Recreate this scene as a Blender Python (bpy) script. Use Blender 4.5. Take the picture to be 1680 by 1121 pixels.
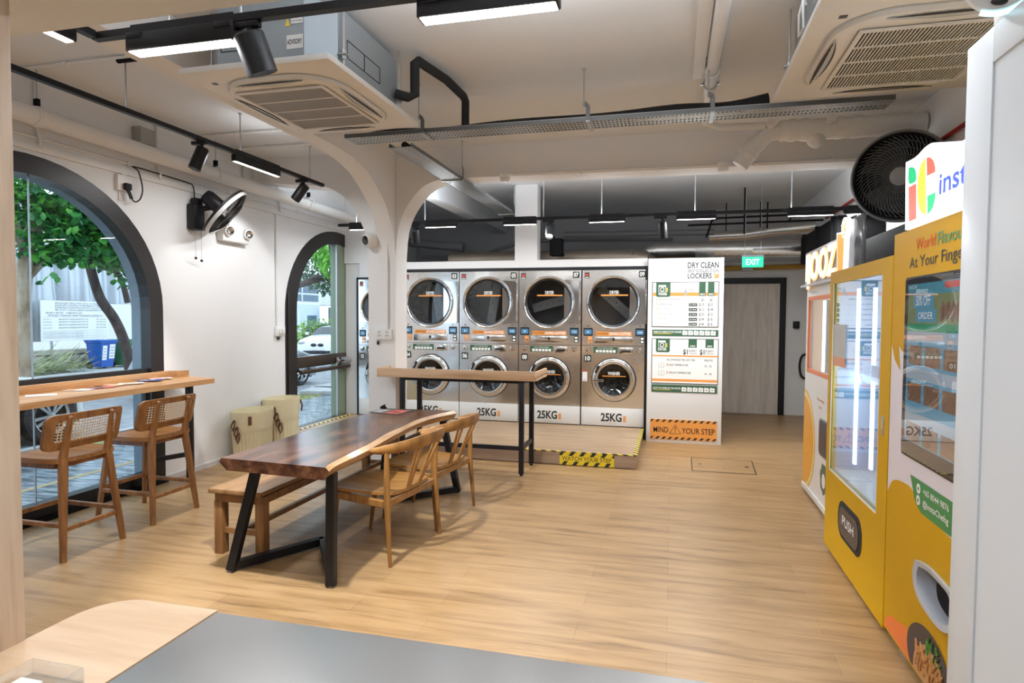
import bpy, bmesh, math, random
from mathutils import Vector as V, Matrix
from math import pi, sin, cos, sqrt, radians as RD
sc = bpy.context.scene
C = sc.collection
for o in list(bpy.data.objects): bpy.data.objects.remove(o)
# ---------------------------------------------------------------- camera
cam = bpy.data.objects.new('camera', bpy.data.cameras.new('camera')); C.objects.link(cam)
r0 = V((0.9691834586, 0.2462758933, 0.0056220917))     # right
r1 = V((0.0151824871, -0.0369382841, -0.9992022092))   # down
r2 = V((-0.2458717463, 0.9684956105, -0.0395390545))   # forward
M = Matrix((r0, -r1, -r2)).transposed().to_4x4()
M.translation = (0, 0, 1.6)
cam.matrix_world = M
cam.data.sensor_width = 36; cam.data.lens = 36 * 1030.997 / 1680
cam.data.clip_start = 0.02; cam.data.clip_end = 300
sc.camera = cam
# ---------------------------------------------------------------- sky and exposure
W = bpy.data.worlds.new('overcast_sky'); sc.world = W; W.use_nodes = True
nt = W.node_tree; bg = nt.nodes['Background']
sky = nt.nodes.new('ShaderNodeTexSky'); sky.sky_type = 'HOSEK_WILKIE'; sky.turbidity = 8; sky.ground_albedo = .4
sky.sun_direction = (-0.35, 0.25, 0.9)
mx = nt.nodes.new('ShaderNodeMix'); mx.data_type = 'RGBA'; mx.inputs[0].default_value = 0.9
mx.inputs[7].default_value = (0.72, 0.86, 1.0, 1)
nt.links.new(sky.outputs[0], mx.inputs[6]); nt.links.new(mx.outputs[2], bg.inputs[0])
bg.inputs[1].default_value = 2.3
sc.view_settings.view_transform = 'Standard'; sc.view_settings.look = 'None'
sc.view_settings.gamma = 1; sc.view_settings.use_curve_mapping = False
sc.view_settings.exposure = 0.36
cy = sc.cycles
cy.max_bounces = 10; cy.diffuse_bounces = 5; cy.glossy_bounces = 5; cy.transmission_bounces = 6; cy.transparent_max_bounces = 16
cy.caustics_reflective = False; cy.caustics_refractive = False; cy.sample_clamp_indirect = 6
LAMP_W = 8.6          # power of one short linear lamp
SPOT_W = 40.0
WARM = (0.97, 0.985, 1.0)
# ---------------------------------------------------------------- mesh builder
class MB:
    def __init__(s): s.v = []; s.f = []; s.mi = []; s.mats = []
    def m(s, mat):
        if mat not in s.mats: s.mats.append(mat)
        return s.mats.index(mat)
    def add(s, vs, fs, mat):
        b = len(s.v); k = s.m(mat)
        s.v += [tuple(v) for v in vs]
        for f in fs: s.f.append([b + i for i in f]); s.mi.append(k)
        return s
    def box(s, lo, hi, mat, bev=0.0, seg=2, mtx=None):
        x0, y0, z0 = [min(a, b) for a, b in zip(lo, hi)]; x1, y1, z1 = [max(a, b) for a, b in zip(lo, hi)]
        if bev > 0:
            bm = bmesh.new(); bmesh.ops.create_cube(bm, size=1)
            for v in bm.verts: v.co = V(((x0+x1)/2 + v.co.x*(x1-x0), (y0+y1)/2 + v.co.y*(y1-y0), (z0+z1)/2 + v.co.z*(z1-z0)))
            bev = min(bev, .49*min(x1-x0, y1-y0, z1-z0))
            bmesh.ops.bevel(bm, geom=bm.edges[:], offset=bev, segments=seg, affect='EDGES', profile=.5)
            bm.verts.index_update()
            vs = [v.co.copy() for v in bm.verts]; fs = [[v.index for v in f.verts] for f in bm.faces]; bm.free()
        else:
            vs = [V(p) for p in ((x0,y0,z0),(x1,y0,z0),(x1,y1,z0),(x0,y1,z0),(x0,y0,z1),(x1,y0,z1),(x1,y1,z1),(x0,y1,z1))]
            fs = [(3,2,1,0),(4,5,6,7),(0,1,5,4),(1,2,6,5),(2,3,7,6),(3,0,4,7)]
        if mtx is not None: vs = [mtx @ v for v in vs]
        return s.add(vs, fs, mat)
    def tube(s, pts, r, mat, n=10, caps=True, closed=False):
        pts = [V(p) for p in pts]; N = len(pts)
        rs = r if isinstance(r, (list, tuple)) else [r]*N
        tang = []
        for i in range(N):
            if closed: a, b = pts[i-1], pts[(i+1) % N]
            else: a, b = pts[max(i-1, 0)], pts[min(i+1, N-1)]
            tang.append((b-a).normalized())
        t = tang[0]; u = t.cross(V((0,0,1)))
        if u.length < 1e-3: u = t.cross(V((0,1,0)))
        u.normalize(); vs = []; fs = []
        for i in range(N):
            t = tang[i]; u = (u - t*u.dot(t))
            if u.length < 1e-6: u = t.orthogonal()
            u.normalize(); w = t.cross(u)
            for k in range(n):
                a = 2*pi*k/n; vs.append(pts[i] + (u*cos(a) + w*sin(a))*rs[i])
        for i in range(N if closed else N-1):
            j = (i+1) % N
            for k in range(n): fs.append((i*n+k, i*n+(k+1) % n, j*n+(k+1) % n, j*n+k))
        if caps and not closed: fs.append(list(range(n))[::-1]); fs.append([(N-1)*n+k for k in range(n)])
        return s.add(vs, fs, mat)
    def cyl(s, p0, p1, r, mat, n=18, r2=None): return s.tube([p0, p1], [r, r if r2 is None else r2], mat, n)
    def bar(s, p0, p1, w, h, mat, up=(0,0,1), w2=None, h2=None, bev=0):
        p0 = V(p0); p1 = V(p1); t = (p1-p0).normalized(); up = V(up)
        a = t.cross(up)
        if a.length < 1e-4: a = t.cross(V((1,0,0)))
        a.normalize(); b = a.cross(t).normalized()
        w2 = w if w2 is None else w2; h2 = h if h2 is None else h2
        if bev:
            def sec(p, w, h):
                q = min(bev, w*.4, h*.4); o = []
                for sx, sy in ((1,1),(-1,1),(-1,-1),(1,-1)):
                    c = [(sx*w/2, sy*(h/2-q)), (sx*(w/2-q), sy*h/2)]
                    if sx*sy < 0: c.reverse()
                    o += [p + a*x + b*y for x, y in c]
                return o
            vs = sec(p0, w, h) + sec(p1, w2, h2); n = 8
        else:
            vs = [p + a*x*ww/2 + b*y*hh/2 for p, ww, hh in ((p0, w, h), (p1, w2, h2)) for x, y in ((1,1),(-1,1),(-1,-1),(1,-1))]; n = 4
        fs = [(k, (k+1) % n, n+(k+1) % n, n+k) for k in range(n)] + [list(range(n))[::-1], list(range(n, 2*n))]
        return s.add(vs, fs, mat)
    def prism(s, pts, off, mat):
        pts = [V(p) for p in pts]; off = V(off); n = len(pts)
        vs = pts + [p+off for p in pts]
        fs = [list(range(n))[::-1], list(range(n, 2*n))] + [(k, (k+1) % n, n+(k+1) % n, n+k) for k in range(n)]
        return s.add(vs, fs, mat)
    def lathe(s, prof, org, axis, mat, n=40, caps=False):
        org = V(org); ax = V(axis).normalized(); u = ax.orthogonal().normalized(); w = ax.cross(u)
        vs = []; fs = []
        for r, t in prof:
            for k in range(n):
                a = 2*pi*k/n; vs.append(org + ax*t + (u*cos(a) + w*sin(a))*max(r, 1e-4))
        for i in range(len(prof)-1):
            for k in range(n): fs.append((i*n+k, i*n+(k+1) % n, (i+1)*n+(k+1) % n, (i+1)*n+k))
        if caps: fs.append(list(range(n))[::-1]); fs.append([(len(prof)-1)*n+k for k in range(n)])
        return s.add(vs, fs, mat)
    def sphere(s, c, r, mat, nu=16, nv=10, sc_=(1,1,1)):
        c = V(c); vs = []; fs = []
        for j in range(nv+1):
            th = pi*j/nv
            for i in range(nu):
                ph = 2*pi*i/nu; vs.append(c + V((r*sin(th)*cos(ph)*sc_[0], r*sin(th)*sin(ph)*sc_[1], r*cos(th)*sc_[2])))
        for j in range(nv):
            for i in range(nu): fs.append((j*nu+i, (j+1)*nu+i, (j+1)*nu+(i+1) % nu, j*nu+(i+1) % nu))
        return s.add(vs, fs, mat)
    def grid(s, fn, nu, nv, mat):
        vs = [fn(i/nu, j/nv) for j in range(nv+1) for i in range(nu+1)]
        fs = [(j*(nu+1)+i, j*(nu+1)+i+1, (j+1)*(nu+1)+i+1, (j+1)*(nu+1)+i) for j in range(nv) for i in range(nu)]
        return s.add(vs, fs, mat)
    def holeplate(s, x0, x1, z0, z1, y, cx, cz, r, mat, n=48, back=0.0):
        """front plate in the XZ plane at depth y with a round hole"""
        vs = []; fs = []
        for k in range(n):
            a = 2*pi*k/n; dx, dz = cos(a), sin(a)
            t = 1e9
            if dx > 1e-9: t = min(t, (x1-cx)/dx)
            if dx < -1e-9: t = min(t, (x0-cx)/dx)
            if dz > 1e-9: t = min(t, (z1-cz)/dz)
            if dz < -1e-9: t = min(t, (z0-cz)/dz)
            vs += [(cx+dx*r, y, cz+dz*r), (cx+dx*t, y, cz+dz*t)]
        for k in range(n):
            j = (k+1) % n; fs.append((2*k, 2*k+1, 2*j+1, 2*j))
        b = len(vs); vs += [(x0,y,z0),(x1,y,z0),(x1,y,z1),(x0,y,z1)]
        # corner triangles
        for ci, (px, pz) in enumerate(((x0,z0),(x1,z0),(x1,z1),(x0,z1))):
            ang = math.atan2(pz-cz, px-cx) % (2*pi); k = int(ang/(2*pi)*n) % n; j = (k+1) % n
            fs.append((2*k+1, b+ci, 2*j+1))
        return s.add(vs, fs, mat)
    def text(s, string, org, right, up, h, mat, align='L', sx=1.0, bold=0.0, lift=0.0008, width=None):
        vs, fs = glyphs(string, bold)
        if not vs: return s
        org = V(org); right = V(right).normalized(); up = V(up).normalized(); nrm = right.cross(up)
        xs = [v[0] for v in vs]; x0, x1 = min(xs), max(xs)
        k = h / 0.70
        kx = k*sx if width is None else width/(x1-x0)
        ox = {'L': x0, 'C': (x0+x1)/2, 'R': x1}[align]
        out = [org + right*((v[0]-ox)*kx) + up*(v[1]*k) + nrm*lift for v in vs]
        return s.add(out, fs, mat)
    def quad(s, org, right, up, w, h, mat, lift=0.0):
        org = V(org); r = V(right).normalized(); u = V(up).normalized(); o = org + r.cross(u)*lift
        return s.add([o, o+r*w, o+r*w+u*h, o+u*h], [(0,1,2,3)], mat)
    def poly(s, pts, mat): return s.add(pts, [list(range(len(pts)))], mat)
    def build(s, name, parent=None, smooth=35, loc=None):
        me = bpy.data.meshes.new(name)
        if loc is None and parent is None and s.v:
            xs, ys, zs = zip(*s.v); loc = ((min(xs)+max(xs))/2, (min(ys)+max(ys))/2, min(zs))
        loc = V(loc) if loc is not None else V((0,0,0))
        me.from_pydata([V(v)-loc for v in s.v], [], s.f)
        for m in s.mats: me.materials.append(m)
        me.polygons.foreach_set('material_index', s.mi)
        bm = bmesh.new(); bm.from_mesh(me); bmesh.ops.recalc_face_normals(bm, faces=bm.faces[:]); bm.to_mesh(me); bm.free()
        if smooth:
            me.polygons.foreach_set('use_smooth', [True]*len(me.polygons)); me.set_sharp_from_angle(angle=RD(smooth))
        me.update()
        o = bpy.data.objects.new(name, me); C.objects.link(o); o.location = loc
        if parent is not None: o.parent = parent
        return o
_gc = {}
def glyphs(string, bold=0.0):
    key = (string, bold)
    if key not in _gc:
        cu = bpy.data.curves.new('t', 'FONT'); cu.body = string; cu.size = 1.0; cu.resolution_u = 3; cu.offset = bold
        ob = bpy.data.objects.new('t', cu)
        me = bpy.data.meshes.new_from_object(ob)
        _gc[key] = ([tuple(v.co) for v in me.vertices], [list(p.vertices) for p in me.polygons])
        bpy.data.objects.remove(ob); bpy.data.curves.remove(cu); bpy.data.meshes.remove(me)
    return _gc[key]
def thing(name, label, cat, loc=(0,0,0), rz=0.0, group=None):
    o = bpy.data.objects.new(name, None); C.objects.link(o); o.empty_display_size = .1
    o.location = loc; o.rotation_euler = (0,0,rz); return tag(o, label, cat, group)
def tag(o, label=None, cat=None, group=None, kind=None):
    if label: o['label'] = label
    if cat: o['category'] = cat
    if group: o['group'] = group
    if kind: o['kind'] = kind
    return o
def struct(o): o['kind'] = 'structure'; return o
def kids(o): return [c for c in bpy.data.objects if c.parent == o]
def dup(root, label, loc=None, rz=None, parent=None):
    def cp(o, par):
        c = o.copy(); C.objects.link(c)
        if par: c.parent = par
        for k in kids(o): cp(k, c)
        return c
    r = cp(root, parent)
    if loc is not None: r.location = loc
    if rz is not None: r.rotation_euler = (0,0,rz)
    if label: r['label'] = label
    return r
def area(name, parent, loc, sx, sy, power, col=WARM, rot=(0,0,0), spread=pi):
    l = bpy.data.lights.new(name, 'AREA'); l.shape = 'RECTANGLE'; l.size = sx; l.size_y = sy; l.energy = power; l.color = col; l.spread = spread
    o = bpy.data.objects.new(name, l); C.objects.link(o); o.location = loc; o.rotation_euler = rot
    if parent: o.parent = parent
    return o
# ---------------------------------------------------------------- materials
def mat(name, col, rough=.5, metal=0.0, var=0.06, scale=8.0, bump=0.0, emit=None, es=0.0, spec=.5, stretch=(1,1,1), coat=0.0, rvar=0.0, aniso=0.0):
    m = bpy.data.materials.new(name); m.use_nodes = True; n = m.node_tree.nodes; L = m.node_tree.links
    b = n['Principled BSDF']; b.inputs['Roughness'].default_value = rough; b.inputs['Metallic'].default_value = metal
    b.inputs['Specular IOR Level'].default_value = spec; b.inputs['Coat Weight'].default_value = coat; b.inputs['Anisotropic'].default_value = aniso
    c = list(col)+[1]
    tc = n.new('ShaderNodeTexCoord'); mp = n.new('ShaderNodeMapping'); mp.inputs['Scale'].default_value = stretch
    L.new(tc.outputs['Object'], mp.inputs[0])
    nz = n.new('ShaderNodeTexNoise'); nz.inputs['Scale'].default_value = scale; nz.inputs['Detail'].default_value = 3
    L.new(mp.outputs[0], nz.inputs['Vector'])
    mx = n.new('ShaderNodeMix'); mx.data_type = 'RGBA'; mx.inputs[6].default_value = [x*(1-var) for x in col]+[1]; mx.inputs[7].default_value = [min(1, x*(1+var)) for x in col]+[1]
    L.new(nz.outputs['Fac'], mx.inputs[0]); L.new(mx.outputs[2], b.inputs['Base Color'])
    if rvar:
        mr = n.new('ShaderNodeMapRange'); mr.inputs[3].default_value = max(0, rough-rvar); mr.inputs[4].default_value = rough+rvar
        L.new(nz.outputs['Fac'], mr.inputs[0]); L.new(mr.outputs[0], b.inputs['Roughness'])
    if bump:
        bp = n.new('ShaderNodeBump'); bp.inputs['Strength'].default_value = bump; bp.inputs['Distance'].default_value = .01
        L.new(nz.outputs['Fac'], bp.inputs['Height']); L.new(bp.outputs[0], b.inputs['Normal'])
    if emit:
        b.inputs['Emission Color'].default_value = list(emit)+[1]; b.inputs['Emission Strength'].default_value = es
    return m
def ramp(n, stops):
    r = n.new('ShaderNodeValToRGB'); e = r.color_ramp.elements
    while len(e) < len(stops): e.new(.5)
    for k, (p, c) in enumerate(stops): e[k].position = p; e[k].color = list(c)+[1]
    return r
def wood(name, stops, axis=0, scale=1.0, rough=.45, grain=14.0, coat=0.0, bump=.08, spec=.5):
    """long grain along the given object axis"""
    m = bpy.data.materials.new(name); m.use_nodes = True; n = m.node_tree.nodes; L = m.node_tree.links
    b = n['Principled BSDF']; b.inputs['Roughness'].default_value = rough; b.inputs['Coat Weight'].default_value = coat; b.inputs['Coat Roughness'].default_value = .08
    b.inputs['Specular IOR Level'].default_value = spec
    tc = n.new('ShaderNodeTexCoord'); mp = n.new('ShaderNodeMapping')
    s_ = [grain*scale]*3; s_[axis] = scale*.9; mp.inputs['Scale'].default_value = s_
    L.new(tc.outputs['Object'], mp.inputs[0])
    nz = n.new('ShaderNodeTexNoise'); nz.inputs['Scale'].default_value = 1.6; nz.inputs['Detail'].default_value = 6; nz.inputs['Roughness'].default_value = .62; nz.inputs['Distortion'].default_value = .5
    L.new(mp.outputs[0], nz.inputs['Vector'])
    r = ramp(n, stops); L.new(nz.outputs['Fac'], r.inputs[0]); L.new(r.outputs[0], b.inputs['Base Color'])
    bp = n.new('ShaderNodeBump'); bp.inputs['Strength'].default_value = bump; bp.inputs['Distance'].default_value = .004
    L.new(nz.outputs['Fac'], bp.inputs['Height']); L.new(bp.outputs[0], b.inputs['Normal'])
    return m
def glass(name, tint=(.93,.97,1.0), refl=1.0, rough=0.0, ior=1.45):
    m = bpy.data.materials.new(name); m.use_nodes = True; n = m.node_tree.nodes; L = m.node_tree.links
    for x in list(n):
        if x.type == 'BSDF_PRINCIPLED': n.remove(x)
    out = [x for x in n if x.type == 'OUTPUT_MATERIAL'][0]
    t = n.new('ShaderNodeBsdfTransparent'); t.inputs[0].default_value = list(tint)+[1]
    g = n.new('ShaderNodeBsdfGlossy'); g.inputs['Roughness'].default_value = rough; g.inputs[0].default_value = (1,1,1,1)
    lw = n.new('ShaderNodeLayerWeight'); lw.inputs[0].default_value = .5      # Facing = 1 - |cos|, the same from both sides
    pw = n.new('ShaderNodeMath'); pw.operation = 'POWER'; pw.inputs[1].default_value = 5; L.new(lw.outputs['Facing'], pw.inputs[0])
    mu = n.new('ShaderNodeMath'); mu.operation = 'MULTIPLY_ADD'; mu.use_clamp = True
    r0_ = ((ior-1)/(ior+1))**2; mu.inputs[1].default_value = (1-r0_)*min(1, refl); mu.inputs[2].default_value = r0_*refl
    mx = n.new('ShaderNodeMixShader'); L.new(pw.outputs[0], mu.inputs[0]); L.new(mu.outputs[0], mx.inputs[0]); L.new(t.outputs[0], mx.inputs[1]); L.new(g.outputs[0], mx.inputs[2]); L.new(mx.outputs[0], out.inputs[0])
    return m
def stripes(name, c1, c2, period, duty=.5, direction=(1,0,1), rough=.45):
    m = bpy.data.materials.new(name); m.use_nodes = True; n = m.node_tree.nodes; L = m.node_tree.links
    b = n['Principled BSDF']; b.inputs['Roughness'].default_value = rough
    tc = n.new('ShaderNodeTexCoord'); d = n.new('ShaderNodeVectorMath'); d.operation = 'DOT_PRODUCT'; d.inputs[1].default_value = direction
    L.new(tc.outputs['Object'], d.inputs[0])
    q = n.new('ShaderNodeMath'); q.operation = 'DIVIDE'; q.inputs[1].default_value = period; L.new(d.outputs['Value'], q.inputs[0])
    fr = n.new('ShaderNodeMath'); fr.operation = 'FRACT'; L.new(q.outputs[0], fr.inputs[0])
    gt = n.new('ShaderNodeMath'); gt.operation = 'GREATER_THAN'; gt.inputs[1].default_value = duty; L.new(fr.outputs[0], gt.inputs[0])
    mx = n.new('ShaderNodeMix'); mx.data_type = 'RGBA'; mx.inputs[6].default_value = list(c1)+[1]; mx.inputs[7].default_value = list(c2)+[1]
    L.new(gt.outputs[0], mx.inputs[0]); L.new(mx.outputs[2], b.inputs['Base Color'])
    return m
def perf(name, col, pitch, hole, axes=(0,1), metal=.8, rough=.4, slot=1.0):
    """perforated sheet: holes cut by transparency in object space"""
    m = bpy.data.materials.new(name); m.use_nodes = True; n = m.node_tree.nodes; L = m.node_tree.links
    b = n['Principled BSDF']; b.inputs['Base Color'].default_value = list(col)+[1]; b.inputs['Metallic'].default_value = metal; b.inputs['Roughness'].default_value = rough
    out = [x for x in n if x.type == 'OUTPUT_MATERIAL'][0]
    tc = n.new('ShaderNodeTexCoord'); sp = n.new('ShaderNodeSeparateXYZ'); L.new(tc.outputs['Object'], sp.inputs[0])
    def mth(op, a, v=None, b_=None):
        q = n.new('ShaderNodeMath'); q.operation = op; L.new(a, q.inputs[0])
        if b_ is not None: L.new(b_, q.inputs[1])
        elif v is not None: q.inputs[1].default_value = v
        return q.outputs[0]
    ds = []
    for i, ax in enumerate(axes):
        p = pitch*(slot if i == 0 else 1)
        q = mth('FRACT', mth('DIVIDE', sp.outputs[ax], p)); q = mth('ABSOLUTE', mth('SUBTRACT', q, .5))
        ds.append(mth('LESS_THAN', q, hole/2))
    h = mth('MULTIPLY', ds[0], b_=ds[1])
    t = n.new('ShaderNodeBsdfTransparent'); mx = n.new('ShaderNodeMixShader')
    L.new(h, mx.inputs[0]); L.new(b.outputs[0], mx.inputs[1]); L.new(t.outputs[0], mx.inputs[2]); L.new(mx.outputs[0], out.inputs[0])
    return m
def wall_paint(name, col, rough=.75):
    return mat(name, col, rough, var=.02, scale=3.0, bump=.03, spec=.3)
WHITE = wall_paint('white_wall_paint', (.80,.805,.81))
CEIL = wall_paint('ceiling_paint', (.77,.80,.83))
PIPE = mat('painted_pipe', (.77,.77,.76), .5, var=.03)
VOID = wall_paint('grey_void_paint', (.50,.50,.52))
BLACK = mat('black_powder_coat', (.008,.008,.010), .42, var=.2, spec=.35)
BLACKM = mat('black_matt', (.008,.008,.009), .7, var=.2, spec=.12)
RUBBER = mat('black_rubber', (.014,.014,.015), .75, var=.2, bump=.1, scale=60)
DKFRAME = mat('dark_bronze_aluminium', (.028,.026,.026), .38, metal=.3, var=.1)
BRFRAME = mat('brown_aluminium', (.075,.055,.042), .35, metal=.4, var=.1)
REVEAL = mat('blue_grey_render', (.16,.22,.27), .7, var=.05)
GREENPOST = mat('grey_green_post', (.25,.31,.22), .45, metal=.1, var=.05)
GALV = mat('galvanised_steel', (.52,.54,.55), .35, metal=.9, var=.12, scale=30)
SILVER = mat('silver_duct_foil', (.80,.79,.77), .26, metal=1.0, var=.06, scale=14, bump=.2)
CHROME = mat('chrome', (.78,.78,.79), .08, metal=1.0, var=.02)
STEEL = mat('polished_stainless', (.74,.73,.71), .17, metal=1.0, var=.05, scale=5, rvar=.05)
STEELP = mat('dented_stainless_panel', (.80,.79,.775), .19, metal=1.0, var=.03, scale=3.2, bump=.45)
BRUSH = mat('brushed_stainless_top', (.50,.50,.50), .36, metal=1.0, var=.03, scale=9, stretch=(12,1,1), rvar=.02)
PLASTIC = mat('white_plastic', (.80,.80,.79), .35, var=.03)
PLASTW = mat('cassette_white_plastic', (.78,.77,.74), .4, var=.02)
GREYBODY = mat('grey_galvanised_casing', (.33,.37,.40), .45, metal=.35, var=.05)
GRILLE_D = mat('dark_grille_slot', (.03,.03,.032), .6)
INK = mat('black_ink', (.02,.022,.02), .5)
INKW = mat('white_print', (.85,.85,.83), .5)
INKG = mat('dark_green_print', (.035,.105,.055), .5)
INKO = mat('orange_print', (.78,.30,.06), .5)
INKGREY = mat('grey_print', (.35,.35,.34), .5)
INKR = mat('red_print', (.62,.07,.05), .5)
PAPER = mat('white_board', (.84,.84,.81), .5, var=.01)
LAMPE = mat('led_diffuser', (.9,.9,.88), .5, emit=(1,.96,.9), es=9.0)
# ---------------------------------------------------------------- room shell
ZC = 3.39; XL = -4.70; XR = 2.2; YB = 11.13
def floor_mat():
    m = bpy.data.materials.new('oak_vinyl_planks'); m.use_nodes = True; n = m.node_tree.nodes; L = m.node_tree.links
    b = n['Principled BSDF']; b.inputs['Roughness'].default_value = .36; b.inputs['Specular IOR Level'].default_value = .45
    tc = n.new('ShaderNodeTexCoord')
    br = n.new('ShaderNodeTexBrick'); br.offset = .37; br.inputs['Scale'].default_value = 1.0
    br.inputs['Brick Width'].default_value = 1.22; br.inputs['Row Height'].default_value = .19; br.inputs['Mortar Size'].default_value = .0013
    br.inputs['Color1'].default_value = (.35,.35,.35,1); br.inputs['Color2'].default_value = (.65,.65,.65,1); br.inputs['Mortar'].default_value = (0,0,0,1)
    L.new(tc.outputs['Object'], br.inputs['Vector'])
    mp = n.new('ShaderNodeMapping'); mp.inputs['Scale'].default_value = (.9, 9.5, 1); L.new(tc.outputs['Object'], mp.inputs[0])
    nz = n.new('ShaderNodeTexNoise'); nz.inputs['Scale'].default_value = 1.7; nz.inputs['Detail'].default_value = 7; nz.inputs['Roughness'].default_value = .62; nz.inputs['Distortion'].default_value = .6
    L.new(mp.outputs[0], nz.inputs['Vector'])
    ad = n.new('ShaderNodeMix'); ad.data_type = 'RGBA'; ad.inputs[0].default_value = .28
    L.new(nz.outputs['Fac'], ad.inputs[6]); L.new(br.outputs['Color'], ad.inputs[7])
    r = ramp(n, [(.30, (.14,.076,.030)), (.40, (.265,.155,.066)), (.50, (.345,.21,.094)), (.60, (.39,.243,.113)), (.75, (.45,.292,.142))])
    L.new(ad.outputs[2], r.inputs[0]); L.new(r.outputs[0], b.inputs['Base Color'])
    bp = n.new('ShaderNodeBump'); bp.inputs['Strength'].default_value = .06; bp.inputs['Distance'].default_value = .003
    L.new(nz.outputs['Fac'], bp.inputs['Height']); L.new(bp.outputs[0], b.inputs['Normal'])
    return m
FLOOR = floor_mat()
struct(MB().box((XL-.26,-2.2,-.1), (XR+.2,YB+.2,0), FLOOR).build('floor', loc=(0,0,0)))
struct(MB().box((XL-.26,-2.2,ZC), (XR+.2,YB+.2,ZC+.15), CEIL).build('ceiling'))
# --- left wall with two round-headed openings
def arch_pts(y0, a, zs, rise, n=28):
    return [(y0 - a*cos(pi*k/n), zs + rise*sin(pi*k/n)) for k in range(n+1)]
W1 = dict(y0=3.70, a=1.28, zs=1.65, rise=1.15); W2 = dict(y0=8.21, a=1.27, zs=1.65, rise=1.15)
def wall_with_arches():
    mb = MB(); x0, x1 = XL, XL-.20
    ys = [-2.2, 11.3]; prof = []
    def q(a, b): mb.add(a, [b], WHITE)
    seg = []; cur = -2.2
    for w in (W1, W2):
        p = arch_pts(**w); seg.append((cur, p[0][0], None)); seg.append((p[0][0], p[-1][0], p)); cur = p[-1][0]
    seg.append((cur, 11.3, None))
    for ya, yb, p in seg:
        cols = [((ya, 0), (yb, 0))] if p is None else list(zip(p[:-1], p[1:]))
        for (u, z0), (v, z1) in cols:
            for x in (x0, x1): mb.add([(x,u,z0),(x,v,z1),(x,v,ZC),(x,u,ZC)], [(0,1,2,3)], WHITE)
            if p is not None: mb.add([(x0,u,z0),(x0,v,z1),(x1,v,z1),(x1,u,z0)], [(0,1,2,3)], REVEAL)
        if p is not None:
            for u, z in (p[0], p[-1]): mb.add([(x0,u,0),(x0,u,z),(x1,u,z),(x1,u,0)], [(0,1,2,3)], REVEAL)
    return mb
struct(wall_with_arches().build('wall_left', loc=(XL,0,0), smooth=0))
def arch_frame(mb, w, a_in, r_in, x0, x1, m, z0=0.0, ysel=None):
    po = arch_pts(**w); pi_ = arch_pts(w['y0'], a_in, w['zs'], r_in)
    po = [(w['y0']-w['a'], z0)] + po + [(w['y0']+w['a'], z0)]; pi_ = [(w['y0']-a_in, z0)] + pi_ + [(w['y0']+a_in, z0)]
    for k in range(len(po)-1):
        a, b, c, d = po[k], po[k+1], pi_[k+1], pi_[k]
        vs = [(x, *p) for x in (x0, x1) for p in (a, b, c, d)]
        mb.add(vs, [(0,1,2,3),(7,6,5,4),(0,4,5,1),(1,5,6,2),(2,6,7,3),(3,7,4,0)], m)
GLASS = glass('window_glass', (.86,.93,.97), refl=1.0)
def pane_pts(w, a, r, x, z0):
    return [(x, w['y0']-a, z0)] + [(x, y, z) for y, z in arch_pts(w['y0'], a, w['zs'], r)] + [(x, w['y0']+a, z0)]
win = thing('window_1', None, None, (XL, 3.7, 0)); struct(win)
def at(mb, name, parent, base, **k):
    mb.v = [tuple(V(v)-V(base)) for v in mb.v]; return mb.build(name, parent, **k)
b1 = (XL, 3.7, 0)
mb = MB(); arch_frame(mb, W1, 1.13, 1.0, XL+.012, XL-.10, DKFRAME)
at(mb, 'window_frame', win, b1)
mb = MB(); mb.box((XL+.01,2.42,.03),(XL-.10,4.98,.13), BLACK).box((XL-.02,2.56,1.05),(XL-.07,4.84,1.10), DKFRAME)
mb.box((XL-.12,2.42,-.06),(XL+.05,4.98,.028), BLACKM)
at(mb, 'window_rail', win, b1)
mb = MB(); mb.box((XL-.045,3.757,.13),(XL-.060,3.763,2.66), GREYBODY)
at(mb, 'window_mullion', win, b1)
mb = MB(); p = pane_pts(W1, 1.13, 1.0, XL-.05, .10); mb.poly(p, GLASS)
at(mb, 'window_pane', win, b1, smooth=0)
mb = MB(); arch_frame(mb, W1, 1.132, 1.002, XL-.10, XL-.205, REVEAL); at(mb, 'window_reveal', win, b1)
# --- glass door in the far arch
dr = thing('door_1', None, None, (XL, 8.21, 0)); struct(dr); b2 = (XL, 8.21, 0)
mb = MB(); arch_frame(mb, W2, 1.03, .98, XL+.012, XL-.10, DKFRAME); mb.box((XL+.004,6.96,.0),(XL-.08,8.46,.14), DKFRAME)
mb.box((XL+.03,6.97,.3),(XL+.012,7.0,1.9), DKFRAME, bev=.004)
at(mb, 'door_frame', dr, b2)
mb = MB(); mb.box((XL-.01,8.235,.0),(XL-.12,8.50,2.72), GREENPOST); mb.box((XL-.01,8.225,.0),(XL-.03,8.237,2.72), GALV)
at(mb, 'door_post', dr, b2)
mb = MB(); mb.box((XL+.004,7.10,.905),(XL-.07,8.47,1.055), BRFRAME, bev=.006)
mb.bar((XL+.075,7.16,.86),(XL+.075,8.42,.86),.045,.05, BRFRAME, bev=.012); mb.bar((XL+.075,7.12,.895),(XL+.075,8.44,.895),.012,.008, CHROME)  # thin chrome strip stands in for the highlight along the rail
at(mb, 'push_bar', dr, b2)
mb = MB(); mb.box((XL+.01,8.13,.90),(XL+.05,8.50,1.0), CHROME, bev=.012); mb.cyl((XL+.03,8.2,.95),(XL+.10,8.2,.95),.018, CHROME); mb.bar((XL+.09,8.16,.955),(XL+.09,8.46,.955),.02,.03, CHROME, bev=.006)
at(mb, 'door_lock', dr, b2)
mb = MB(); mb.poly(pane_pts(W2, 1.03, .98, XL-.05, .12), GLASS)
at(mb, 'door_pane', dr, b2, smooth=0)
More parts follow.
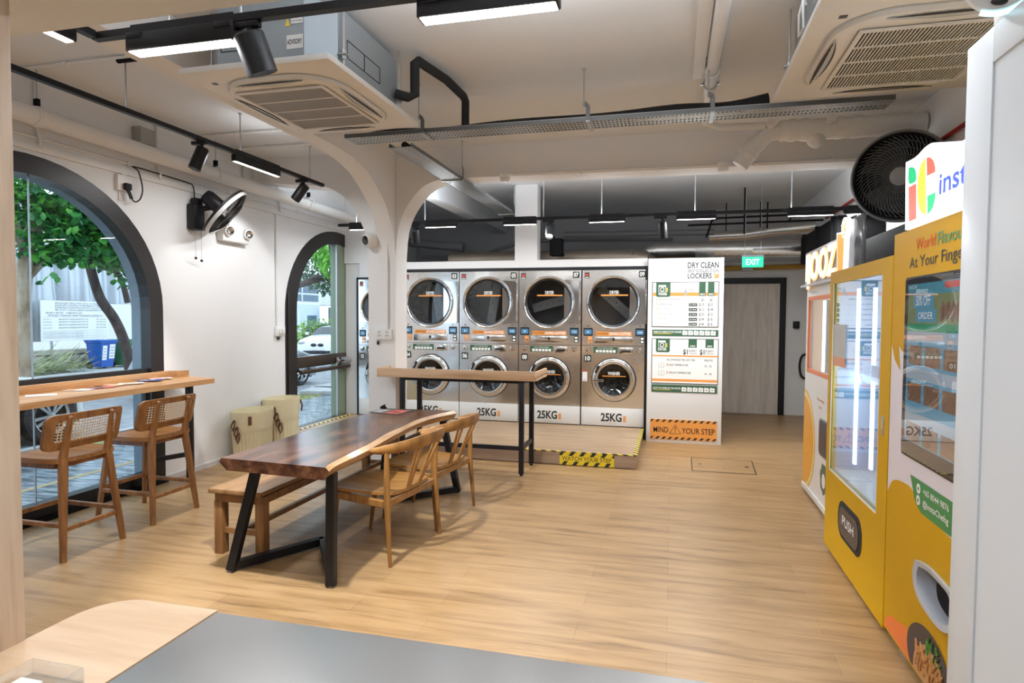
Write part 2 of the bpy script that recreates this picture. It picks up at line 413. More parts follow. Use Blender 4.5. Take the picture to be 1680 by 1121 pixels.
mb = MB(); arch_frame(mb, W2, 1.06, 1.0, XL-.10, XL-.205, REVEAL); at(mb, 'door_reveal', dr, b2)
# --- other walls
struct(MB().box((XR,-2.2,0),(XR+.15,YB+.2,ZC), WHITE).build('wall_right'))
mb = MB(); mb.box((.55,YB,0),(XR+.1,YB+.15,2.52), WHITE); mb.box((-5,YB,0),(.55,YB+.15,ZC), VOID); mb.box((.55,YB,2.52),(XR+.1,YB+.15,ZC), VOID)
struct(mb.build('wall_back'))
struct(MB().box((XL-.25,-2.35,0),(XR+.15,-2.2,ZC), WHITE).build('wall_front'))
# machine room front wall: band over the machines, posts, side panel
mb = MB(); YM = 8.374
mb.box((XL,8.46,0),(-4.46,8.60,2.37), WHITE)
mb.box((-4.46,8.42,2.15),(-3.76,8.58,2.37), WHITE)
mb.box((-3.755,8.38,2.265),(-.315,8.58,2.37), WHITE)
mb.box((-2.095,8.38,2.37),(-1.782,8.58,ZC), WHITE)
mb.box((-4.70,8.42,2.37),(-4.20,8.58,ZC), WHITE)
mb.box((-.30,8.25,0),(.622,8.32,2.352), WHITE, bev=.002)
mb.box((.52,8.32,0),(.615,YB,2.352), WHITE)
struct(mb.build('wall_machine'))
mb = MB(); mb.box((-3.76,8.376,2.225),(-.315,8.40,2.268), BLACK); mb.box((-.338,8.35,0),(-.3,8.42,2.268), BLACK)
mb.box((-4.48,8.376,.14),(-4.452,8.42,2.16), BLACK); mb.box((-4.48,8.376,2.13),(-3.76,8.42,2.16), BLACK)
struct(mb.build('trim_1'))
# column and beams with arches
def arch_wall(mb, tz, ztop, fn, m):
    for (t0, z0), (t1, z1) in zip(tz[:-1], tz[1:]):
        vs = [fn(t, z, d) for d in (0, 1) for t, z in ((t0, z0), (t1, z1), (t1, ztop), (t0, ztop))]
        mb.add(vs, [(0,1,2,3),(7,6,5,4),(0,4,5,1)], m)
    for t, z in (tz[0], tz[-1]):
        mb.add([fn(t,z,0),fn(t,ztop,0),fn(t,ztop,1),fn(t,z,1)], [(0,1,2,3)], m)
def smoothp(P, n=6):
    out = []
    for i in range(len(P)-1):
        p0, p1, p2, p3 = P[max(i-1,0)], P[i], P[i+1], P[min(i+2,len(P)-1)]
        for k in range(n):
            t = k/n; out.append(tuple(.5*(2*p1[j]+(p2[j]-p0[j])*t+(2*p0[j]-5*p1[j]+4*p2[j]-p3[j])*t*t+(3*p1[j]-p0[j]-3*p2[j]+p3[j])*t**3) for j in range(len(p1))))
    out.append(tuple(P[-1])); return out
XCL, XCR, YC0, YC1 = -3.245, -2.922, 6.34, 6.64
mb = MB(); mb.box((XCL,YC0,0),(XCR,YC1,ZC), WHITE); struct(mb.build('column'))
prof = [(-2.0,3.11),(5.0,3.112)] + smoothp([(5.0,3.112),(5.35,3.09),(5.66,3.025),(5.84,2.94),(6.0,2.845),(6.13,2.73),(6.24,2.57),(6.31,2.40),(6.341,2.15)])[1:]
mb = MB(); arch_wall(mb, prof, ZC, lambda t,z,d: (-3.115 if d else XCR, t, z), WHITE)
arch_wall(mb, [(6.64,2.3)]+smoothp([(6.64,2.3),(6.68,2.6),(6.85,2.9),(7.15,3.08),(7.6,3.11)])[1:]+[(11.1,3.11)], ZC, lambda t,z,d: (-3.115 if d else XCR, t, z), CEIL)
struct(mb.build('beam_long'))
mb = MB()
arch_wall(mb, smoothp([(XCR+.001,2.25),(-2.892,2.53),(-2.80,2.76),(-2.62,2.97),(-2.42,3.05),(-2.2,3.055)])+[(XR,3.02)], ZC, lambda t,z,d: (t, YC1 if d else YC0, z), WHITE)
arch_wall(mb, [(XL,3.15),(-4.3,3.09)]+smoothp([(-4.3,3.09),(-3.95,3.062),(-3.743,3.03),(-3.518,2.90),(-3.386,2.73),(-3.298,2.547),(XCL,2.40)])[1:], ZC, lambda t,z,d: (t, YC1 if d else YC0, z), WHITE)
struct(mb.build('beam_cross'))
mb = MB(); mb.box((2.0,-2,2.78),(XR+.01,YB,ZC), WHITE); struct(mb.build('beam_right'))
# raised platform under the machines
PLAT = wood('platform_vinyl', [(.3,(.25,.155,.085)),(.5,(.40,.265,.152)),(.7,(.48,.33,.205))], 0, .9, .4, 14)
RISER = wood('platform_riser', [(.3,(.25,.17,.115)),(.5,(.36,.25,.175)),(.7,(.42,.30,.21))], 0, .9, .45, 14)
mb = MB(); mb.box((XL+.03,6.68,.005),(-.345,9.2,.143), RISER)
mb.add([(XL+.03,6.68,.1435),(-.345,6.68,.1435),(-.345,8.5,.1435),(XL+.03,8.5,.1435)], [(0,1,2,3)], PLAT)
plat = struct(mb.build('trim_2', loc=(0,6.68,0)))
HAZ = stripes('yellow_black_tape', (.78,.62,.05), (.02,.02,.02), .11, .5, (1,1,0))
mb = MB(); mb.box((-4.4,6.674,.138),(-.34,6.70,.1465), HAZ); mb.box((-.375,6.70,.1436),(-.33,8.36,.147), HAZ)
tag(mb.build('hazard_tape'), 'yellow and black tape edging the raised platform', 'tape')
mb = MB(); mb.box((-4.60,6.70,.1437),(-4.55,8.36,.147), HAZ)
tag(mb.build('hazard_tape'), 'yellow and black tape along the platform side next to the glass door', 'tape')
# skirting
mb = MB(); mb.box((XL,4.985,0),(XL+.012,6.93,.05), mat('pale_skirting', (.66,.66,.67), .5)); struct(mb.build('baseboard_left'))
# grey exit door
DOORW = wood('grey_laminate_door', [(.3,(.55,.50,.44)),(.5,(.68,.62,.55)),(.7,(.76,.70,.63))], 2, 1.0, .5, 10)
d2 = thing('door_2', None, None, (1.2,YB,0)); struct(d2)
mb = MB(); mb.box((.50,-.02,2.17),(.61,.02,2.26), BLACK)
mb = MB(); mb.box((-.62,-.045,2.165),(.61,.0,2.265), BLACK); mb.box((.515,-.045,0),(.61,.0,2.165), BLACK); mb.build('door_frame', d2)
mb = MB(); mb.box((-.62,-.03,.005),(.515,.0,2.165), DOORW); mb.build('door_leaf', d2)
# kiosk we look out of: jamb, soffit, open white door
JAMB = wood('pale_oak_jamb', [(.3,(.38,.27,.18)),(.5,(.52,.39,.28)),(.7,(.60,.47,.35))], 2, 1.0, .5, 9)
mb = MB(); mb.box((-2.1,.94,0),(-1.297,1.0,2.322), JAMB, bev=.006); struct(mb.build('trim_3'))
mb = MB(); mb.box((-2.4,1.22,2.325),(1.5,1.30,ZC), CEIL); mb.box((-2.4,-2.0,2.325),(1.5,1.22,2.40), CEIL); struct(mb.build('trim_4'))
WDOOR = mat('white_lacquer_panel', (.72,.77,.82), .32, var=.01, scale=2)
d3 = thing('door_3', None, None, (.85,1.4,0)); struct(d3)
mb = MB(); mb.box((.006,-.76,.02),(.045,.80,2.41), WDOOR); mb.build('door_leaf', d3)
mb = MB(); mb.box((0,.64,.02),(.02,.80,2.41), WDOOR, bev=.002); mb.box((0,-.76,2.31),(.02,.64,2.41), WDOOR, bev=.002); mb.box((0,-.76,.02),(.02,.64,.16), WDOOR, bev=.002)
mb.build('door_stile', d3)
t = thing('fill_downlight', 'added round lamp in the kiosk ceiling, unseen, lighting the jamb', 'fill_downlight', (-.35,.15,2.32)); mb = MB(); mb.lathe([(.001,-.004),(.075,-.004)], (0,0,0), (0,0,1), LAMPE, 24); mb.build('diffuser', t); mb = MB(); mb.lathe([(.075,-.002),(.09,-.008),(.095,.0)], (0,0,0), (0,0,1), PLASTIC, 24); mb.build('trim_ring', t)  # unseen lamp added to brighten the jamb and soffit
l = bpy.data.lights.new('lamp_light', 'AREA'); l.shape = 'DISK'; l.size = .14; l.energy = 22; l.color = WARM; o = bpy.data.objects.new('lamp_light', l); C.objects.link(o); o.parent = t; o.location = (0,0,-.012)
# ---------------------------------------------------------------- stacked machines
DARKGL = glass('dark_door_glass', (.40,.42,.44), refl=1.2, ior=1.5)
DRUM = perf('perforated_drum', (.62,.62,.62), .03, .5, (0,2), .9, .35)
DRUMB = mat('dark_drum_back', (.16,.16,.165), .4, metal=.6, var=.2)
LIFTER = mat('drum_lifter', (.62,.62,.58), .35, metal=.7)
SCREEN = mat('blue_lcd', (.03,.09,.16), .15, emit=(.12,.35,.6), es=.35)
GASKET = mat('black_gasket', (.015,.015,.017), .3, var=.2)
NUMPL = mat('charcoal_number_plate', (.03,.042,.038), .5, spec=.2)
KICK = mat('pale_grey_kick_panel', (.74,.75,.74), .4, var=.01)
RX, UZ = V((1,0,0)), V((0,0,1))
def roundrect(x0, x1, z0, z1, r, n=5):
    P = []
    for cx, cz, a0 in ((x1-r,z1-r,0),(x0+r,z1-r,90),(x0+r,z0+r,180),(x1-r,z0+r,270)):
        for k in range(n+1):
            a = RD(a0 + 90*k/n); P.append((cx+r*cos(a), cz+r*sin(a)))
    return P
def plateXZ(mb, x0, x1, z0, z1, y0, y1, m, r=.012):
    mb.prism([(x, y0, z) for x, z in roundrect(x0, x1, z0, z1, r)], (0, y1-y0, 0), m)
def disc_y(mb, cx, cz, y, r, m, n=48):
    mb.poly([(cx+r*cos(2*pi*k/n), y, cz+r*sin(2*pi*k/n)) for k in range(n)], m)
def make_stack(cx, n_dry, n_wash, cap, small, label, w=.857, rs=1.0, lifter=40, sub='EXTRA LOAD'):
    t = thing('stacked_washer_dryer', label, 'laundry machine', (cx, 8.374, .143), 0, 'stacked washers and dryers along the back wall')
    hs = w/.857; h = w/2; Z = lambda z: (z-.143)*small
    X = lambda x: x*hs
    y = 0.0
    cxd, czd, rd = X(-.012), Z(1.796), .355*rs
    cxw, czw, rw = X(.004), Z(.773), .290*rs
    mb = MB()
    mb.holeplate(-h+.004, h-.004, Z(1.225), Z(2.222), 0, cxd, czd, rd*.86, STEELP)
    mb.holeplate(-h+.004, h-.004, Z(.398), Z(1.220), 0, cxw, czw, rw*.74, STEELP)
    mb.box((-h,.012,0),(-h+.01,.75,Z(2.225)), GREYBODY).box((h-.01,.012,0),(h,.75,Z(2.225)), GREYBODY).box((-h,.012,Z(2.215)),(h,.75,Z(2.225)), GREYBODY).box((-h,.74,0),(h,.75,Z(2.22)), GREYBODY)
    mb.box((-h,.003,0),(-h+.004,.02,Z(2.225)), BLACK).box((h-.004,.003,0),(h,.02,Z(2.225)), BLACK)
    mb.box((-h+.004,.001,Z(1.2195)),(h-.004,.01,Z(1.2255)), GASKET).box((-h,.02,Z(1.20)),(h,.74,Z(1.22)), GREYBODY)
    mb.build('cabinet', t, smooth=20)
    mb = MB(); mb.box((-h+.004,-.004,.012),(h-.004,.02,Z(.397)), KICK, bev=.003)
    xk = X(-.161)
    mb.text(cap+'KG', (xk,-.004,Z(.218)), RX, UZ, .104*small, INK, width=X(.276), bold=.03)
    for k in range(4): mb.quad((X(.132),-.004,Z(.215)+k*.02), RX, UZ, X(.038), .017, INKO, .0008)
    mb.text(sub, (X(-.01),-.004,Z(.181)), RX, UZ, .012, INKGREY, 'C')
    mb.box((-h+.02,.002,0),(h-.02,.5,.014), BLACK)
    mb.build('kick_panel', t)
    # dryer
    d = MB()
    d.lathe([(rd*.845,.02),(rd*.83,-.012),(rd*.86,-.022),(rd*.90,-.028)], (cxd,0,czd), (0,1,0), GASKET, 56)
    d.lathe([(rd*.90,-.028),(rd*.915,-.04),(rd*.96,-.048),(rd*1.0,-.036),(rd*1.015,-.01),(rd*1.015,.0)], (cxd,0,czd), (0,1,0), CHROME, 56)
    dd = d.build('dryer_door', t, smooth=50)
    mb = MB(); mb.prism([(X(.20),-.016,Z(2.095)),(X(.405),-.016,Z(2.082)),(X(.405),-.016,Z(1.515)),(X(.20),-.016,Z(1.492))], (0,.013,0), CHROME)
    mb.box((X(.402),-.03,Z(1.51)),(X(.418),-.004,Z(2.085)), CHROME, bev=.004)
    mb.build('hinge_plate', dd)
    mb = MB(); disc_y(mb, cxd, czd, -.014, rd*.86, DARKGL); mb.build('dryer_glass', dd, smooth=0)
    mb = MB()
    mb.text('DRYER', (cxd+.012*hs,-.0145,Z(1.903)), RX, UZ, .046*small, INKW, 'C', width=.12*hs, bold=.02)
    mb.quad((cxd-.16*hs,-.0145,Z(1.880)), RX, UZ, .35*hs, .018, INKO, .0008)
    mb.build('dryer_lettering', dd, smooth=0)
    mb = MB()
    mb.lathe([(rd*.84,.02),(rd*.95,.10),(rd*.98,.52)], (cxd,0,czd), (0,1,0), DRUM, 48); disc_y(mb, cxd, czd, .53, rd*1.0, DRUMB)
    mb.build('drum', t, smooth=50)
    mb = MB(); a = RD(lifter); dx, dz = cos(a), sin(a)
    c = V((cxd,.32,czd)); u = V((dx,0,dz)); mb.bar(c-u*.30*rs, c+u*.28*rs, .13*rs, .012, LIFTER, up=(0,1,0), bev=.004)
    for k in range(5): disc_y(mb, cxd+dx*(k-2)*.09+(.02 if k % 2 else -.02)*dz, czd+dz*(k-2)*.09, .312, .008, GASKET, 8)
    mb.build('drum_lifter', t)
    for i, (x0, x1) in enumerate(((-.402,-.280),(.278,.397))):
        mb = MB(); plateXZ(mb, X(x0), X(x1), Z(1.350), Z(1.456), -.006, .0, GASKET); mb.quad((X(x0)+.012,-.0065,Z(1.370)), RX, UZ, X(x1-x0)-.024, .064*small, SCREEN, .0005)
        mb.text('4:00' if i else '$1', (X((x0+x1)/2),-.0075,Z(1.39)), RX, UZ, .024, INKW, 'C', bold=.01)
        mb.cyl((X((x0+x1)/2),.0,Z(1.482)),(X((x0+x1)/2),-.008,Z(1.482)),.008, GASKET, 10)
        mb.build('display', t)
    mb = MB(); mb.quad((X(-.237),-.001,Z(1.353)), RX, UZ, X(.468), .056*small, INKO, .0006)
    mb.text('DO NOT OVERLOAD', (X(-.225),-.0018,Z(1.374)), RX, UZ, .016, INK, width=X(.15), bold=.02)
    mb.text('DRYING CLOTHES', (X(-.06),-.0018,Z(1.366)), RX, UZ, .034, INKW, width=X(.275), bold=.03); mb.build('sticker', t, smooth=0)
    mb = MB(); mb.box((X(-.256),-.007,Z(1.255)),(X(.249),.004,Z(1.345)), STEEL, bev=.003); mb.cyl((X(-.004),-.004,Z(1.312)),(X(-.004),-.014,Z(1.312)),.016, GASKET, 12); mb.box((X(-.016),-.010,Z(1.285)),(X(.006),-.004,Z(1.31)), GASKET)
    mb.build('lint_drawer', t)
    mb = MB(); mb.box((X(-.36),-.004,Z(1.25)),(X(-.342),.0,Z(1.34)), STEEL); plateXZ(mb, X(-.345), X(-.287), Z(1.256), Z(1.342), -.005, 0, INKO, .008)
    mb.text('25c', (X(-.316),-.0055,Z(1.315)), RX, UZ, .016, INKW, 'C'); mb.quad((X(-.335),-.0052,Z(1.268)), RX, UZ, X(.038), .03, STEEL, .0005); mb.build('coin_slot', t)
    mb = MB(); plateXZ(mb, X(.338), X(.395), Z(1.255), Z(1.345), -.005, 0, NUMPL, .006)
    for k in range(2): mb.quad((X(.348),-.0053,Z(1.265+.042*k)), RX, UZ, X(.037), .026*small, INKW, .0005)
    mb.box((X(.30),-.004,Z(1.27)),(X(.312),0,Z(1.34)), STEEL); mb.build('card_reader', t)
    mb = MB(); plateXZ(mb, X(-.396), X(-.333), Z(2.117), Z(2.192), -.003, 0, INK, .004)
    mb.poly([(X(-.386),-.0036,Z(2.178)),(X(-.386),-.0036,Z(2.146)),(X(-.372),-.0036,Z(2.146)),(X(-.365),-.0036,Z(2.158)),(X(-.357),-.0036,Z(2.146)),(X(-.343),-.0036,Z(2.146)),(X(-.343),-.0036,Z(2.178)),(X(-.357),-.0036,Z(2.178)),(X(-.365),-.0036,Z(2.166)),(X(-.372),-.0036,Z(2.178))], INKR)
    mb.quad((X(-.386),-.0036,Z(2.124)), RX, UZ, X(.043), .010, INKW, .0004); mb.build('maker_badge', t)
    mb = MB(); plateXZ(mb, X(.313), X(.400), Z(2.122), Z(2.206), -.003, 0, NUMPL, .012); mb.text(n_dry, (X(.3565),-.003,Z(2.138)), RX, UZ, .052*small, INKW, 'C', width=.062*hs, bold=.035); mb.build('number_plate', t)
    # washer
    d = MB()
    d.lathe([(rw*.70,.03),(rw*.69,-.03),(rw*.73,-.046)], (cxw,0,czw), (0,1,0), CHROME, 56)
    d.lathe([(rw*.73,-.046),(rw*.80,-.05),(rw*.93,-.044),(rw*.975,-.03),(rw*.985,-.004)], (cxw,0,czw), (0,1,0), STEEL, 56)
    d.lathe([(rw*.985,-.012),(rw*1.01,-.014),(rw*1.015,.0)], (cxw,0,czw), (0,1,0), GASKET, 56)
    wd = d.build('washer_door', t, smooth=50)
    mb = MB(); mb.lathe([(rw*.70,-.022),(rw*.5,-.006),(rw*.25,.012),(.001,.02)], (cxw,0,czw), (0,1,0), DARKGL, 48); mb.build('washer_glass', wd, smooth=60)
    mb = MB(); mb.lathe([(rw*.73,.03),(rw*.60,.05),(rw*.56,.10),(rw*.9,.12),(rw*.9,.45)], (cxw,0,czw), (0,1,0), GASKET, 40); disc_y(mb, cxw, czw, .46, rw*.95, DRUMB)
    for k in range(9):
        a = RD(200+17*k); mb.sphere((cxw+rw*.60*cos(a), .045, czw+rw*.60*sin(a)), .012, CHROME, 8, 5, (1.4,.5,.7))
    mb.build('door_seal', wd, smooth=50)
    mb = MB(); mb.text('WASHER', (cxw+.004,-.0235,Z(.836)), RX, UZ, .042*small, INKW, 'C', width=.16*hs, bold=.02); mb.quad((cxw-.15*hs,-.0235,Z(.815)), RX, UZ, .31*hs, .010, INKO, .0004); mb.build('washer_lettering', wd, smooth=0)
    mb = MB(); mb.bar((X(-.262),-.058,Z(.760)),(X(-.12),-.072,Z(.762)), .022, .030, CHROME, up=(0,0,1), bev=.006); mb.cyl((X(-.245),-.04,Z(.76)),(X(-.245),-.07,Z(.76)),.020, CHROME, 14)
    mb.bar((X(-.232),-.052,Z(.86)),(X(-.19),-.052,Z(.955)), .03, .008, GASKET, up=(0,1,0)); mb.build('door_handle', wd)
    mb = MB()
    for z in (.70,.86): mb.cyl((X(.236),-.04,Z(z)),(X(.236),-.056,Z(z)),.014, CHROME, 12)
    mb.build('hinge', wd)
    mb = MB(); plateXZ(mb, X(-.390), X(-.298), Z(1.003), Z(1.097), -.003, 0, NUMPL, .014); mb.text(n_wash, (X(-.344),-.003,Z(1.022)), RX, UZ, .056*small, INKW, 'C', width=.066*hs, bold=.035); mb.build('number_plate', t)
    for x0, x1 in ((-.389,-.292),(.287,.394)):
        mb = MB(); plateXZ(mb, X(x0), X(x1), Z(1.128), Z(1.205), -.004, 0, STEEL, .008); mb.lathe([(.030,-.004),(.030,-.016),(.012,-.018),(.010,-.008),(.001,-.008)], (X((x0+x1)/2),0,Z(1.166)), (0,1,0), CHROME, 20); mb.build('coin_knob', t, smooth=40)
    mb = MB(); mb.quad((X(-.269),-.001,Z(1.123)), RX, UZ, X(.316), .081*small, INKG, .0006); mb.text('HOW TO OPERATE WASHER', (X(-.111),-.0016,Z(1.180)), RX, UZ, .014, INKW, 'C', width=X(.20), bold=.01)
    for k in range(6): mb.quad((X(-.237+.045*k),-.0016,Z(1.132)), RX, UZ, X(.036), .034*small, INKW, .0004)
    mb.build('instruction_label', t, smooth=0)
    mb = MB(); mb.box((X(.075),-.010,Z(1.116)),(X(.251),.003,Z(1.204)), STEEL, bev=.004); mb.box((X(.104),-.0125,Z(1.138)),(X(.219),-.009,Z(1.164)), GASKET); mb.build('soap_drawer', t)
    return t
LB = 'steel machine %s under dryer %s, %s'
s1 = make_stack(-3.3215,'03','04','25',1.0,'steel dryer 03 over washer 04, half behind the high bar and beside the column', lifter=100)
make_stack(-2.4625,'05','06','25',1.0,'steel dryer 05 over washer 06, between machines 03 and 07', lifter=80)
make_stack(-1.603,'07','08','25',1.0,'steel dryer 07 over washer 08, behind the right end of the high bar', lifter=15)
s9 = make_stack(-.737,'09','10','25',1.0,'steel dryer 09 over washer 10, rightmost stack next to the price boards', lifter=-42)
mb = MB(); mb.quad((-.414,-.002,.600), RX, UZ, .066, .125, INKW, .0006); mb.quad((-.414,-.0022,.735), RX, UZ, .066, .014, INKR, .0008); mb.quad((-.40,-.0024,.618), RX, UZ, .04, .006, mat('blue_print',(.05,.12,.5),.5), .001)
tag(mb.build('care_note', s9, smooth=0), 'small white note taped beside the washer door')
make_stack(-4.105,'01','02','16',.955,'narrower dryer 01 over washer 02, left of the column', w=.69, rs=.80, lifter=60, sub='REGULAR LOAD')
# ---------------------------------------------------------------- boards on the white side panel (face at y 8.25)
YP = 8.25
def panel_board(name, label, cat, x0, x1, z0, z1, fill, border=None, group=None):
    t = thing(name, label, cat, ((x0+x1)/2, YP, z0), 0, group)
    mb = MB(); mb.box((x0-(x0+x1)/2,-.006,0),(x1-(x0+x1)/2,0,z1-z0), border or fill)
    if border: mb.quad((x0-(x0+x1)/2+.008,-.006,.008), RX, UZ, x1-x0-.016, z1-z0-.016, fill, .0006)
    mb.build('board', t); return t, (lambda x: x-(x0+x1)/2), (lambda z: z-z0)
def logo_tab(mb, X, Z, x0, x1, z0, z1, word):
    P = roundrect(x0, x1, z0, z1+.03, .025); P = [(x, min(z, z1)) for x, z in P]
    mb.prism([(X(x), -.0075, Z(z)) for x, z in P], (0,.001,0), INKG)
    cx = (x0+x1)/2-.012; s = (x1-x0)
    mb.quad((X(cx-.26*s),-.0078,Z(z0+.34*s)), RX, UZ, .52*s, .52*s, INKW, .0005); mb.quad((X(cx-.23*s),-.0082,Z(z0+.37*s)), RX, UZ, .46*s, .34*s, INKG, .0006)
    n = 20; mb.poly([(X(cx+.15*s*cos(2*pi*k/n)), -.0092, Z(z0+.54*s+.15*s*sin(2*pi*k/n))) for k in range(n)], INKW)
    mb.poly([(X(cx+.10*s*cos(2*pi*k/n)), -.0096, Z(z0+.54*s+.10*s*sin(2*pi*k/n))) for k in range(n)], INKG)
    mb.quad((X(cx+.29*s),-.0078,Z(z0+.36*s)), RX, UZ, .09*s, .3*s, mat_yel, .0005)
    mb.text(word, (X((x0+x1)/2-.006),-.0078,Z(z0+.13*s)), RX, UZ, .16*s, INKW, 'C', width=.62*s, bold=.03)
mat_yel = mat("yellow_print", (.8,.58,.06), .5); mat_pk = mat("pale_orange_print", (.85,.55,.40), .5)
t, X, Z = panel_board('price_board', 'washer price board with green tabs and five wash prices, upper of two boards', 'price board', -.250, .565, 1.480, 2.051, PAPER, INK, 'price boards on the white side panel')
mb = MB(); mb.quad((X(-.238),-.0066,Z(1.873)), RX, UZ, .789, .044, INKO, .0004); logo_tab(mb, X, Z, -.199, -.022, 1.861, 2.043, 'WASHER')
for x0, x1, s in ((.327,.406,'16KG'),(.432,.510,'25KG')):
    mb.quad((X(x0),-.0072,Z(1.872)), RX, UZ, x1-x0, .171, INKG, .0006); mb.text(s, (X((x0+x1)/2),-.0082,Z(1.883)), RX, UZ, .024, INKW, 'C', width=.062, bold=.02)
mb.text('FREE', (X(.190),-.0072,Z(1.934)), RX, UZ, .034, INK, width=.066); mb.text('DETERGENT', (X(.190),-.0072,Z(1.916)), RX, UZ, .010, INK, width=.066)
mb.prism([(X(x),-.0074,Z(z)) for x, z in ((.146,1.88),(.180,1.88),(.180,1.935),(.169,1.95),(.169,1.975),(.157,1.975),(.157,1.95),(.146,1.935))], (0,.0006,0), INKGREY)
rows = [('PRE-WASH (DRUM RINSE)','$1','$1',0),('NORMAL WASH','$10','$12',1),('HOT WASH','$12','$14',1),('DELICATES WASH','$10','$12',1),('DEEP WASH','$14','$16',1),('BEDDING','$14','$16',1)]
for k, (nm, a, b, bd) in enumerate(rows):
    z = 1.808-.0613*k
    mb.text(nm, (X(-.168),-.0068,Z(z+.012)), RX, UZ, .021, INK, sx=.82); wn = .0155*len(nm)
    mb.quad((X(-.168+wn+.02),-.0068,Z(z+.014)), RX, UZ, max(.05,.30-wn*.9-.03), .0022, INKGREY, .0004)
    mb.quad((X(-.199),-.0068,Z(z-.004)), RX, UZ, .018, .046, mat_pk, .0004)
    if bd: mb.quad((X(.206),-.0068,Z(z-.005)), RX, UZ, .102, .040, NUMPL, .0004); mb.text('30 MINS', (X(.257),-.0076,Z(z+.006)), RX, UZ, .017, INKW, 'C', width=.08)
    mb.text(a, (X(.388),-.0068,Z(z)), RX, UZ, .038, INK, 'R', sx=.72, bold=.015); mb.text(b, (X(.494),-.0068,Z(z)), RX, UZ, .038, INK, 'R', sx=.72, bold=.015)
mb.build('print', t, smooth=0)
def op_strip(z0, z1, word, label):
    t, X, Z = panel_board('instruction_strip', label, 'instruction strip', -.241, .567, z0, z1, INKG, None, 'green instruction strips')
    mb = MB(); mb.text('HOW TO OPERATE THE '+word, (X(-.222),-.0064,Z(z0+.040)), RX, UZ, .021, INKW, width=.345, bold=.02); mb.quad((X(-.222),-.0064,Z(z0+.026)), RX, UZ, .22, .006, mat_yel, .0004)
    for k in range(6):
        x = .134+.0685*k; mb.quad((X(x),-.0064,Z(z0+.013)), RX, UZ, .058, .052, PAPER, .0005); mb.quad((X(x+.02),-.0070,Z(z0+.03)), RX, UZ, .018, .016, INKGREY, .0006); mb.quad((X(x+.008),-.0064,Z(z0+.067)), RX, UZ, .018, .004, INKW, .0004)
    mb.build('print', t, smooth=0)
op_strip(1.366, 1.446, 'WASHER', 'green strip of washer instructions between the two price boards')
t, X, Z = panel_board('price_board', 'dryer price board charging one dollar, lower of two boards', 'price board', -.244, .572, .758, 1.333, PAPER, INK, 'price boards on the white side panel')
mb = MB(); logo_tab(mb, X, Z, -.192, -.018, 1.157, 1.326, 'DRYER')
for x0, x1, s in ((.209,.312,'16KG'),(.415,.515,'25KG')):
    mb.quad((X(x0),-.0068,Z(1.220)), RX, UZ, x1-x0, .106, INKG, .0005); mb.text(s, (X((x0+x1)/2),-.0076,Z(1.230)), RX, UZ, .022, INKW, 'C', width=.06, bold=.02)
for x0, mn in ((.145,'6 MINUTES'),(.348,'5 MINUTES')):
    mb.text('$1', (X(x0),-.0068,Z(1.136)), RX, UZ, .062, INK, width=.056, bold=.02); mb.text('EVERY', (X(x0+.068),-.0068,Z(1.164)), RX, UZ, .030, INK, width=.10); mb.text(mn, (X(x0+.068),-.0068,Z(1.138)), RX, UZ, .016, INK, width=.10)
mb.quad((X(-.234),-.0068,Z(1.104)), RX, UZ, .80, .018, INKO, .0004); mb.quad((X(-.234),-.0068,Z(.787)), RX, UZ, .80, .030, INKO, .0004)
mb.text('RECOMMENDED MIN. DRY TIME', (X(-.055),-.0068,Z(1.050)), RX, UZ, .026, INK, width=.345); mb.text('MINUTES', (X(.455),-.0068,Z(1.050)), RX, UZ, .026, INK, 'C', width=.10)
for z, nm, mn in ((.985,'HIGH TEMPERATURE','30 - 35'),(.886,'MEDIUM TEMPERATURE','40 - 48')):
    mb.text(nm, (X(-.030),-.0068,Z(z)), RX, UZ, .026, INK, sx=.70); mb.text(mn, (X(.45),-.0068,Z(z-.006)), RX, UZ, .024, INK, 'C', sx=.9); mb.quad((X(-.056),-.0068,Z(z-.006)), RX, UZ, .012, .04, INKO, .0004)
    P = roundrect(-.156,-.084,z-.026,z+.034,.008); Pi = roundrect(-.152,-.088,z-.022,z+.030,.006)
    mb.poly([(X(x),-.0070,Z(q)) for x, q in P], INKGREY); mb.poly([(X(x),-.0074,Z(q)) for x, q in Pi], PAPER); mb.quad((X(-.122),-.0076,Z(z-.012)), RX, UZ, .006, .03, INKGREY, .0004)
mb.build('print', t, smooth=0)
op_strip(.648, .742, 'DRYER', 'green strip of dryer instructions below the lower price board')
t, X, Z = panel_board('warning_sign', 'orange MIND YOUR STEP sign with black striped edges', 'warning sign', -.249, .571, .040, .296, mat('orange_sign', (.80,.33,.07), .45))
mb = MB(); UP = V((-.006,0,1))
for z0, z1 in ((.262,.294),(.042,.074)):
    for k in range(11):
        x = -.235+.0775*k; mb.poly([(X(max(-.247,x-.030)),-.0068,Z(z0)),(X(min(.57,x+.004)),-.0068,Z(z0)),(X(min(.57,x+.034)),-.0068,Z(z1)),(X(x),-.0068,Z(z1))], INK)
mb.text('MIND', (X(-.207),-.0068,Z(.128)), RX, UZ, .072, INK, width=.185, bold=.004); mb.text('YOUR STEP', (X(.145),-.0068,Z(.124)), RX, UZ, .072, INK, width=.40, bold=.006)
tri = [(-.010,.114),(.138,.114),(.064,.236)]
mb.poly([(X(x),-.0068,Z(z)) for x, z in tri], INK); cxx, czz = .064,.155
mb.poly([(X(cxx+(x-cxx)*.87),-.0074,Z(czz+(z-czz)*.87)) for x, z in tri], bpy.data.materials['orange_sign'])
mb.prism([(X(.058),-.008,Z(.205)),(X(.070),-.008,Z(.205)),(X(.067),-.008,Z(.150)),(X(.061),-.008,Z(.150))], (0,.0005,0), INK); mb.quad((X(.059),-.0075,Z(.132)), RX, UZ, .010, .010, INK, .0006)
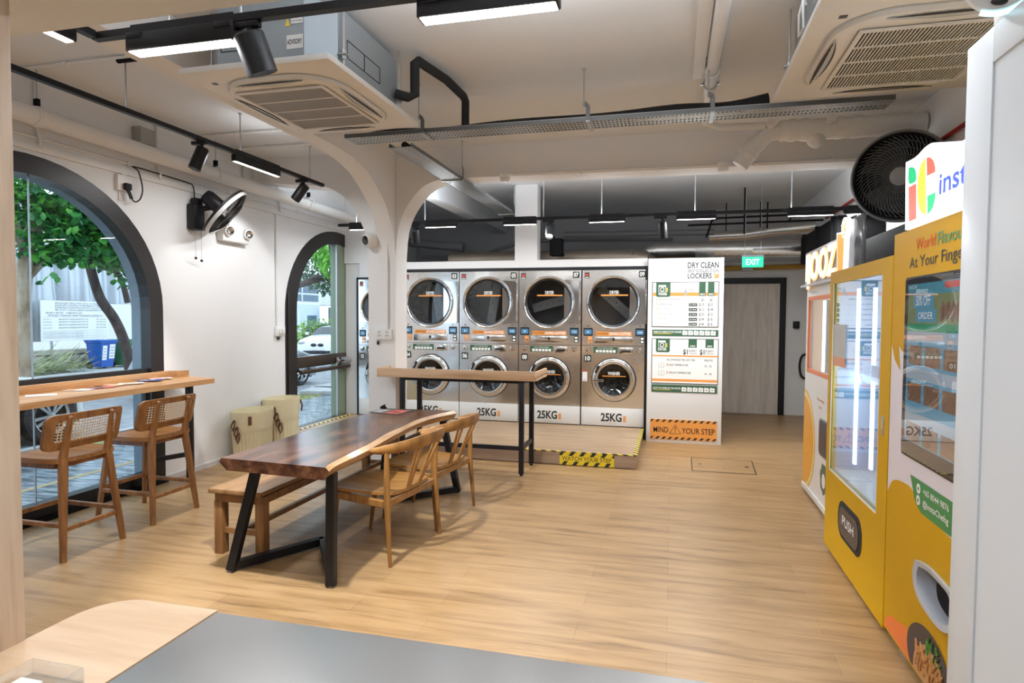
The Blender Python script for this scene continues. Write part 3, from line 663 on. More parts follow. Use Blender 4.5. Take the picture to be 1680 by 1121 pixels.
mb.build('print', t, smooth=0)
t = thing('wall_lettering', 'black DRY CLEAN SELF COLLECTION LOCKERS lettering with orange arrow', 'lettering', (.37, YP, 2.09))
mb = MB(); X = lambda x: x-.37; Z = lambda z: z-2.09
mb.text('DRY CLEAN', (X(.185),-.001,Z(2.225)), RX, UZ, .070, INK, width=.373, bold=.02); mb.text('SELF COLLECTION', (X(.186),-.001,Z(2.168)), RX, UZ, .042, INK, width=.373, bold=.008); mb.text('LOCKERS', (X(.187),-.001,Z(2.095)), RX, UZ, .063, INK, width=.289, bold=.02)
mb.build('letters', t, smooth=0)
mb = MB(); mb.poly([(X(x),-.002,Z(z)) for x, z in ((.498,2.142),(.511,2.155),(.541,2.125),(.541,2.152),(.560,2.152),(.560,2.096),(.504,2.096),(.504,2.114),(.528,2.114))], INKO); tag(mb.build('arrow', t, smooth=0), 'orange arrow pointing down right')
# WATCH YOUR STEP on the riser
mb = MB(); BY = stripes('yellow_black_stripes', (.80,.60,.03), (.02,.02,.02), .115, .62, (1,0,-.75), .4)
t = thing('warning_sign', 'yellow and black WATCH YOUR STEP sticker on the platform riser', 'warning sign', (-.86, 6.678, .004))
mb.box((-.295,-.003,.0),(.29,0,.136), BY); mb.build('board', t)
YEL = mat('sign_yellow', (.80,.60,.03), .4)
mb = MB(); mb.quad((-.295,-.003,.040), RX, UZ, .585, .058, YEL, .0006); mb.text('WATCH YOUR STEP', (-.005,-.0036,.048), RX, UZ, .044, INK, 'C', width=.53, bold=.005); mb.build('print', t, smooth=0)
# ---------------------------------------------------------------- furniture
def plankwood(name, stops, planks, axis_across, period):
    m = wood(name, stops, 0, 1.0, .4, 12); return m
TEAK = wood('teak', [(.28,(.13,.05,.014)),(.5,(.255,.108,.032)),(.72,(.36,.165,.055))], 2, 1.2, .4, 11)
TEAKX = wood('teak_seat', [(.28,(.15,.06,.016)),(.5,(.28,.122,.037)),(.72,(.39,.185,.064))], 1, 1.2, .38, 11)
OAKC = wood('honey_teak', [(.28,(.15,.066,.014)),(.5,(.275,.128,.032)),(.72,(.37,.185,.054))], 2, 1.2, .4, 11)
OAKS = wood('honey_teak_seat', [(.28,(.18,.08,.018)),(.5,(.31,.148,.037)),(.72,(.41,.21,.064))], 1, 1.2, .36, 11)
CANE = perf('cane_webbing', (.62,.45,.27), .019, .62, (0,2), 0, .6)
def lip_round(mb, pts, thick, m, bev=0): pass
# --- bar stools (local +y is the way the sitter faces)
def stool(label, loc):
    t = thing('bar_stool', label, 'bar stool', loc, RD(90), 'bar stools at the window counter')
    def seat(u, v, top):
        x = -.24+.48*u; y = -.225+.46*v
        # rounded outline
        a = abs(2*u-1); y2 = y*(1-.06*a*a) + .0; x2 = x*(1-.10*abs(2*v-1)**3)
        z = .665 - .022*(1-a*a)*(1-abs(2*v-1)**2*.6) if top else .628 + .004*a
        return V((x2, y2, z))
    mb = MB(); n = 14
    mb.grid(lambda u, v: seat(u, v, True), n, n, TEAKX); mb.grid(lambda u, v: seat(u, v, False), n, n, TEAKX)
    for k in range(n):
        for e in (0, 1):
            for f in (lambda t_: (t_, e), lambda t_: (e, t_)):
                a, b = f(k/n), f((k+1)/n); mb.add([seat(*a,True), seat(*b,True), seat(*b,False), seat(*a,False)], [(0,1,2,3)], TEAKX)
    mb.build('seat', t)
    mb = MB(); mb.box((-.19,-.18,.592),(.19,-.155,.632), TEAK).box((-.19,.165,.592),(.19,.19,.632), TEAK).box((-.20,-.17,.592),(-.175,.18,.632), TEAK).box((.175,-.17,.592),(.20,.18,.632), TEAK); mb.build('seat_apron', t)
    for sx in (-1, 1):
        mb = MB(); mb.bar((sx*.228,-.262,0),(sx*.168,-.205,.655), .034, .038, TEAK, up=(0,1,0), w2=.048, h2=.05, bev=.008)
        mb.bar((sx*.168,-.205,.65),(sx*.155,-.262,.925), .048, .045, TEAK, up=(0,1,0), w2=.032, h2=.026, bev=.008); mb.sphere((sx*.155,-.262,.925), .017, TEAK, 10, 6); mb.build('leg', t)
        mb = MB(); mb.bar((sx*.225,.262,0),(sx*.175,.185,.63), .032, .034, TEAK, up=(0,1,0), w2=.045, h2=.045, bev=.007); mb.build('leg', t)
    for a, b, nm in (((-.209,-.24,.20),(.209,-.24,.20),1),((-.214,.236,.25),(.214,.236,.25),1),((-.212,-.24,.23),(-.212,.238,.23),1),((.212,-.24,.23),(.212,.238,.23),1)):
        mb = MB(); mb.bar(a, b, .022, .032, TEAK, bev=.005); mb.build('stretcher', t)
    # backrest: rounded frame with cane panel, slightly curved
    def P(x, z): return V((x, -.232 - (z-.70)*.21 + .055*(x/.25)**2, z))
    out = roundrect(-.285, .285, .715, .950, .045, 6); inn = roundrect(-.232, .232, .770, .905, .014, 6)
    mb = MB(); N = len(out)
    dn = V((0,.012,0)); vs = [P(*p)+dn for p in out]+[P(*p)+dn for p in inn]+[P(*p)-dn for p in out]+[P(*p)-dn for p in inn]; fs = []
    for k in range(N):
        j = (k+1) % N; fs += [(k,j,N+j,N+k),(2*N+k,3*N+k,3*N+j,2*N+j),(k,2*N+k,2*N+j,j),(N+k,N+j,3*N+j,3*N+k)]
    mb.add(vs, fs, TEAK); br = mb.build('backrest', t)
    mb = MB(); mb.grid(lambda u, v: P(-.236+.472*u, .765+.145*v), 12, 4, CANE); mb.build('cane_panel', br)
    return t
st = stool('cane-backed teak bar stool nearest the oak jamb', (-4.04, 3.386, 0))
dup(st, 'cane-backed teak bar stool at the far end of the window counter', (-4.06, 4.13, 0))
# --- window counter
CNT = wood('counter_pine', [(.28,(.33,.15,.052)),(.5,(.49,.26,.11)),(.72,(.60,.36,.175))], 1, .9, .36, 10)
t = thing('window_counter', 'long orange-brown wood counter under the big arched window on black legs', 'counter', (-4.45, 3.4, 0))
B = (-4.45, 3.4, 0)
mb = MB(); mb.prism([(-4.205,1.2,.955),(-4.19,5.06,.955),(-4.47,5.14,.955),(-4.69,5.14,.955),(-4.69,1.2,.955)], (0,0,.045), CNT); at(mb, 'counter_top', t, B)
mb = MB(); mb.box((-4.69,1.2,.999),(-4.645,5.02,1.064), CNT, bev=.003); mb.bar((-4.66,4.99,1.03),(-4.53,5.12,1.03),.022,.066, CNT); at(mb, 'upstand', t, B)
for x, y in ((-4.455,5.035),(-4.60,4.67),(-4.455,1.6),(-4.60,1.9)):
    mb = MB(); mb.box((x-.026,y-.026,.012),(x+.026,y+.026,.955), BLACK, bev=.003).cyl((x,y,0),(x,y,.014),.018, BLACKM, 12); at(mb, 'leg', t, B)
mb = MB(); mb.bar((-4.455,5.035,.27),(-4.60,4.67,.27),.04,.04, BLACK).bar((-4.455,5.035,.93),(-4.60,4.67,.93),.04,.04, BLACK).bar((-4.455,1.6,.27),(-4.60,1.9,.27),.04,.04, BLACK); at(mb, 'foot_rail', t, B)
# papers on the counter
def paper(name, label, cat, corners, z, m, extra=None, group=None):
    cs = [V((x, y, z)) for x, y in corners]; c = sum(cs, V())/4
    mb = MB(); mb.prism([p-c for p in cs], (0,0,.0012), m)
    r = (cs[1]-cs[0]); u = (cs[3]-cs[0])
    for (a, b, w, h, mm) in (extra or []):
        o = cs[0]-c + r*a + u*b + V((0,0,.0016)); mb.add([o, o+r*w, o+r*w+u*h, o+u*h], [(0,1,2,3)], mm)
    ob = mb.build(name, None, smooth=0, loc=(0,0,0)); ob.location = c; return tag(ob, label, cat, group)
REDP = mat('red_flyer_ink', (.55,.08,.06), .45); PINK = mat('pale_pink_paper', (.80,.66,.62), .5); ORP = mat('orange_flyer', (.72,.30,.10), .45); NAVY = mat('navy_flyer', (.05,.07,.28), .45); CREAM = mat('cream_flyer', (.80,.72,.60), .5); DKP = mat('dark_flyer', (.06,.045,.04), .4)
G = 'flyers fanned out on the window counter'
def flyer(label, x, y, a, m, ex): 
    w, h = .19, .13; ca, sa = cos(a), sin(a); x -= .10; pts = [(x+dx*ca-dy*sa, y+dx*sa+dy*ca) for dx, dy in ((-w/2,-h/2),(w/2,-h/2),(w/2,h/2),(-w/2,h/2))]
    return paper('flyer', label, 'flyer', pts, flyer.z, m, ex, G)
flyer.z = 1.0015
for lab, x, y, a, m, ex in (
    ('plain pale flyer at the left end of the flyers on the window counter', -4.40, 3.62, .9, PAPER, [(.1,.55,.6,.05,INKGREY),(.1,.7,.5,.05,INKGREY)]),
    ('white flyer with an orange block among the window counter flyers', -4.43, 3.95, .4, PAPER, [(.05,.1,.4,.8,ORP),(.55,.5,.35,.1,INKGREY)]),
    ('red flyer with a dark photo on the window counter', -4.40, 4.12, 1.2, REDP, [(.1,.1,.5,.8,DKP)]),
    ('orange flyer near the middle of the window counter flyers', -4.46, 4.27, .2, ORP, [(.1,.6,.8,.15,INKW),(.1,.2,.4,.3,DKP)]),
    ('cream flyer with red lines on the window counter', -4.40, 4.42, 1.0, CREAM, [(.1,.2,.8,.08,REDP),(.1,.4,.8,.08,REDP),(.1,.6,.5,.1,ORP)]),
    ('navy flyer with white lettering blocks at the right of the window counter', -4.44, 4.66, .5, NAVY, [(.1,.5,.6,.12,INKW),(.1,.2,.3,.12,INKW)]),
    ('pink flyer last on the right of the window counter', -4.48, 4.82, 1.1, PINK, [(.1,.3,.7,.1,REDP),(.1,.55,.5,.2,ORP)])):
    flyer(lab, x, y, a, m, ex); flyer.z += .0016
# --- live-edge table
SLAB = wood('dark_walnut_slab', [(.25,(.012,.005,.003)),(.42,(.045,.017,.009)),(.55,(.095,.038,.019)),(.68,(.17,.078,.038)),(.8,(.06,.025,.012))], 1, 1.3, .20, 5, coat=.08, spec=.35, bump=.03)
SAP = wood('pale_sapwood_edge', [(.3,(.26,.13,.05)),(.5,(.40,.23,.095)),(.7,(.50,.31,.145))], 1, 1.2, .3, 8, coat=.2)
t = thing('live_edge_table', 'dark glossy live-edge slab table with pale edge on black steel legs', 'table', (-2.25, 4.25, 0)); B = (-2.25, 4.25, 0)
Rr = smoothp([(-1.84,3.12),(-1.875,3.25),(-1.892,3.65),(-1.93,4.0),(-1.963,4.35),(-1.985,4.75),(-1.95,5.05),(-1.86,5.33)], 5)
Ll = smoothp([(-2.60,3.17),(-2.598,3.45),(-2.60,3.8),(-2.603,4.3),(-2.585,4.75),(-2.545,5.3)], 5)
nr = 36
def lerp_path(P, s_):
    y = s_; 
    for (x0, y0), (x1, y1) in zip(P[:-1], P[1:]):
        if y0 <= y <= y1 or y1 <= y <= y0: return x0 + (x1-x0)*((y-y0)/(y1-y0) if y1 != y0 else 0)
    return P[-1][0] if y > P[-1][1] else P[0][0]
mb = MB(); vs = []; rows = []
for k in range(nr+1):
    f = k/nr; yl = 3.17+(5.30-3.17)*f; yr = 3.12+(5.33-3.12)*f
    xl = lerp_path(Ll, yl); xr = lerp_path(Rr, yr)
    wob = .006*sin(9*f+1)+.004*sin(23*f)
    rows.append(((xl+.012, yl), (xr-.030+wob, yr), (xr, yr), (xr-.03, yr), (xl+.05, yl), (xl, yl)))
b = 0; top = []; 
for ri, (a, c, d, e, g, h) in enumerate(rows):
    vs += [(a[0],a[1],.75),(c[0],c[1],.75),(d[0],d[1],.728),(e[0],e[1],.678),(g[0],g[1],.678),(h[0],h[1],.725)]
dark = []; sap = []
for k in range(nr):
    i, j = 6*k, 6*(k+1)
    dark += [(i,i+1,j+1,j),(i+3,i+4,j+4,j+3)]; sap += [(i+1,i+2,j+2,j+1),(i+2,i+3,j+3,j+2),(i+4,i+5,j+5,j+4),(i+5,i,j,j+5)]
dark += [(0,1,2,3,4,5),(6*nr,6*nr+1,6*nr+2,6*nr+3,6*nr+4,6*nr+5)]
mb.add(vs, dark, SLAB); n0 = len(mb.f); mb.m(SAP)
for f_ in sap: mb.f.append(list(f_)); mb.mi.append(1)
at(mb, 'table_top', t, B, smooth=25)
TL = .055
for foot, topp in (((-1.926,3.277),(-1.93,3.30)),((-2.64,3.315),(-2.505,3.40)),((-1.862,5.36),(-1.965,5.25)),((-2.58,5.30),(-2.47,5.22))):
    mb = MB(); mb.bar((foot[0],foot[1],.01),(topp[0],topp[1],.676), TL, .05, BLACK, up=(0,1,0), bev=.004); mb.cyl((foot[0],foot[1],0),(foot[0],foot[1],.012),.016, CHROME, 12); at(mb, 'leg', t, B)
for f1, f2, ap in (((-1.926,3.277),(-2.64,3.315),(-2.33,3.86)),((-1.862,5.36),(-2.58,5.30),(-2.24,4.95))):
    mb = MB(); mb.bar((f1[0],f1[1],.036),(ap[0],ap[1],.036),.05,.05, BLACK).bar((f2[0],f2[1],.036),(ap[0],ap[1],.036),.05,.05, BLACK).bar((ap[0],ap[1],.036),(ap[0]+.04,ap[1],.676),.04,.04, BLACK, up=(0,1,0)) if False else mb.bar((f1[0],f1[1],.036),(ap[0],ap[1],.036),.05,.05, BLACK).bar((f2[0],f2[1],.036),(ap[0],ap[1],.036),.05,.05, BLACK)
    at(mb, 'base_bar', t, B)
    mb = MB(); mb.box((min(f1[0],f2[0])+.1,f1[1]-.04+(.03 if f1[1]<4 else -.07),.668),(max(f1[0],f2[0])-.06,f1[1]+.06+(.03 if f1[1]<4 else -.07),.679), BLACK); at(mb, 'top_plate', t, B)
paper('flyer', 'dark and red printed flyer on the far end of the live-edge table', 'flyer', [(-2.58,5.02),(-2.27,4.97),(-2.24,5.24),(-2.55,5.28)], .7515, DKP, [(.5,.1,.42,.75,REDP),(.56,.35,.3,.12,INKW),(.06,.15,.3,.6,INKGREY)])
mb = MB(); mb.box((-2.575,5.245,.7515),(-2.52,5.275,.772), BLACKM, bev=.005).cyl((-2.56,5.25,.77),(-2.53,5.27,.785),.008, BLACKM, 8); tag(mb.build('binder_clip'), 'small black clip at the far left corner of the live-edge table', 'clip')
# --- bench
BEN = wood('bench_teak', [(.28,(.15,.07,.024)),(.5,(.26,.135,.053)),(.72,(.35,.20,.088))], 1, 1.1, .42, 9); BENL = wood('bench_leg_teak', [(.28,(.14,.058,.018)),(.5,(.24,.115,.04)),(.72,(.32,.17,.066))], 2, 1.1, .42, 9)
t = thing('bench', 'low brown wooden bench along the wall side of the live-edge table', 'bench', (-2.80, 4.6, 0)); B = (-2.80, 4.6, 0)
mb = MB(); mb.box((-2.965,3.50,.42),(-2.555,5.72,.452), BEN, bev=.006); at(mb, 'seat', t, B)
mb = MB(); mb.box((-2.94,3.55,.355),(-2.90,5.67,.405), BENL).box((-2.62,3.55,.355),(-2.58,5.67,.405), BENL).box((-2.945,3.545,.355),(-2.575,3.60,.405), BENL).box((-2.945,5.62,.355),(-2.575,5.675,.405), BENL).box((-2.93,3.6,.405),(-2.6,5.6,.42), BLACKM); at(mb, 'seat_frame', t, B)
for x in (-2.92,-2.605):
    for y in (3.575,5.645):
        mb = MB(); mb.box((x-.032,y-.032,0),(x+.032,y+.032,.36), BENL, bev=.003); at(mb, 'leg', t, B)
mb = MB(); mb.box((-2.90,3.56,.14),(-2.62,3.59,.175), BENL).box((-2.90,5.63,.14),(-2.62,5.66,.175), BENL).box((-2.775,3.57,.14),(-2.745,5.65,.175), BENL); at(mb, 'stretcher', t, B)
# --- elbow chairs (local +y faces the table)
def chair(label, loc):
    t = thing('elbow_chair', label, 'chair', loc, RD(83), 'elbow chairs at the live-edge table')
    n = 16
    def seat(u, v, top):
        x = -.27+.54*u; y = -.25+.52*v; a = abs(2*u-1); b = 2*v-1
        x *= 1 - .16*max(0, -b)**2 - .05*max(0, b)**3; y = y*(1-.10*a**3) 
        z = (.455 - .028*(1-a**2)*(1-b**2) - .006*a*a) if top else .418 + .012*max(a, abs(b))**4
        return V((x, y, z))
    mb = MB(); mb.grid(lambda u, v: seat(u,v,True), n, n, OAKS); mb.grid(lambda u, v: seat(u,v,False), n, n, OAKS)
    for k in range(n):
        for e in (0, 1):
            for f in (lambda q: (q, e), lambda q: (e, q)):
                a, b = f(k/n), f((k+1)/n); mb.add([seat(*a,True), seat(*b,True), seat(*b,False), seat(*a,False)], [(0,1,2,3)], OAKS)
    mb.build('seat', t)
    mb = MB(); mb.bar((-.30,-.225,.395),(.30,-.225,.395),.028,.05, OAKC, bev=.006).bar((-.25,.205,.395),(.25,.205,.395),.028,.05, OAKC, bev=.006).bar((-.31,-.23,.39),(-.245,.21,.395),.028,.05, OAKC, bev=.006).bar((.31,-.23,.39),(.245,.21,.395),.028,.05, OAKC, bev=.006); mb.build('seat_frame', t)
    for sx in (-1, 1):
        mb = MB(); mb.tube([(sx*.335,-.265,0),(sx*.328,-.245,.25),(sx*.318,-.232,.42),(sx*.322,-.232,.60),(sx*.328,-.235,.735)], [.012,.018,.022,.019,.015], OAKC, 12); mb.build('leg', t)
        mb = MB(); mb.tube([(sx*.228,.262,0),(sx*.232,.235,.22),(sx*.25,.205,.40),(sx*.248,.20,.42)], [.012,.018,.021,.020], OAKC, 12); mb.build('leg', t)
    # horseshoe rail: flat band, broad at the back, tapering to the tips
    path = smoothp([(-.322,-.118,.734),(-.336,-.175,.742),(-.330,-.235,.752),(-.26,-.325,.768),(-.12,-.372,.778),(0,-.385,.780),(.12,-.372,.778),(.26,-.325,.768),(.330,-.235,.752),(.336,-.175,.742),(.322,-.118,.734)], 4)
    N = len(path); vs = []; fs = []
    for i, p in enumerate(path):
        p = V(p); a = V(path[max(i-1,0)]); b = V(path[min(i+1,N-1)]); tg = (b-a).normalized(); side = tg.cross(V((0,0,1))).normalized()
        f = 1-abs(2*i/(N-1)-1); hh = .017+.026*min(1, f*1.25); tt = .021-.008*f
        lean = side*.0 
        for k in range(8):
            an = 2*pi*k/8+pi/8; vs.append(p + side*(cos(an)*tt*1.08) + V((0,0,sin(an)*hh*1.08)) + side*(sin(an)*hh*.25*f))
    for i in range(N-1):
        for k in range(8): fs.append((i*8+k, i*8+(k+1) % 8, (i+1)*8+(k+1) % 8, (i+1)*8+k))
    fs += [list(range(8))[::-1], [(N-1)*8+k for k in range(8)]]
    mb = MB(); mb.add(vs, fs, OAKC); mb.build('back_rail', t, smooth=60)
    for sx in (-1, 1):
        for dx0, dx1 in ((.055,.085),(.075,.155)):
            mb = MB(); mb.bar((sx*dx0,-.232,.425),(sx*dx1,-.362,.755),.026,.014, OAKC, up=(0,1,.3), bev=.004); mb.build('spindle', t)
    return t
c1 = chair('honey-coloured elbow chair nearer the camera at the live-edge table', (-1.935, 3.995, 0))
dup(c1, 'honey-coloured elbow chair at the far end of the live-edge table', (-1.90, 4.715, 0))
# --- high bar
PINE = wood('pale_bar_pine', [(.28,(.48,.29,.155)),(.5,(.65,.43,.26)),(.72,(.74,.54,.35))], 0, 1.0, .42, 10)
t = thing('high_bar_table', 'pale wood high bar on tall black legs in front of the machines', 'bar table', (-2.1, 6.3, 0)); B = (-2.1, 6.3, 0)
mb = MB(); mb.prism([(-2.997,6.04,.962),(-1.293,6.04,.962),(-1.293,6.63,.962),(-2.915,6.63,.962),(-2.915,6.33,.962),(-2.997,6.33,.962)], (0,0,.035), PINE); at(mb, 'bar_top', t, B)
mb = MB(); mb.box((-2.997,6.035,.962),(-1.293,6.065,1.056), PINE, bev=.002); at(mb, 'front_upstand', t, B)
mb = MB(); mb.box((-1.318,6.06,.99),(-1.293,6.63,1.05), PINE, bev=.002); at(mb, 'end_upstand', t, B)
mb = MB(); mb.box((-2.997,6.06,.99),(-2.975,6.33,1.056), PINE, bev=.002); at(mb, 'end_upstand', t, B)
for x in (-2.735,-1.445):
    for y in (6.10,6.565):
        mb = MB(); mb.box((x-.024,y-.024,.02),(x+.024,y+.024,.962), BLACK, bev=.003).cyl((x,y,0),(x,y,.022),.016, BLACKM, 12); at(mb, 'leg', t, B)
mb = MB(); mb.box((-2.735,6.085,.255),(-1.445,6.115,.295), BLACK); 
for x in (-2.735,-1.445): mb.box((x-.015,6.10,.255),(x+.015,6.565,.295), BLACK).box((x-.02,6.10,.925),(x+.02,6.565,.962), BLACK)
mb.box((-2.735,6.085,.93),(-1.445,6.115,.962), BLACK); at(mb, 'foot_rail', t, B)
# --- laundry baskets
BASK = mat('cream_woven_plastic', (.74,.68,.46), .5, var=.06); LEATH = mat('brown_leather', (.13,.045,.022), .5, var=.2, bump=.2, scale=40)
def basket(label, loc, h, a, b, tags):
    t = thing('laundry_basket', label, 'basket', loc, 0, 'laundry baskets against the left wall')
    mb = MB(); n = 64; vs = []; fs = []; lv = [0, .02] + [h*k/22 for k in range(2, 23)]
    for j, z in enumerate(lv):
        f = z/h; s_ = .84+.16*f
        for k in range(n):
            an = 2*pi*k/n; q = 1.0
            if .06 < f < .60: q = 1.012 if k % 2 else .955
            elif f >= .60: q = 1.012 if j % 2 else .995
            vs.append((a*s_*q*cos(an), b*s_*q*sin(an), z))
    for j in range(len(lv)-1):
        for k in range(n): fs.append((j*n+k, j*n+(k+1) % n, (j+1)*n+(k+1) % n, (j+1)*n+k))
    base = len(vs)
    for z, s_ in ((h,.965),(h*.55,.90),(.03,.80)):
        for k in range(n): an = 2*pi*k/n; vs.append((a*s_*cos(an), b*s_*sin(an), z))
    for k in range(n):
        j = (k+1) % n; fs.append(((len(lv)-1)*n+k, (len(lv)-1)*n+j, base+j, base+k)); fs.append((base+k, base+j, base+n+j, base+n+k)); fs.append((base+n+k, base+n+j, base+2*n+j, base+2*n+k))
    fs.append([base+2*n+k for k in range(n)]); fs.append(list(range(n))[::-1])
    mb.add(vs, fs, BASK); mb.build('basket_body', t, smooth=50)
    # leather pieces at angle/height on the body
    for i, (ang, z, ln, kind) in enumerate(tags):
        an = RD(ang); s_ = .84+.16*z/h; p = V((a*s_*1.03*cos(an), b*s_*1.03*sin(an), z)); o = V((cos(an), sin(an), 0)); tt = V((-sin(an), cos(an), 0))
        mb = MB()
        if kind == 0: mb.bar(p, p-V((0,0,ln)), .035, .008, LEATH, up=o, bev=.003)
        else:
            mb.tube([p + tt*.012, p + o*.02 - V((0,0,ln*.5)) + tt*.022, p + o*.012 - V((0,0,ln)), p + o*.02 - V((0,0,ln*.5)) - tt*.022, p - tt*.012], .008, LEATH, 8); mb.sphere(p, .016, LEATH, 8, 6)
        mb.build('leather_strap', t)
    return t
basket('cream woven laundry basket with brown leather loops, nearer of the pair', (-4.46, 5.97, 0), .565, .19, .27, [(-50,.52,.09,0),(-98,.47,.10,1),(-88,.40,.12,1),(-84,.34,.10,1)])
basket('cream woven laundry basket with brown leather loops, beside the glass door', (-4.46, 6.50, 0), .63, .19, .25, [(-70,.54,.12,1),(-62,.47,.10,1),(-58,.40,.09,1),(-52,.36,.12,1),(40,.58,.12,1),(-140,.60,.1,0)])
# --- floor hatch
t = thing('floor_hatch', 'access hatch set flush in the wood floor with two lifting eyes', 'floor hatch', (.56, 7.1, .0005))
mb = MB(); mb.add([(-.33,-.32,.0015),(.30,-.32,.0015),(.33,.31,.0015),(-.32,.32,.0015)], [(0,1,2,3)], FLOOR); mb.build('hatch_cover', t)
mb = MB()
for p, q in (((-.33,-.32),(.30,-.32)),((.30,-.32),(.33,.31)),((.33,.31),(-.32,.32)),((-.32,.32),(-.33,-.32))): mb.bar((*p,.001),(*q,.001),.010,.003, DKFRAME)
mb.build('hatch_frame', t)
for x, y in ((-.24,.0),(.24,-.02)):
    mb = MB(); mb.box((x-.022,y-.022,.001),(x+.022,y+.022,.005), STEEL, bev=.002).cyl((x,y,.004),(x,y,.006),.010, BLACKM, 10); mb.build('lifting_eye', t)
# --- kiosk worktop in the foreground
KW = wood('kiosk_wood_top', [(.28,(.52,.33,.19)),(.5,(.66,.46,.29)),(.72,(.74,.56,.38))], 0, 1.0, .4, 9)
t = thing('kiosk_counter', 'light wood kiosk counter with rounded corner at the lower left', 'counter', (-.3,.9,0)); B = (-.3,.9,0)
P = [(-1.004,1.213),(-1.004,.2),(-1.30,.2),(-1.30,1.02)] + [(-1.20-.10*cos(a)*1.0, 1.10+.113*sin(a)) for a in [pi*k/16 for k in range(0,9)]]
mb = MB(); mb.prism([(x,y,.86) for x, y in P], (0,0,.06), KW); at(mb, 'counter_top', t, B)
mb = MB(); mb.box((-1.25,.25,0),(-1.02,1.0,.86), KW); at(mb, 'counter_body', t, B)
t = thing('steel_worktop', 'brushed stainless steel worktop at the bottom edge of the view', 'worktop', (-.1,.7,0)); B = (-.1,.7,0)
mb = MB(); mb.box((-1.0,.2,.885),(.84,1.205,.92), BRUSH, bev=.003); at(mb, 'work_surface', t, B)
mb = MB(); mb.box((-.96,.25,0),(.80,1.12,.885), STEEL); at(mb, 'cabinet', t, B)
ACRY = glass('clear_acrylic', (.95,.97,.99), refl=2.5)
t = thing('acrylic_holder', 'small clear acrylic holder on the wood kiosk counter', 'holder', (-1.10,.855,.92)); mb = MB()
mb.box((-.06,-.05,0),(.06,.05,.004), ACRY).box((-.06,-.05,0),(-.057,.05,.03), ACRY).box((.057,-.05,0),(.06,.05,.03), ACRY).box((-.06,.047,0),(.06,.05,.03), ACRY); mb.build('acrylic_tray', t); mb = MB(); mb.box((-.05,-.04,.005),(.0,.02,.012), PAPER); mb.build('card_stack', t)
# ---------------------------------------------------------------- track lights
FILLU = mat('fill_strip_glow', (.9,.9,.88), .5, emit=(1,.97,.93), es=2.0)  # glow of the added upward fill strips
def rod(mb, x, y, z0, z1, r=.006): mb.cyl((x,y,z0),(x,y,z1), r, GALV, 8); mb.cyl((x,y,z1-.008),(x,y,z1), r*2.6, GALV, 10)
def linear_lamp(label, c, L, axis, group, power=1.0, h=.075, w=.05, up=.6):
    """black bar lamp under a track; axis 0 runs along x, 1 along y"""
    t = thing('linear_lamp', label, 'lamp', c, 0 if axis == 0 else RD(90), group)
    mb = MB(); mb.box((-L/2,-w/2,-h),(L/2,w/2,0), BLACK, bev=.006); 
    for s_ in (-1, 1): mb.box((s_*(L/2-.05)-.045,-w*.55,-.03),(s_*(L/2-.05)+.045,w*.55,.0), BLACK, bev=.004)
    mb.build('lamp_housing', t)
    mb = MB(); mb.box((-L/2+.012,-w/2+.007,-h-.004),(L/2-.012,w/2-.007,-h+.004), LAMPE, bev=.003); mb.build('diffuser', t)
    mb = MB(); mb.box((-L/2+.02,-.015,.036),(L/2-.02,.015,.040), FILLU); mb.build('fill_strip', t)  # upward strip added to every lamp to brighten the ceiling
    mb = MB(); mb.box((-L/2+.01,-.021,.0355),(L/2-.01,-.016,.046), BLACK).box((-L/2+.01,.016,.0355),(L/2-.01,.021,.046), BLACK).box((-L/2+.01,-.021,.0345),(L/2-.01,.021,.036), BLACK); mb.build('fill_trough', t)  # black sides hide the added strip from below
    area('lamp_light', t, (0,0,-h-.008), L-.03, w*.6, LAMP_W*power); area('fill_light', t, (0,0,.047), L-.05, .03, LAMP_W*power*up, (.88,.94,1.0), (pi,0,0))  # the second, upward light is added fill for the ceiling
    return t
def spot(label, c, aim, group, power=1.0, L=.19, r=.05, angle=50):
    """track spotlight: adaptor, stem, tilted can"""
    t = thing('track_spotlight', label, 'spotlight', c, 0, group)
    mb = MB(); mb.box((-.07,-.018,-.03),(.07,.018,.0), BLACK, bev=.004).cyl((.02,0,-.03),(.02,0,-.085),.013, BLACK, 10); mb.build('track_adaptor', t)
    d = V(aim).normalized(); p0 = V((.02,0,-.085)) - d*.03; p1 = p0 + d*L
    mb = MB(); mb.lathe([(.001,0),(r*.9,0),(r,.008),(r,L),(r*.86,L),(r*.75,L-.03)], p0, d, BLACK, 24); mb.build('lamp_can', t, smooth=40)
    mb = MB(); mb.lathe([(r*.76,L-.028),(.001,L-.026)], p0, d, LAMPE if power > 0 else BLACKM, 24); mb.build('lens', t)
    if power > 0:
        l = bpy.data.lights.new('spot_light', 'SPOT'); l.energy = SPOT_W*power; l.spot_size = RD(angle); l.spot_blend = .35; l.shadow_soft_size = r*.7; l.color = WARM
        o = bpy.data.objects.new('spot_light', l); C.objects.link(o); o.parent = t; o.location = p1 + d*.004; o.rotation_euler = d.to_track_quat('-Z', 'Y').to_euler()
    return t
def track(label, p0, p1, rods, name='light_track'):
    c = (V(p0)+V(p1))/2; t = thing(name, label, 'light track', c)
    mb = MB(); mb.bar(V(p0)-c, V(p1)-c, .040, .034, BLACK); mb.build('rail', t)
    for x, y in rods: mb = MB(); rod(mb, x-c.x, y-c.y, .017, ZC-c.z); mb.build('hanger_rod', t)
    return t
track('long black light track in front of the machines, hung on thin rods', (-4.15,7.30,2.755), (2.15,7.30,2.755), [(-3.9,7.3),(-2.97,7.3),(-1.48,7.3),(-.80,7.3),(.23,7.3),(1.22,7.3),(1.93,7.3)])
G = 'linear lamps on the track before the machines'
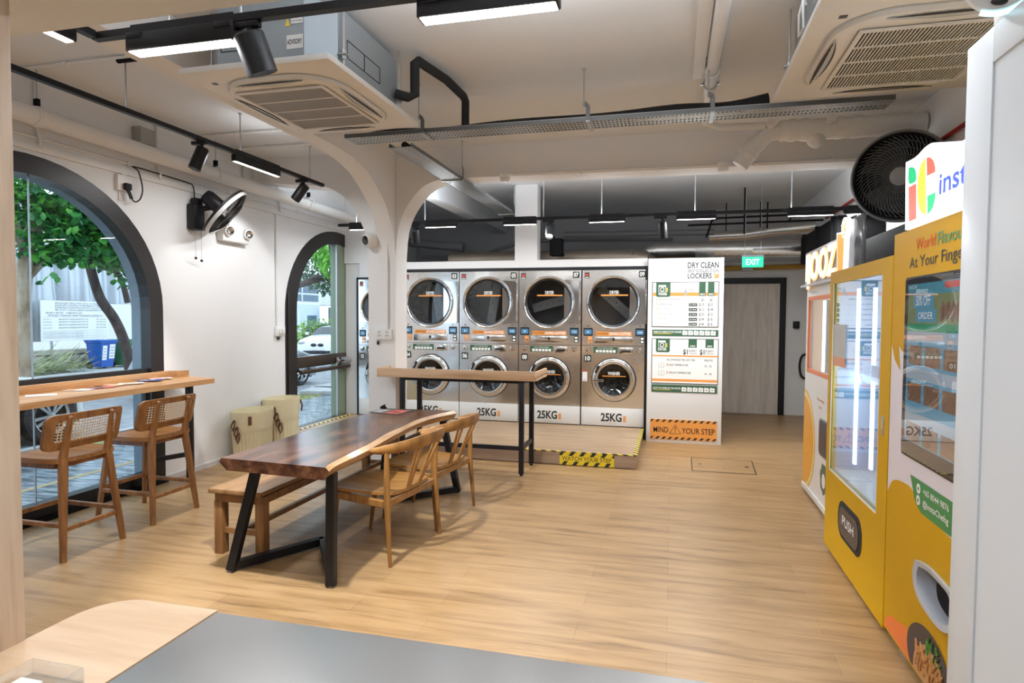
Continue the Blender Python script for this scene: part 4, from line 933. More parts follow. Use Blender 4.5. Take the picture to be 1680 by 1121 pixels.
for lab, x0, x1 in (('short linear lamp left of the column on the machine track', -4.00,-3.56),('linear lamp above dryer 03 on the machine track', -2.97,-2.56),('linear lamp above the gap between dryers 05 and 07', -1.97,-1.56),('linear lamp above dryer 09 on the machine track', -.95,-.53),('linear lamp above the white price-board panel', .03,.46),('linear lamp above the exit passage, left of the orange juice sign', 1.18,1.645)):
    linear_lamp(lab, ((x0+x1)/2,7.30,2.738), x1-x0, 0, G, 2.5 if x0 > 0 else 1.2, .046, .042, .30 if x0 > 0 else .55)
linear_lamp('linear lamp behind the big fan at the right end of the machine track', (1.93,7.3,2.738), .36, 0, G, .35, .046, .042, .1)
G = 'spotlights on the track before the machines'
spot('black spotlight on the machine track just right of the column', (-3.12,7.3,2.738), (-.25,.75,-.75), G, 0)
spot('lit spotlight on the machine track above dryer 05', (-1.42,7.3,2.738), (.05,-.55,-.7), G, .6)
spot('black spotlight on the machine track above dryer 09 hanging straight', (-.14,7.3,2.738), (.08,.35,-.95), G, .8, angle=60)
spot('black spotlight on the machine track behind the orange juice sign', (1.80,7.3,2.738), (.2,.4,-.9), G, 0)
track('black light track along the left wall ceiling, hung on rods', (-3.74,1.3,3.03), (-3.74,6.24,3.03), [(-3.74,1.7),(-3.74,3.67),(-3.74,4.88),(-3.74,5.99)])
G = 'fittings on the left track'
spot('black spotlight on the left track nearest the big arched window', (-3.74,4.38,3.012), (-.25,-.25,-.94), 'spotlights on the left track', 2.2, angle=90)
linear_lamp('linear lamp on the left track between its two spotlights', (-3.745,5.12,3.012), .66, 1, G, 1.5, .06, .045, .04)
spot('black spotlight near the far end of the left track', (-3.74,5.84,3.012), (-.66,.02,-.75), 'spotlights on the left track', .58, angle=92)
linear_lamp('linear lamp on the left track, out of view behind the oak jamb', (-3.745,2.0,3.012), .66, 1, G, 1.1, .06, .045, .5)
# near track
track('black light track across the top left of the view near the kiosk', (-2.80,2.57,2.975), (2.3,2.57,2.975), [(-2.36,2.57),(-1.96,2.57),(-.2,2.57),(1.2,2.57)])
track('short black light track turning towards the kiosk at the upper left', (-2.78,1.2,2.975), (-2.78,2.54,2.975), [(-2.78,1.6)])
G = 'large linear lamps on the near track'
linear_lamp('large linear lamp at upper left, crossing the ceiling beam', (-2.28,2.575,2.958), .60, 0, G, 1.4, .085, .085, .05)
linear_lamp('large linear lamp cut off by the top edge of the view', (-.78,2.62,2.975), .62, 0, G, 1.35, .085, .085, 2.6)
linear_lamp('large linear lamp beyond the top right of the view', (.75,2.60,2.958), .62, 0, G, 1.35, .085, .085, 2.6)
linear_lamp('linear lamp at the far upper left running towards the kiosk', (-2.78,2.17,2.958), .52, 1, G, 1.4, .07, .06, .05)
spot('big black spotlight hanging in front of the left ceiling cassette', (-1.93,2.57,2.958), (.19,.35,-.95), 'spotlight on the near track', 7.5, .18, .07, angle=80)
# ---------------------------------------------------------------- ceiling cassettes
def grille_mat(name, axis, period, duty, c1, c2):
    d = [0,0,0]; d[axis] = 1; return stripes(name, c1, c2, period, duty, tuple(d), .5)
GR1 = mat('fine_grey_grille', (.36,.355,.345), .5); GRD = mat('grille_slot_dark', (.03,.028,.026), .7)
VANE = mat('grey_vane', (.50,.53,.55), .4)
def cassette(label, x0, x1, y0, y1, z, coarse, logo, tape):
    cx, cy = (x0+x1)/2, (y0+y1)/2; hx, hy = (x1-x0)/2, (y1-y0)/2
    t = thing('ceiling_cassette', label, 'air conditioner', (cx, cy, z), 0, 'ceiling cassette air conditioners')
    mb = MB(); mb.box((-hx,-hy,0),(hx,hy,.035), PLASTW, bev=.006); mb.build('fascia_panel', t)
    def ro(sx, sy, r, n=8): return roundrect(-hx*sx, hx*sx, -hy*sy, hy*sy, r, n)
    mb = MB(); N = len(ro(.8,.8,.2)); loops = []
    for sx, sz, r, zz in ((.80,.78,.26,.0),(.79,.77,.25,-.022),(.745,.73,.22,-.03),(.66,.655,.10,-.034),(.63,.63,.06,-.030)): loops.append([(x, y, zz) for x, y in ro(sx, sz, r)])
    vs = [p for l in loops for p in l]; fs = []
    for j in range(len(loops)-1):
        for k in range(N): fs.append((j*N+k, j*N+(k+1) % N, (j+1)*N+(k+1) % N, (j+1)*N+k))
    fs.append([(len(loops)-1)*N+k for k in range(N)]); mb.add(vs, fs, PLASTW); mb.build('bezel', t, smooth=50)
    mb = MB(); P = ro(.825,.80,.27); Q = ro(.80,.78,.26)
    vs = [(x,y,-.003) for x, y in P]+[(x,y,-.003) for x, y in Q]; mb.add(vs, [(k,(k+1) % N,N+(k+1) % N,N+k) for k in range(N)], GASKET if False else VANE); mb.build('shade_ring', t)  # flat grey ring painted in for the shadow line round the bezel
    gx, gy = hx*.585, hy*.575
    mb = MB(); mb.add([(-gx,-gy,-.0345),(gx,-gy,-.0345),(gx,gy,-.0345),(-gx,gy,-.0345)], [(0,1,2,3)], GRD)
    if coarse:
        n = 40
        for k in range(n): x = -gx + 2*gx*(k+.5)/n; mb.box((x-gx/n*.40,-gy,-.039),(x+gx/n*.40,gy,-.0346), PLASTW)
    else:
        n = 58
        for k in range(n): x = -gx + 2*gx*(k+.5)/n; mb.box((x-gx/n*.62,-gy,-.038),(x+gx/n*.62,gy,-.0346), GR1)
    for k in range(1, 4): y = -gy + 2*gy*k/4; mb.box((-gx,y-.005,-.041),(gx,y+.005,-.0346), PLASTW)
    mb.box((-gx-.012,-gy-.012,-.046),(-gx,gy+.012,-.034), PLASTW).box((gx,-gy-.012,-.046),(gx+.012,gy+.012,-.034), PLASTW).box((-gx,-gy-.012,-.046),(gx,-gy,-.034), PLASTW).box((-gx,gy,-.046),(gx,gy+.012,-.034), PLASTW)
    mb.build('return_grille', t)
    for ax, s_ in ((0,-1),(0,1),(1,-1),(1,1)):
        mb = MB(); n = 10; Lh = (hx if ax == 0 else hy)*.46; o = (hy*.735 if ax == 0 else hx*.755)*s_
        prof = [(-Lh+2*Lh*k/n, (.045)*(1-abs(2*k/n-1)**2.2)) for k in range(n+1)]
        for q, (zz, mm, g) in enumerate(((-.0335, GRD, 1.0),(-.037, VANE, .72))):
            a = [(u, o - s_*w*g*.9, zz) if ax == 0 else (o - s_*w*g*.9, u, zz) for u, w in prof]; b = [(u, o+s_*w*g*.25, zz+.006*q) if ax == 0 else (o+s_*w*g*.25, u, zz+.006*q) for u, w in prof]
            mb.add(a+b, [(k, k+1, n+2+k, n+1+k) for k in range(n)], mm)
        mb.build('air_vane', t)
    mb = MB(); bh = min(.36, ZC-z-.03-.06); ch = .13; mb.prism([(hx*.86*a-(ch*b_ if abs(b_) else 0)*0 + dx, hy*.86*c_ + dy, .035) for a, c_, b_, dx, dy in ((-1,-1,0,ch,0),(1,-1,0,-ch,0),(1,-1,0,0,ch),(1,1,0,0,-ch),(1,1,0,-ch,0),(-1,1,0,ch,0),(-1,1,0,0,-ch),(-1,-1,0,0,ch))], (0,0,bh), GREYBODY)
    for k in range(2):   # pressed knock-out outlines
        for u0, u1 in ((-.62,-.30),(-.30,.02)) if k == 0 else ((-.55,-.15),(-.15,.25)):
            for e, (a, b) in enumerate((((u0,.10),(u1,.10)),((u0,.20),(u1,.20)),((u0,.10),(u0,.20)),((u1,.10),(u1,.20)))):
                f = (lambda u, z_: (hx*.86*u, -hy*.862, .035+z_)) if k == 0 else (lambda u, z_: (hx*.862, hy*.86*u, .035+z_))
                mb.bar(f(*a), f(*b), .004, .004, GRD)
    mb.build('casing', t)
    for sx in (-1, 1):
        for sy in (-1, 1):
            mb = MB(); x, y = sx*hx*.92, sy*hy*.62; mb.cyl((x,y,.06),(x,y,ZC-z),.006, GALV, 8); mb.box((sx*hx*.86,y-.025,.11),(sx*hx*.97,y+.025,.116), GALV).cyl((x,y,.09),(x,y,.14),.014, GALV, 8); mb.build('hanger_rod', t)
    if logo:
        mb = MB(); mb.box((hx*.36,-hy*.862-.002,.11),(hx*.57,-hy*.862,.185), PLASTIC); mb.text('ADVISORY', (hx*.465,-hy*.862-.002,.135), RX, UZ, .026, INK, 'C', width=.092, bold=.02)
        mb.build('casing_label', t); mb = MB(); mb.box((hx*.42,-hy*.862-.002,.245),(hx*.57,-hy*.862,.275), PLASTIC); mb.text('Authorized dealer', (hx*.495,-hy*.862-.002,.255), RX, UZ, .010, INK, 'C', width=.068); mb.build('casing_label', t); mb = MB(); mb.poly([(hx*.34,-hy*.862-.002,.235),(hx*.41,-hy*.862-.002,.235),(hx*.375,-hy*.862-.002,.285)], mat_yel); mb.build('casing_label', t)
    mb = MB(); mb.box((-hx*.80,-hy*.74,-.004),(-hx*.74,-hy*.70,0), GASKET); mb.build('infrared_window', t)
    if tape: mb = MB(); mb.tube([(-hx*.97,-.22,.18),(-hx*1.0,-.26,.20),(-hx*1.02,-.20,.14),(-hx*1.0,-.14,.06),(-hx*.98,-.2,.08),(-hx*1.03,-.3,.26),(-hx*.98,-.34,.34)], .006, PLASTIC, 6); mb.build('coiled_cable', t)
    return t
cassette('white ceiling cassette at the upper left beside the arched beam', -2.715, -1.77, 3.015, 4.225, 2.95, False, True, False)
cassette('white ceiling cassette at the upper right above the vending machines', .595, 1.70, 2.96, 4.245, 2.95, True, False, True)
# ---------------------------------------------------------------- cable trays, insulated pipes
TRAYP = perf('perforated_tray', (.50,.51,.50), .05, .5, (0,1), .85, .4, .56); TRAYS = mat('tray_side_steel', (.20,.205,.21), .45, metal=.7)
def tray(label, p0, p1, w, hang, axis):
    p0, p1 = V(p0), V(p1); c = (p0+p1)/2; t = thing('cable_tray', label, 'cable tray', c, 0, 'perforated cable trays')
    L = (p1-p0).length/2
    def bx(mb, a0, a1, b0, b1, z0, z1, m): return mb.box((a0,b0,z0),(a1,b1,z1), m) if axis == 0 else mb.box((b0,a0,z0),(b1,a1,z1), m)
    mb = MB(); bx(mb, -L, L, -w/2, w/2, 0, .003, TRAYP); mb.build('tray_base', t)
    mb = MB(); 
    for s_ in (-1, 1): bx(mb, -L, L, s_*w/2-.0015, s_*w/2+.0015, 0, .030, TRAYS); bx(mb, -L, L, s_*w/2-.004-(.008 if s_ > 0 else 0), s_*w/2+.004+(.008 if s_ < 0 else 0), .029, .032, GALV)
    mb.build('tray_side', t)
    for s in hang:
        mb = MB(); a = s; o = -w/2-.02
        P = (lambda u, v, z: (u, v, z)) if axis == 0 else (lambda u, v, z: (-v, u, z))
        mb.bar(P(a,-w/2-.02,-.006), P(a,w/2+.02,-.006), .03, .010, GALV)
        mb.bar(P(a,-w/2-.012,-.01), P(a,-w/2-.012,.10), .03, .006, TRAYS, up=P(0,1,0)); mb.bar(P(a,-w/2-.012,.10), P(a-.03,-w/2-.012,.13), .03, .006, TRAYS, up=P(0,1,0)); x, y, _ = P(a-.03,-w/2-.012,0); rod(mb, x, y, .10, ZC-c.z); mb.build('hanger', t)
    return t
tray('perforated steel cable tray crossing the room below the ceiling', (-2.56,4.79,3.02), (1.38,4.62,3.02), .20, (-1.30,-.02,.84), 0)
tray('perforated steel cable tray running back over the machines', (-2.215,4.90,3.005), (-2.215,9.2,3.005), .20, (-.85,1.35), 1)
INSUL = mat('black_foam_insulation', (.012,.012,.013), .85, var=.3, bump=.4, scale=25)
mb = MB(); mb.tube(smoothp([(-2.5,4.80,3.07),(-2.2,4.79,3.085),(-1.8,4.775,3.063),(-1.2,4.74,3.075),(-.5,4.71,3.063),(0,4.69,3.08),(.35,4.67,3.063),(.62,4.66,3.10)], 5), .040, INSUL, 10)
tag(mb.build('insulated_pipe'), 'black insulated pipe lying along the cross cable tray', 'pipe')
mb = MB(); mb.tube(smoothp([(-2.22,5.0,3.05),(-2.22,5.5,3.06),(-2.22,6.2,3.05),(-2.22,7.5,3.055),(-2.22,9.1,3.05)], 5), .03, INSUL, 10)
tag(mb.build('insulated_pipe'), 'black insulated pipe lying along the rearward cable tray', 'pipe')
mb = MB(); mb.tube([(-1.82,3.95,3.09),(-1.74,3.98,3.07),(-1.70,4.0,3.09),(-1.70,4.0,3.30),(-1.69,4.03,3.325),(-1.62,4.40,3.325),(-1.61,4.75,3.325),(-1.61,4.80,3.30),(-1.61,4.80,3.11)], .032, INSUL, 12)
tag(mb.build('insulated_pipe'), 'black insulated pipe bending from the left cassette down to the cable tray', 'pipe')
# ---------------------------------------------------------------- pipes along the left wall
t = thing('ceiling_pipe', 'thick cream drain pipe running along the left wall below the ceiling', 'pipe', (-4.55,5,3.05))
mb = MB(); mb.cyl((0,-3.8,.02),(0,3.45,-.04),.066, PIPE, 24); mb.cyl((0,-1.35,.0),(0,-1.29,.0),.074, PIPE, 24); mb.cyl((0,2.2,-.03),(0,2.3,-.03),.074, PIPE, 24); mb.build('pipe_run', t)
for y in (-1.32, .55, 2.25):
    mb = MB(); mb.cyl((.0,y,.06),(0,y,.34),.005, GALV, 8); mb.lathe([(.073,-.012),(.078,-.012),(.078,.012),(.073,.012)], (0,y,0), (0,1,0), PIPE, 24); mb.box((-.02,y-.012,.07),(.02,y+.012,.13), BLACKM); mb.build('pipe_clamp', t)
mb = MB(); mb.box((XL,1.0,2.83),(XL+.02,8.44,2.888), PIPE, bev=.004); tag(mb.build('cable_trunking'), 'flat cream cable trunking along the left wall under the pipe', 'trunking')
mb = MB(); mb.cyl((XL+.018,1.0,2.935),(XL+.018,8.4,2.93),.011, PIPE, 10)
for y in (2,3.3,4.6,5.9,7.2): mb.box((XL,y-.01,2.915),(XL+.034,y+.01,2.95), PIPE)
tag(mb.build('conduit'), 'thin cream conduit above the flat trunking on the left wall', 'conduit')
for k, (y, lab) in enumerate(((3.78,'short conduit drop behind the pipe above the big window'),(4.93,'short conduit drop behind the pipe right of the twin socket'),(6.16,'short conduit drop behind the pipe near the wall fan'),(6.80,'short conduit drop behind the pipe before the glass door'))):
    mb = MB(); mb.tube([(XL+.02,y,ZC-.005),(XL+.02,y,3.0),(XL+.035,y+.015,2.92),(XL+.035,y+.015,2.87)], .014, PIPE, 10); tag(mb.build('conduit'), 'cream '+lab, 'conduit', 'conduit drops on the left wall')
t = thing('junction_box', 'grey metal junction box on the wall behind the thick pipe', 'junction box', (XL, 4.75, 3.13)); mb = MB(); mb.box((0,-.085,0),(.09,.085,.15), mat('grey_box', (.36,.355,.34), .5), bev=.006); mb.build('box_body', t); mb = MB(); mb.box((.09,-.08,.005),(.095,.08,.145), bpy.data.materials['grey_box']); mb.build('cover_plate', t)
# ceiling conduits over the left bay
for y, z, lab in ((3.6,ZC-.02,'conduit across the left bay ceiling with a black flex, nearest'),(5.35,ZC-.02,'conduit across the left bay ceiling behind the nearest one'),(5.85,ZC-.02,'conduit across the left bay ceiling nearest the column arch')):
    mb = MB(); mb.cyl((XL,y,z),(-3.12,y,z),.011, PIPE, 10); mb.cyl((-4.2,y,z),(-4.17,y,z),.018, PIPE, 10)
    if y < 4: mb.cyl((-3.75,y+.02,z-.01),(-3.58,y+.02,z-.01),.020, BLACKM, 10); mb.cyl((-3.50,y+.02,z-.01),(-3.3,y+.02,z-.01),.018, BLACKM, 10)
    tag(mb.build('conduit'), lab, 'conduit', 'conduits across the left bay ceiling')
# wall conduit, isolator
mb = MB(); mb.cyl((XL+.014,6.755,1.46),(XL+.014,6.755,2.835),.012, PIPE, 10); mb.cyl((XL+.014,6.755,1.66),(XL+.014,6.755,1.69),.020, PIPE, 10); mb.cyl((XL+.014,6.755,2.3),(XL+.014,6.755,2.33),.018, PIPE, 10); tag(mb.build('conduit'), 'vertical cream conduit on the left wall down to the switch beside the glass door', 'conduit')
t = thing('switch_box', 'white isolator switch box left of the glass door', 'switch', (XL, 6.80, 1.345)); mb = MB(); mb.box((0,-.085,0),(.045,.085,.12), PLASTIC, bev=.01); mb.build('box_body', t); mb = MB(); mb.box((.045,-.05,.03),(.06,-.01,.09), PLASTIC, bev=.004).box((.045,.01,.03),(.06,.05,.09), PLASTIC, bev=.004); mb.build('rocker', t); mb = MB(); mb.box((.0,-.03,-.045),(.02,.0,-.012), GASKET); mb.build('cable_gland', t)
mb = MB(); mb.cyl((-3.01,6.326,1.46),(-3.01,6.326,2.42),.011, PIPE, 10); mb.cyl((-3.01,6.326,1.64),(-3.01,6.326,1.66),.018, PIPE, 10); tag(mb.build('conduit'), 'thin cream conduit down the front of the column', 'conduit')
t = thing('socket_plate', 'white double socket plate on the front of the column', 'socket', (-3.055, 6.34, 1.345)); mb = MB(); plateXZ(mb, -.095, .095, 0, .115, -.035, 0, PLASTIC, .01); mb.build('plate', t)
for x in (-.045,.045): mb = MB(); mb.box((x-.03,-.04,.02),(x+.03,-.034,.095), PLASTIC, bev=.003).box((x-.012,-.0415,.07),(x+.012,-.039,.085), INKGREY).box((x-.012,-.0415,.035),(x-.006,-.039,.05), GASKET).box((x+.006,-.0415,.035),(x+.012,-.039,.05), GASKET); mb.build('outlet', t)
mb = MB(); mb.box((-3.14,6.322,1.285),(-3.115,6.34,1.325), GASKET, bev=.004); tag(mb.build('sensor'), 'tiny black sensor under the column socket plate', 'sensor')
t = thing('twin_socket', 'white twin socket with a black plug high beside the big window', 'socket', (XL, 4.555, 2.62)); mb = MB(); mb.box((0,-.075,.06),(.035,.075,.20), PLASTIC, bev=.008).box((0,-.03,.2),(.03,.03,.209), PIPE).box((0,-.045,-.02),(.012,.04,.06), PIPE, bev=.004); mb.build('plate', t)
t = thing('power_plug', 'black power plug and lead of the wall fan', 'plug', (XL+.035, 4.56, 2.69)); mb = MB(); mb.box((0,-.032,.0),(.04,.032,.06), RUBBER, bev=.01).bar((.02,.0,.01),(.03,.03,-.07),.025,.02, RUBBER); mb.build('plug_body', t)
mb = MB(); mb.tube(smoothp([(.03,.03,-.07),(.03,.07,-.09),(.025,.13,-.05),(.02,.16,.05),(.02,.12,.19),(.005,.09,.225),(.004,.5,.222),(.004,.72,.215),(.01,.80,.18),(.02,.80,-.05)], 5), .006, RUBBER, 8); mb.build('lead', t)
# emergency light
t = thing('emergency_light', 'white twin-lamp emergency light on the left wall behind the fan', 'emergency light', (XL, 5.95, 2.39)); mb = MB(); mb.box((0,-.22,0),(.085,.22,.16), PLASTIC, bev=.02); mb.build('light_body', t)
for y in (-.15,.16):
    mb = MB(); mb.lathe([(.055,0),(.06,.02),(.055,.05),(.045,.055)], (.085,y,.115), V((.8,-.3,-.15)), PLASTIC, 24); mb.lathe([(.046,.05),(.03,.03),(.012,.02),(.001,.02)], (.085,y,.115), V((.8,-.3,-.15)), CHROME, 24); mb.build('lamp_head', t)
mb = MB(); mb.cyl((.01,-.03,.16),(.01,-.03,.43),.006, PIPE, 8); mb.build('feed_cable', t)
# wall fan
t = thing('wall_fan', 'black wall fan with a pale rim tilted down on the left wall', 'fan', (XL, 5.38, 2.45))
mb = MB(); mb.box((0,-.075,.0),(.10,.075,.26), BLACK, bev=.02).box((.02,-.05,.24),(.10,.05,.32), BLACK, bev=.02); mb.build('wall_bracket', t)
ax = V((.62,.38,-.64)).normalized(); hub = V((.30,.10,.20))
mb = MB(); mb.tube([(.05,0,.2),(.14,.03,.22),(.20,.07,.24)], .028, BLACK, 10); mb.lathe([(.001,-.24),(.06,-.23),(.075,-.19),(.075,-.06),(.06,-.03),(.001,-.03)], hub, ax, BLACK, 24); mb.build('motor', t)
mb = MB(); R_ = .27
for k in range(52):
    a = 2*pi*k/52; u = ax.orthogonal().normalized(); w = ax.cross(u); d = u*cos(a)+w*sin(a)
    mb.tube([hub+ax*(-.02)+d*.05, hub+ax*(-.01)+d*.14, hub+ax*.03+d*R_], .0022, BLACK, 4, caps=False); mb.tube([hub+ax*.03+d*R_, hub+ax*.085+d*.16, hub+ax*.095+d*.03], .0022, BLACK, 4, caps=False)
mb.build('wire_guard', t, smooth=0)
mb = MB(); mb.lathe([(R_-.004,.015),(R_+.008,.015),(R_+.012,.035),(R_+.006,.052),(R_-.004,.05),(R_-.004,.015)], hub, ax, mat('pale_fan_rim', (.55,.55,.53), .4), 48); mb.lathe([(R_+.001,-.01),(R_+.009,-.01),(R_+.009,.015),(R_+.001,.015)], hub, ax, BLACK, 48); mb.build('rim', t, smooth=40)
mb = MB(); mb.lathe([(.001,.105),(.045,.10),(.05,.09),(.001,.088)], hub, ax, BLACK, 20); mb.build('hub_cap', t)
for k in range(3):
    a0 = 2*pi*k/3; u = ax.orthogonal().normalized(); w = ax.cross(u); mb = MB()
    mb.grid(lambda p, q: hub + ax*(.03+.03*(q-.5)*1) + (u*cos(a0+(q-.5)*1.1)+w*sin(a0+(q-.5)*1.1))*(.04+.17*p), 6, 6, BLACK); mb.build('blade', t)
for y, z in ((-.02,-.28),(.06,-.30)): mb = MB(); mb.cyl((.06,y,.0),(.06,y,z),.0018, INKGREY, 5); mb.sphere((.06,y,z), .014, BLACK, 10, 6); mb.build('pull_cord', t)
# CCTV dome on the column
t = thing('dome_camera', 'white eyeball security camera on the left edge of the column', 'security camera', (-3.20, 6.34, 2.43)); mb = MB(); mb.box((-.02,-.03,-.085),(.095,.0,.065), PLASTIC, bev=.008); mb.build('base_plate', t)
mb = MB(); d = V((-.35,-.9,-.15)).normalized(); mb.lathe([(.075,0),(.078,.05),(.07,.10),(.055,.118),(.05,.112)], (.02,-.02,0), d, PLASTIC, 28); mb.build('camera_body', t); mb = MB(); mb.lathe([(.051,.112),(.03,.116),(.001,.118)], (.02,-.02,0), d, mat('camera_glass', (.01,.01,.012), .08), 24); mb.build('lens', t)
# smoke detectors and conduit on the cross beam
mb = MB(); mb.cyl((-1.66,6.328,3.065),(2.0,6.328,3.04),.011, PIPE, 10); 
for x in (-.9,-.1,.7,1.4): mb.box((x-.01,6.315,3.03),(x+.01,6.34,3.075), PIPE)
tag(mb.build('conduit'), 'white conduit along the bottom edge of the cross beam', 'conduit')
for x, lab in ((-1.69,'white smoke detector at the left end of the beam conduit'),(.45,'white smoke detector under the beam right of the drain pipe elbow')):
    t = thing('smoke_detector', lab, 'smoke detector', (x,6.32,3.005), 0, 'smoke detectors on the cross beam'); mb = MB(); mb.lathe([(.001,-.02),(.04,-.02),(.05,.0),(.052,.015),(.045,.02)], (0,0,0), (0,0,1), PLASTIC, 24); mb.build('detector_head', t); mb = MB(); mb.lathe([(.045,.018),(.055,.02),(.055,.06),(.001,.06)], (0,0,0), (0,0,1), PLASTIC, 24); mb.build('detector_base', t)
# white drain pipework right
t = thing('drain_pipe', 'thick white drain pipe with an elbow running below the right cassette', 'pipe', (.9,5.9,3.2))
mb = MB(); mb.cyl((-.02,0,.015),(1.09,0,.007),.086, PIPE, 24); mb.build('pipe_run', t)
mb = MB(); mb.tube([(.02,0,.02),(-.12,0,0),(-.24,.02,-.12),(-.34,.03,-.26)], .072, PIPE, 20); mb.cyl((-.25,.02,-.13),(-.28,.02,-.17),.084, PIPE, 20); mb.build('elbow', t)
for x in (.05,.15,.42,.55): mb = MB(); mb.cyl((x,0,.015),(x+.05,0,.014),.094, PIPE, 24); mb.build('coupling', t)
mb = MB(); mb.sphere((.27,0,-.07), .075, PIPE, 18, 12); mb.build('trap', t)
for x in (-.10,.36): mb = MB(); mb.cyl((x,-.02,.05),(x,-.14,.06),.034, PIPE, 16); mb.lathe([(.034,.0),(.040,.0),(.040,.03),(.022,.03),(.022,.01)], (x,-.12,.06), (0,-1,0), PIPE, 16); mb.build('access_plug', t)
t = thing('ceiling_pipe', 'white pipe on the ceiling running from the beam towards the viewer', 'pipe', (.25,3.5,3.335)); mb = MB(); mb.cyl((0,-1.7,.0),(0,1.62,.0),.042, PIPE, 20); mb.cyl((0,1.2,0),(0,1.28,0),.052, PIPE, 20); mb.tube([(0,1.55,0),(0,2.2,-.06),(.12,2.3,-.08),(.5,2.35,-.08)], .030, PIPE, 14); mb.build('pipe_run', t)
mb = MB(); mb.lathe([(.045,-.01),(.052,-.01),(.052,.01),(.045,.01)], (0,1.45,0), (0,1,0), GALV, 18); mb.box((-.07,1.44,-.006),(.07,1.46,.006), GALV); mb.build('pipe_clip', t)
mb = MB(); mb.box((.12,-2.0,ZC-.03),(.20,4.9,ZC-.001), PIPE); tag(mb.build('cable_trunking'), 'flat cream trunking on the ceiling beside the white pipe', 'trunking')
# red pipe
mb = MB(); mb.cyl((1.975,2.5,2.99),(1.975,9.2,2.94),.017, mat('red_pipe_paint', (.42,.03,.025), .4), 12); tag(mb.build('fire_pipe'), 'thin red fire pipe along the right-hand beam', 'pipe')
# ---------------------------------------------------------------- ducts over the exit passage and behind the machines
t = thing('air_duct', 'wide silver round duct over the exit passage', 'duct', (.8,9.8,2.6)); mb = MB()
mb.lathe([(.125,-1.05),(.13,-1.03),(.125,-1.0),(.122,-.5),(.126,-.49),(.122,-.47),(.122,.3),(.127,.31),(.122,.33),(.122,1.35)], (0,0,0), (1,0,0), SILVER, 36); mb.build('duct_run', t, smooth=50)
mb = MB(); mb.tube([(-1.0,0,0),(-1.12,.0,-.01),(-1.24,.06,-.06),(-1.30,.1,-.2)], .125, SILVER, 24); mb.build('duct_elbow', t)
t = thing('air_duct', 'narrower silver duct above and behind the wide one', 'duct', (1.0,10.4,2.92)); mb = MB(); mb.tube([(-.45,0,-.05),(.1,0,-.03),(.5,-.2,.0),(1.2,-.4,.03)], .085, SILVER, 24); mb.build('duct_run', t)
for x in (-.2,.3): mb = MB(); mb.cyl((x,0,.04),(x,0,ZC-2.92),.008, BLACKM, 8); mb.build('hanger_rod', t)
t = thing('air_duct', 'dusty silver duct lying behind the machine tops', 'duct', (-2.0,9.3,2.46)); mb = MB(); mb.lathe([(.13,-1.35),(.135,-.8),(.13,-.79),(.135,.0),(.13,.02),(.135,.7),(.128,1.45)], (0,0,0), (1,0,0), mat('dusty_foil', (.30,.25,.20), .4, metal=.7, bump=.3, scale=12), 28, True); mb.build('duct_run', t, smooth=50)
mb = MB(); mb.tube([(1.45,0,0),(1.6,.0,-.02),(1.7,.1,-.1)], .125, bpy.data.materials['dusty_foil'], 20); mb.build('duct_elbow', t)
DGREY = mat('dim_grey_pipe', (.22,.22,.225), .6)
mb = MB(); mb.cyl((-4.3,9.9,2.84),(-3.35,9.9,2.73),.07, DGREY, 16); mb.cyl((-3.42,9.9,2.74),(-3.34,9.9,2.73),.085, DGREY, 16); tag(mb.build('service_pipe'), 'dim grey pipe in the dark space right of the column', 'pipe')
mb = MB(); mb.tube([(-4.2,10.2,2.62),(-3.3,10.2,2.58),(-2.4,10.2,2.85),(-1.5,10.2,2.85),(0,10.2,2.82)], .03, DGREY, 12); tag(mb.build('service_pipe'), 'dim grey cable bundle rising across the dark space', 'pipe')
mb = MB(); mb.cyl((-1.7,10.0,2.95),(.6,10.0,2.93),.012, DGREY, 8).cyl((-1.7,10.0,2.88),(.6,10.0,2.86),.012, DGREY, 8); tag(mb.build('service_pipe'), 'pair of thin grey pipes behind dryers 07 and 09', 'pipe')
mb = MB()
for y0, p in ((9.0,[(.45,9.2,2.72),(.52,9.2,2.95),(.60,9.2,2.98),(1.9,9.2,3.0)]),(9.1,[(.2,9.25,2.90),(1.95,9.25,2.92)]),(9.15,[(1.5,9.15,2.9),(1.55,9.15,2.98),(1.9,9.15,3.02)])): mb.tube(p, .014, BLACKM, 8)
mb.cyl((.95,9.22,2.75),(.95,9.22,ZC),.012, BLACKM, 8).cyl((1.22,9.05,2.8),(1.22,9.05,3.15),.010, BLACKM, 8); tag(mb.build('service_pipe'), 'thin black pipes above the silver duct over the exit passage', 'pipe')
mb = MB(); mb.box((-1.66,8.62,2.45),(-1.49,8.8,2.69), BLACKM, bev=.01).bar((-1.47,8.7,2.45),(-1.66,8.7,2.78),.03,.03, BLACKM); tag(mb.build('service_box'), 'dark control box behind the post above dryer 05', 'box')
t = thing('air_duct', 'large matt black duct along the right wall above the vending machines', 'duct', (2.0,7.3,2.35)); mb = MB(); mb.box((-.28,.2,0),(.19,2.2,.37), BLACKM, bev=.02); mb.box((-.25,-3.0,-.28),(.19,.3,.0), BLACKM, bev=.02); mb.build('duct_run', t)
for y in (.4,1.2,2.0): mb = MB(); mb.box((-.30,y-.02,-.02),(.195,y+.02,.385), BLACKM, bev=.005); mb.build('duct_flange', t)
t = thing('air_duct', 'silver-edged flexible duct below the black duct', 'duct', (1.9,8.6,2.20)); mb = MB(); mb.cyl((-.1,-.9,0),(.1,.9,.0),.11, SILVER, 24); mb.build('duct_run', t)
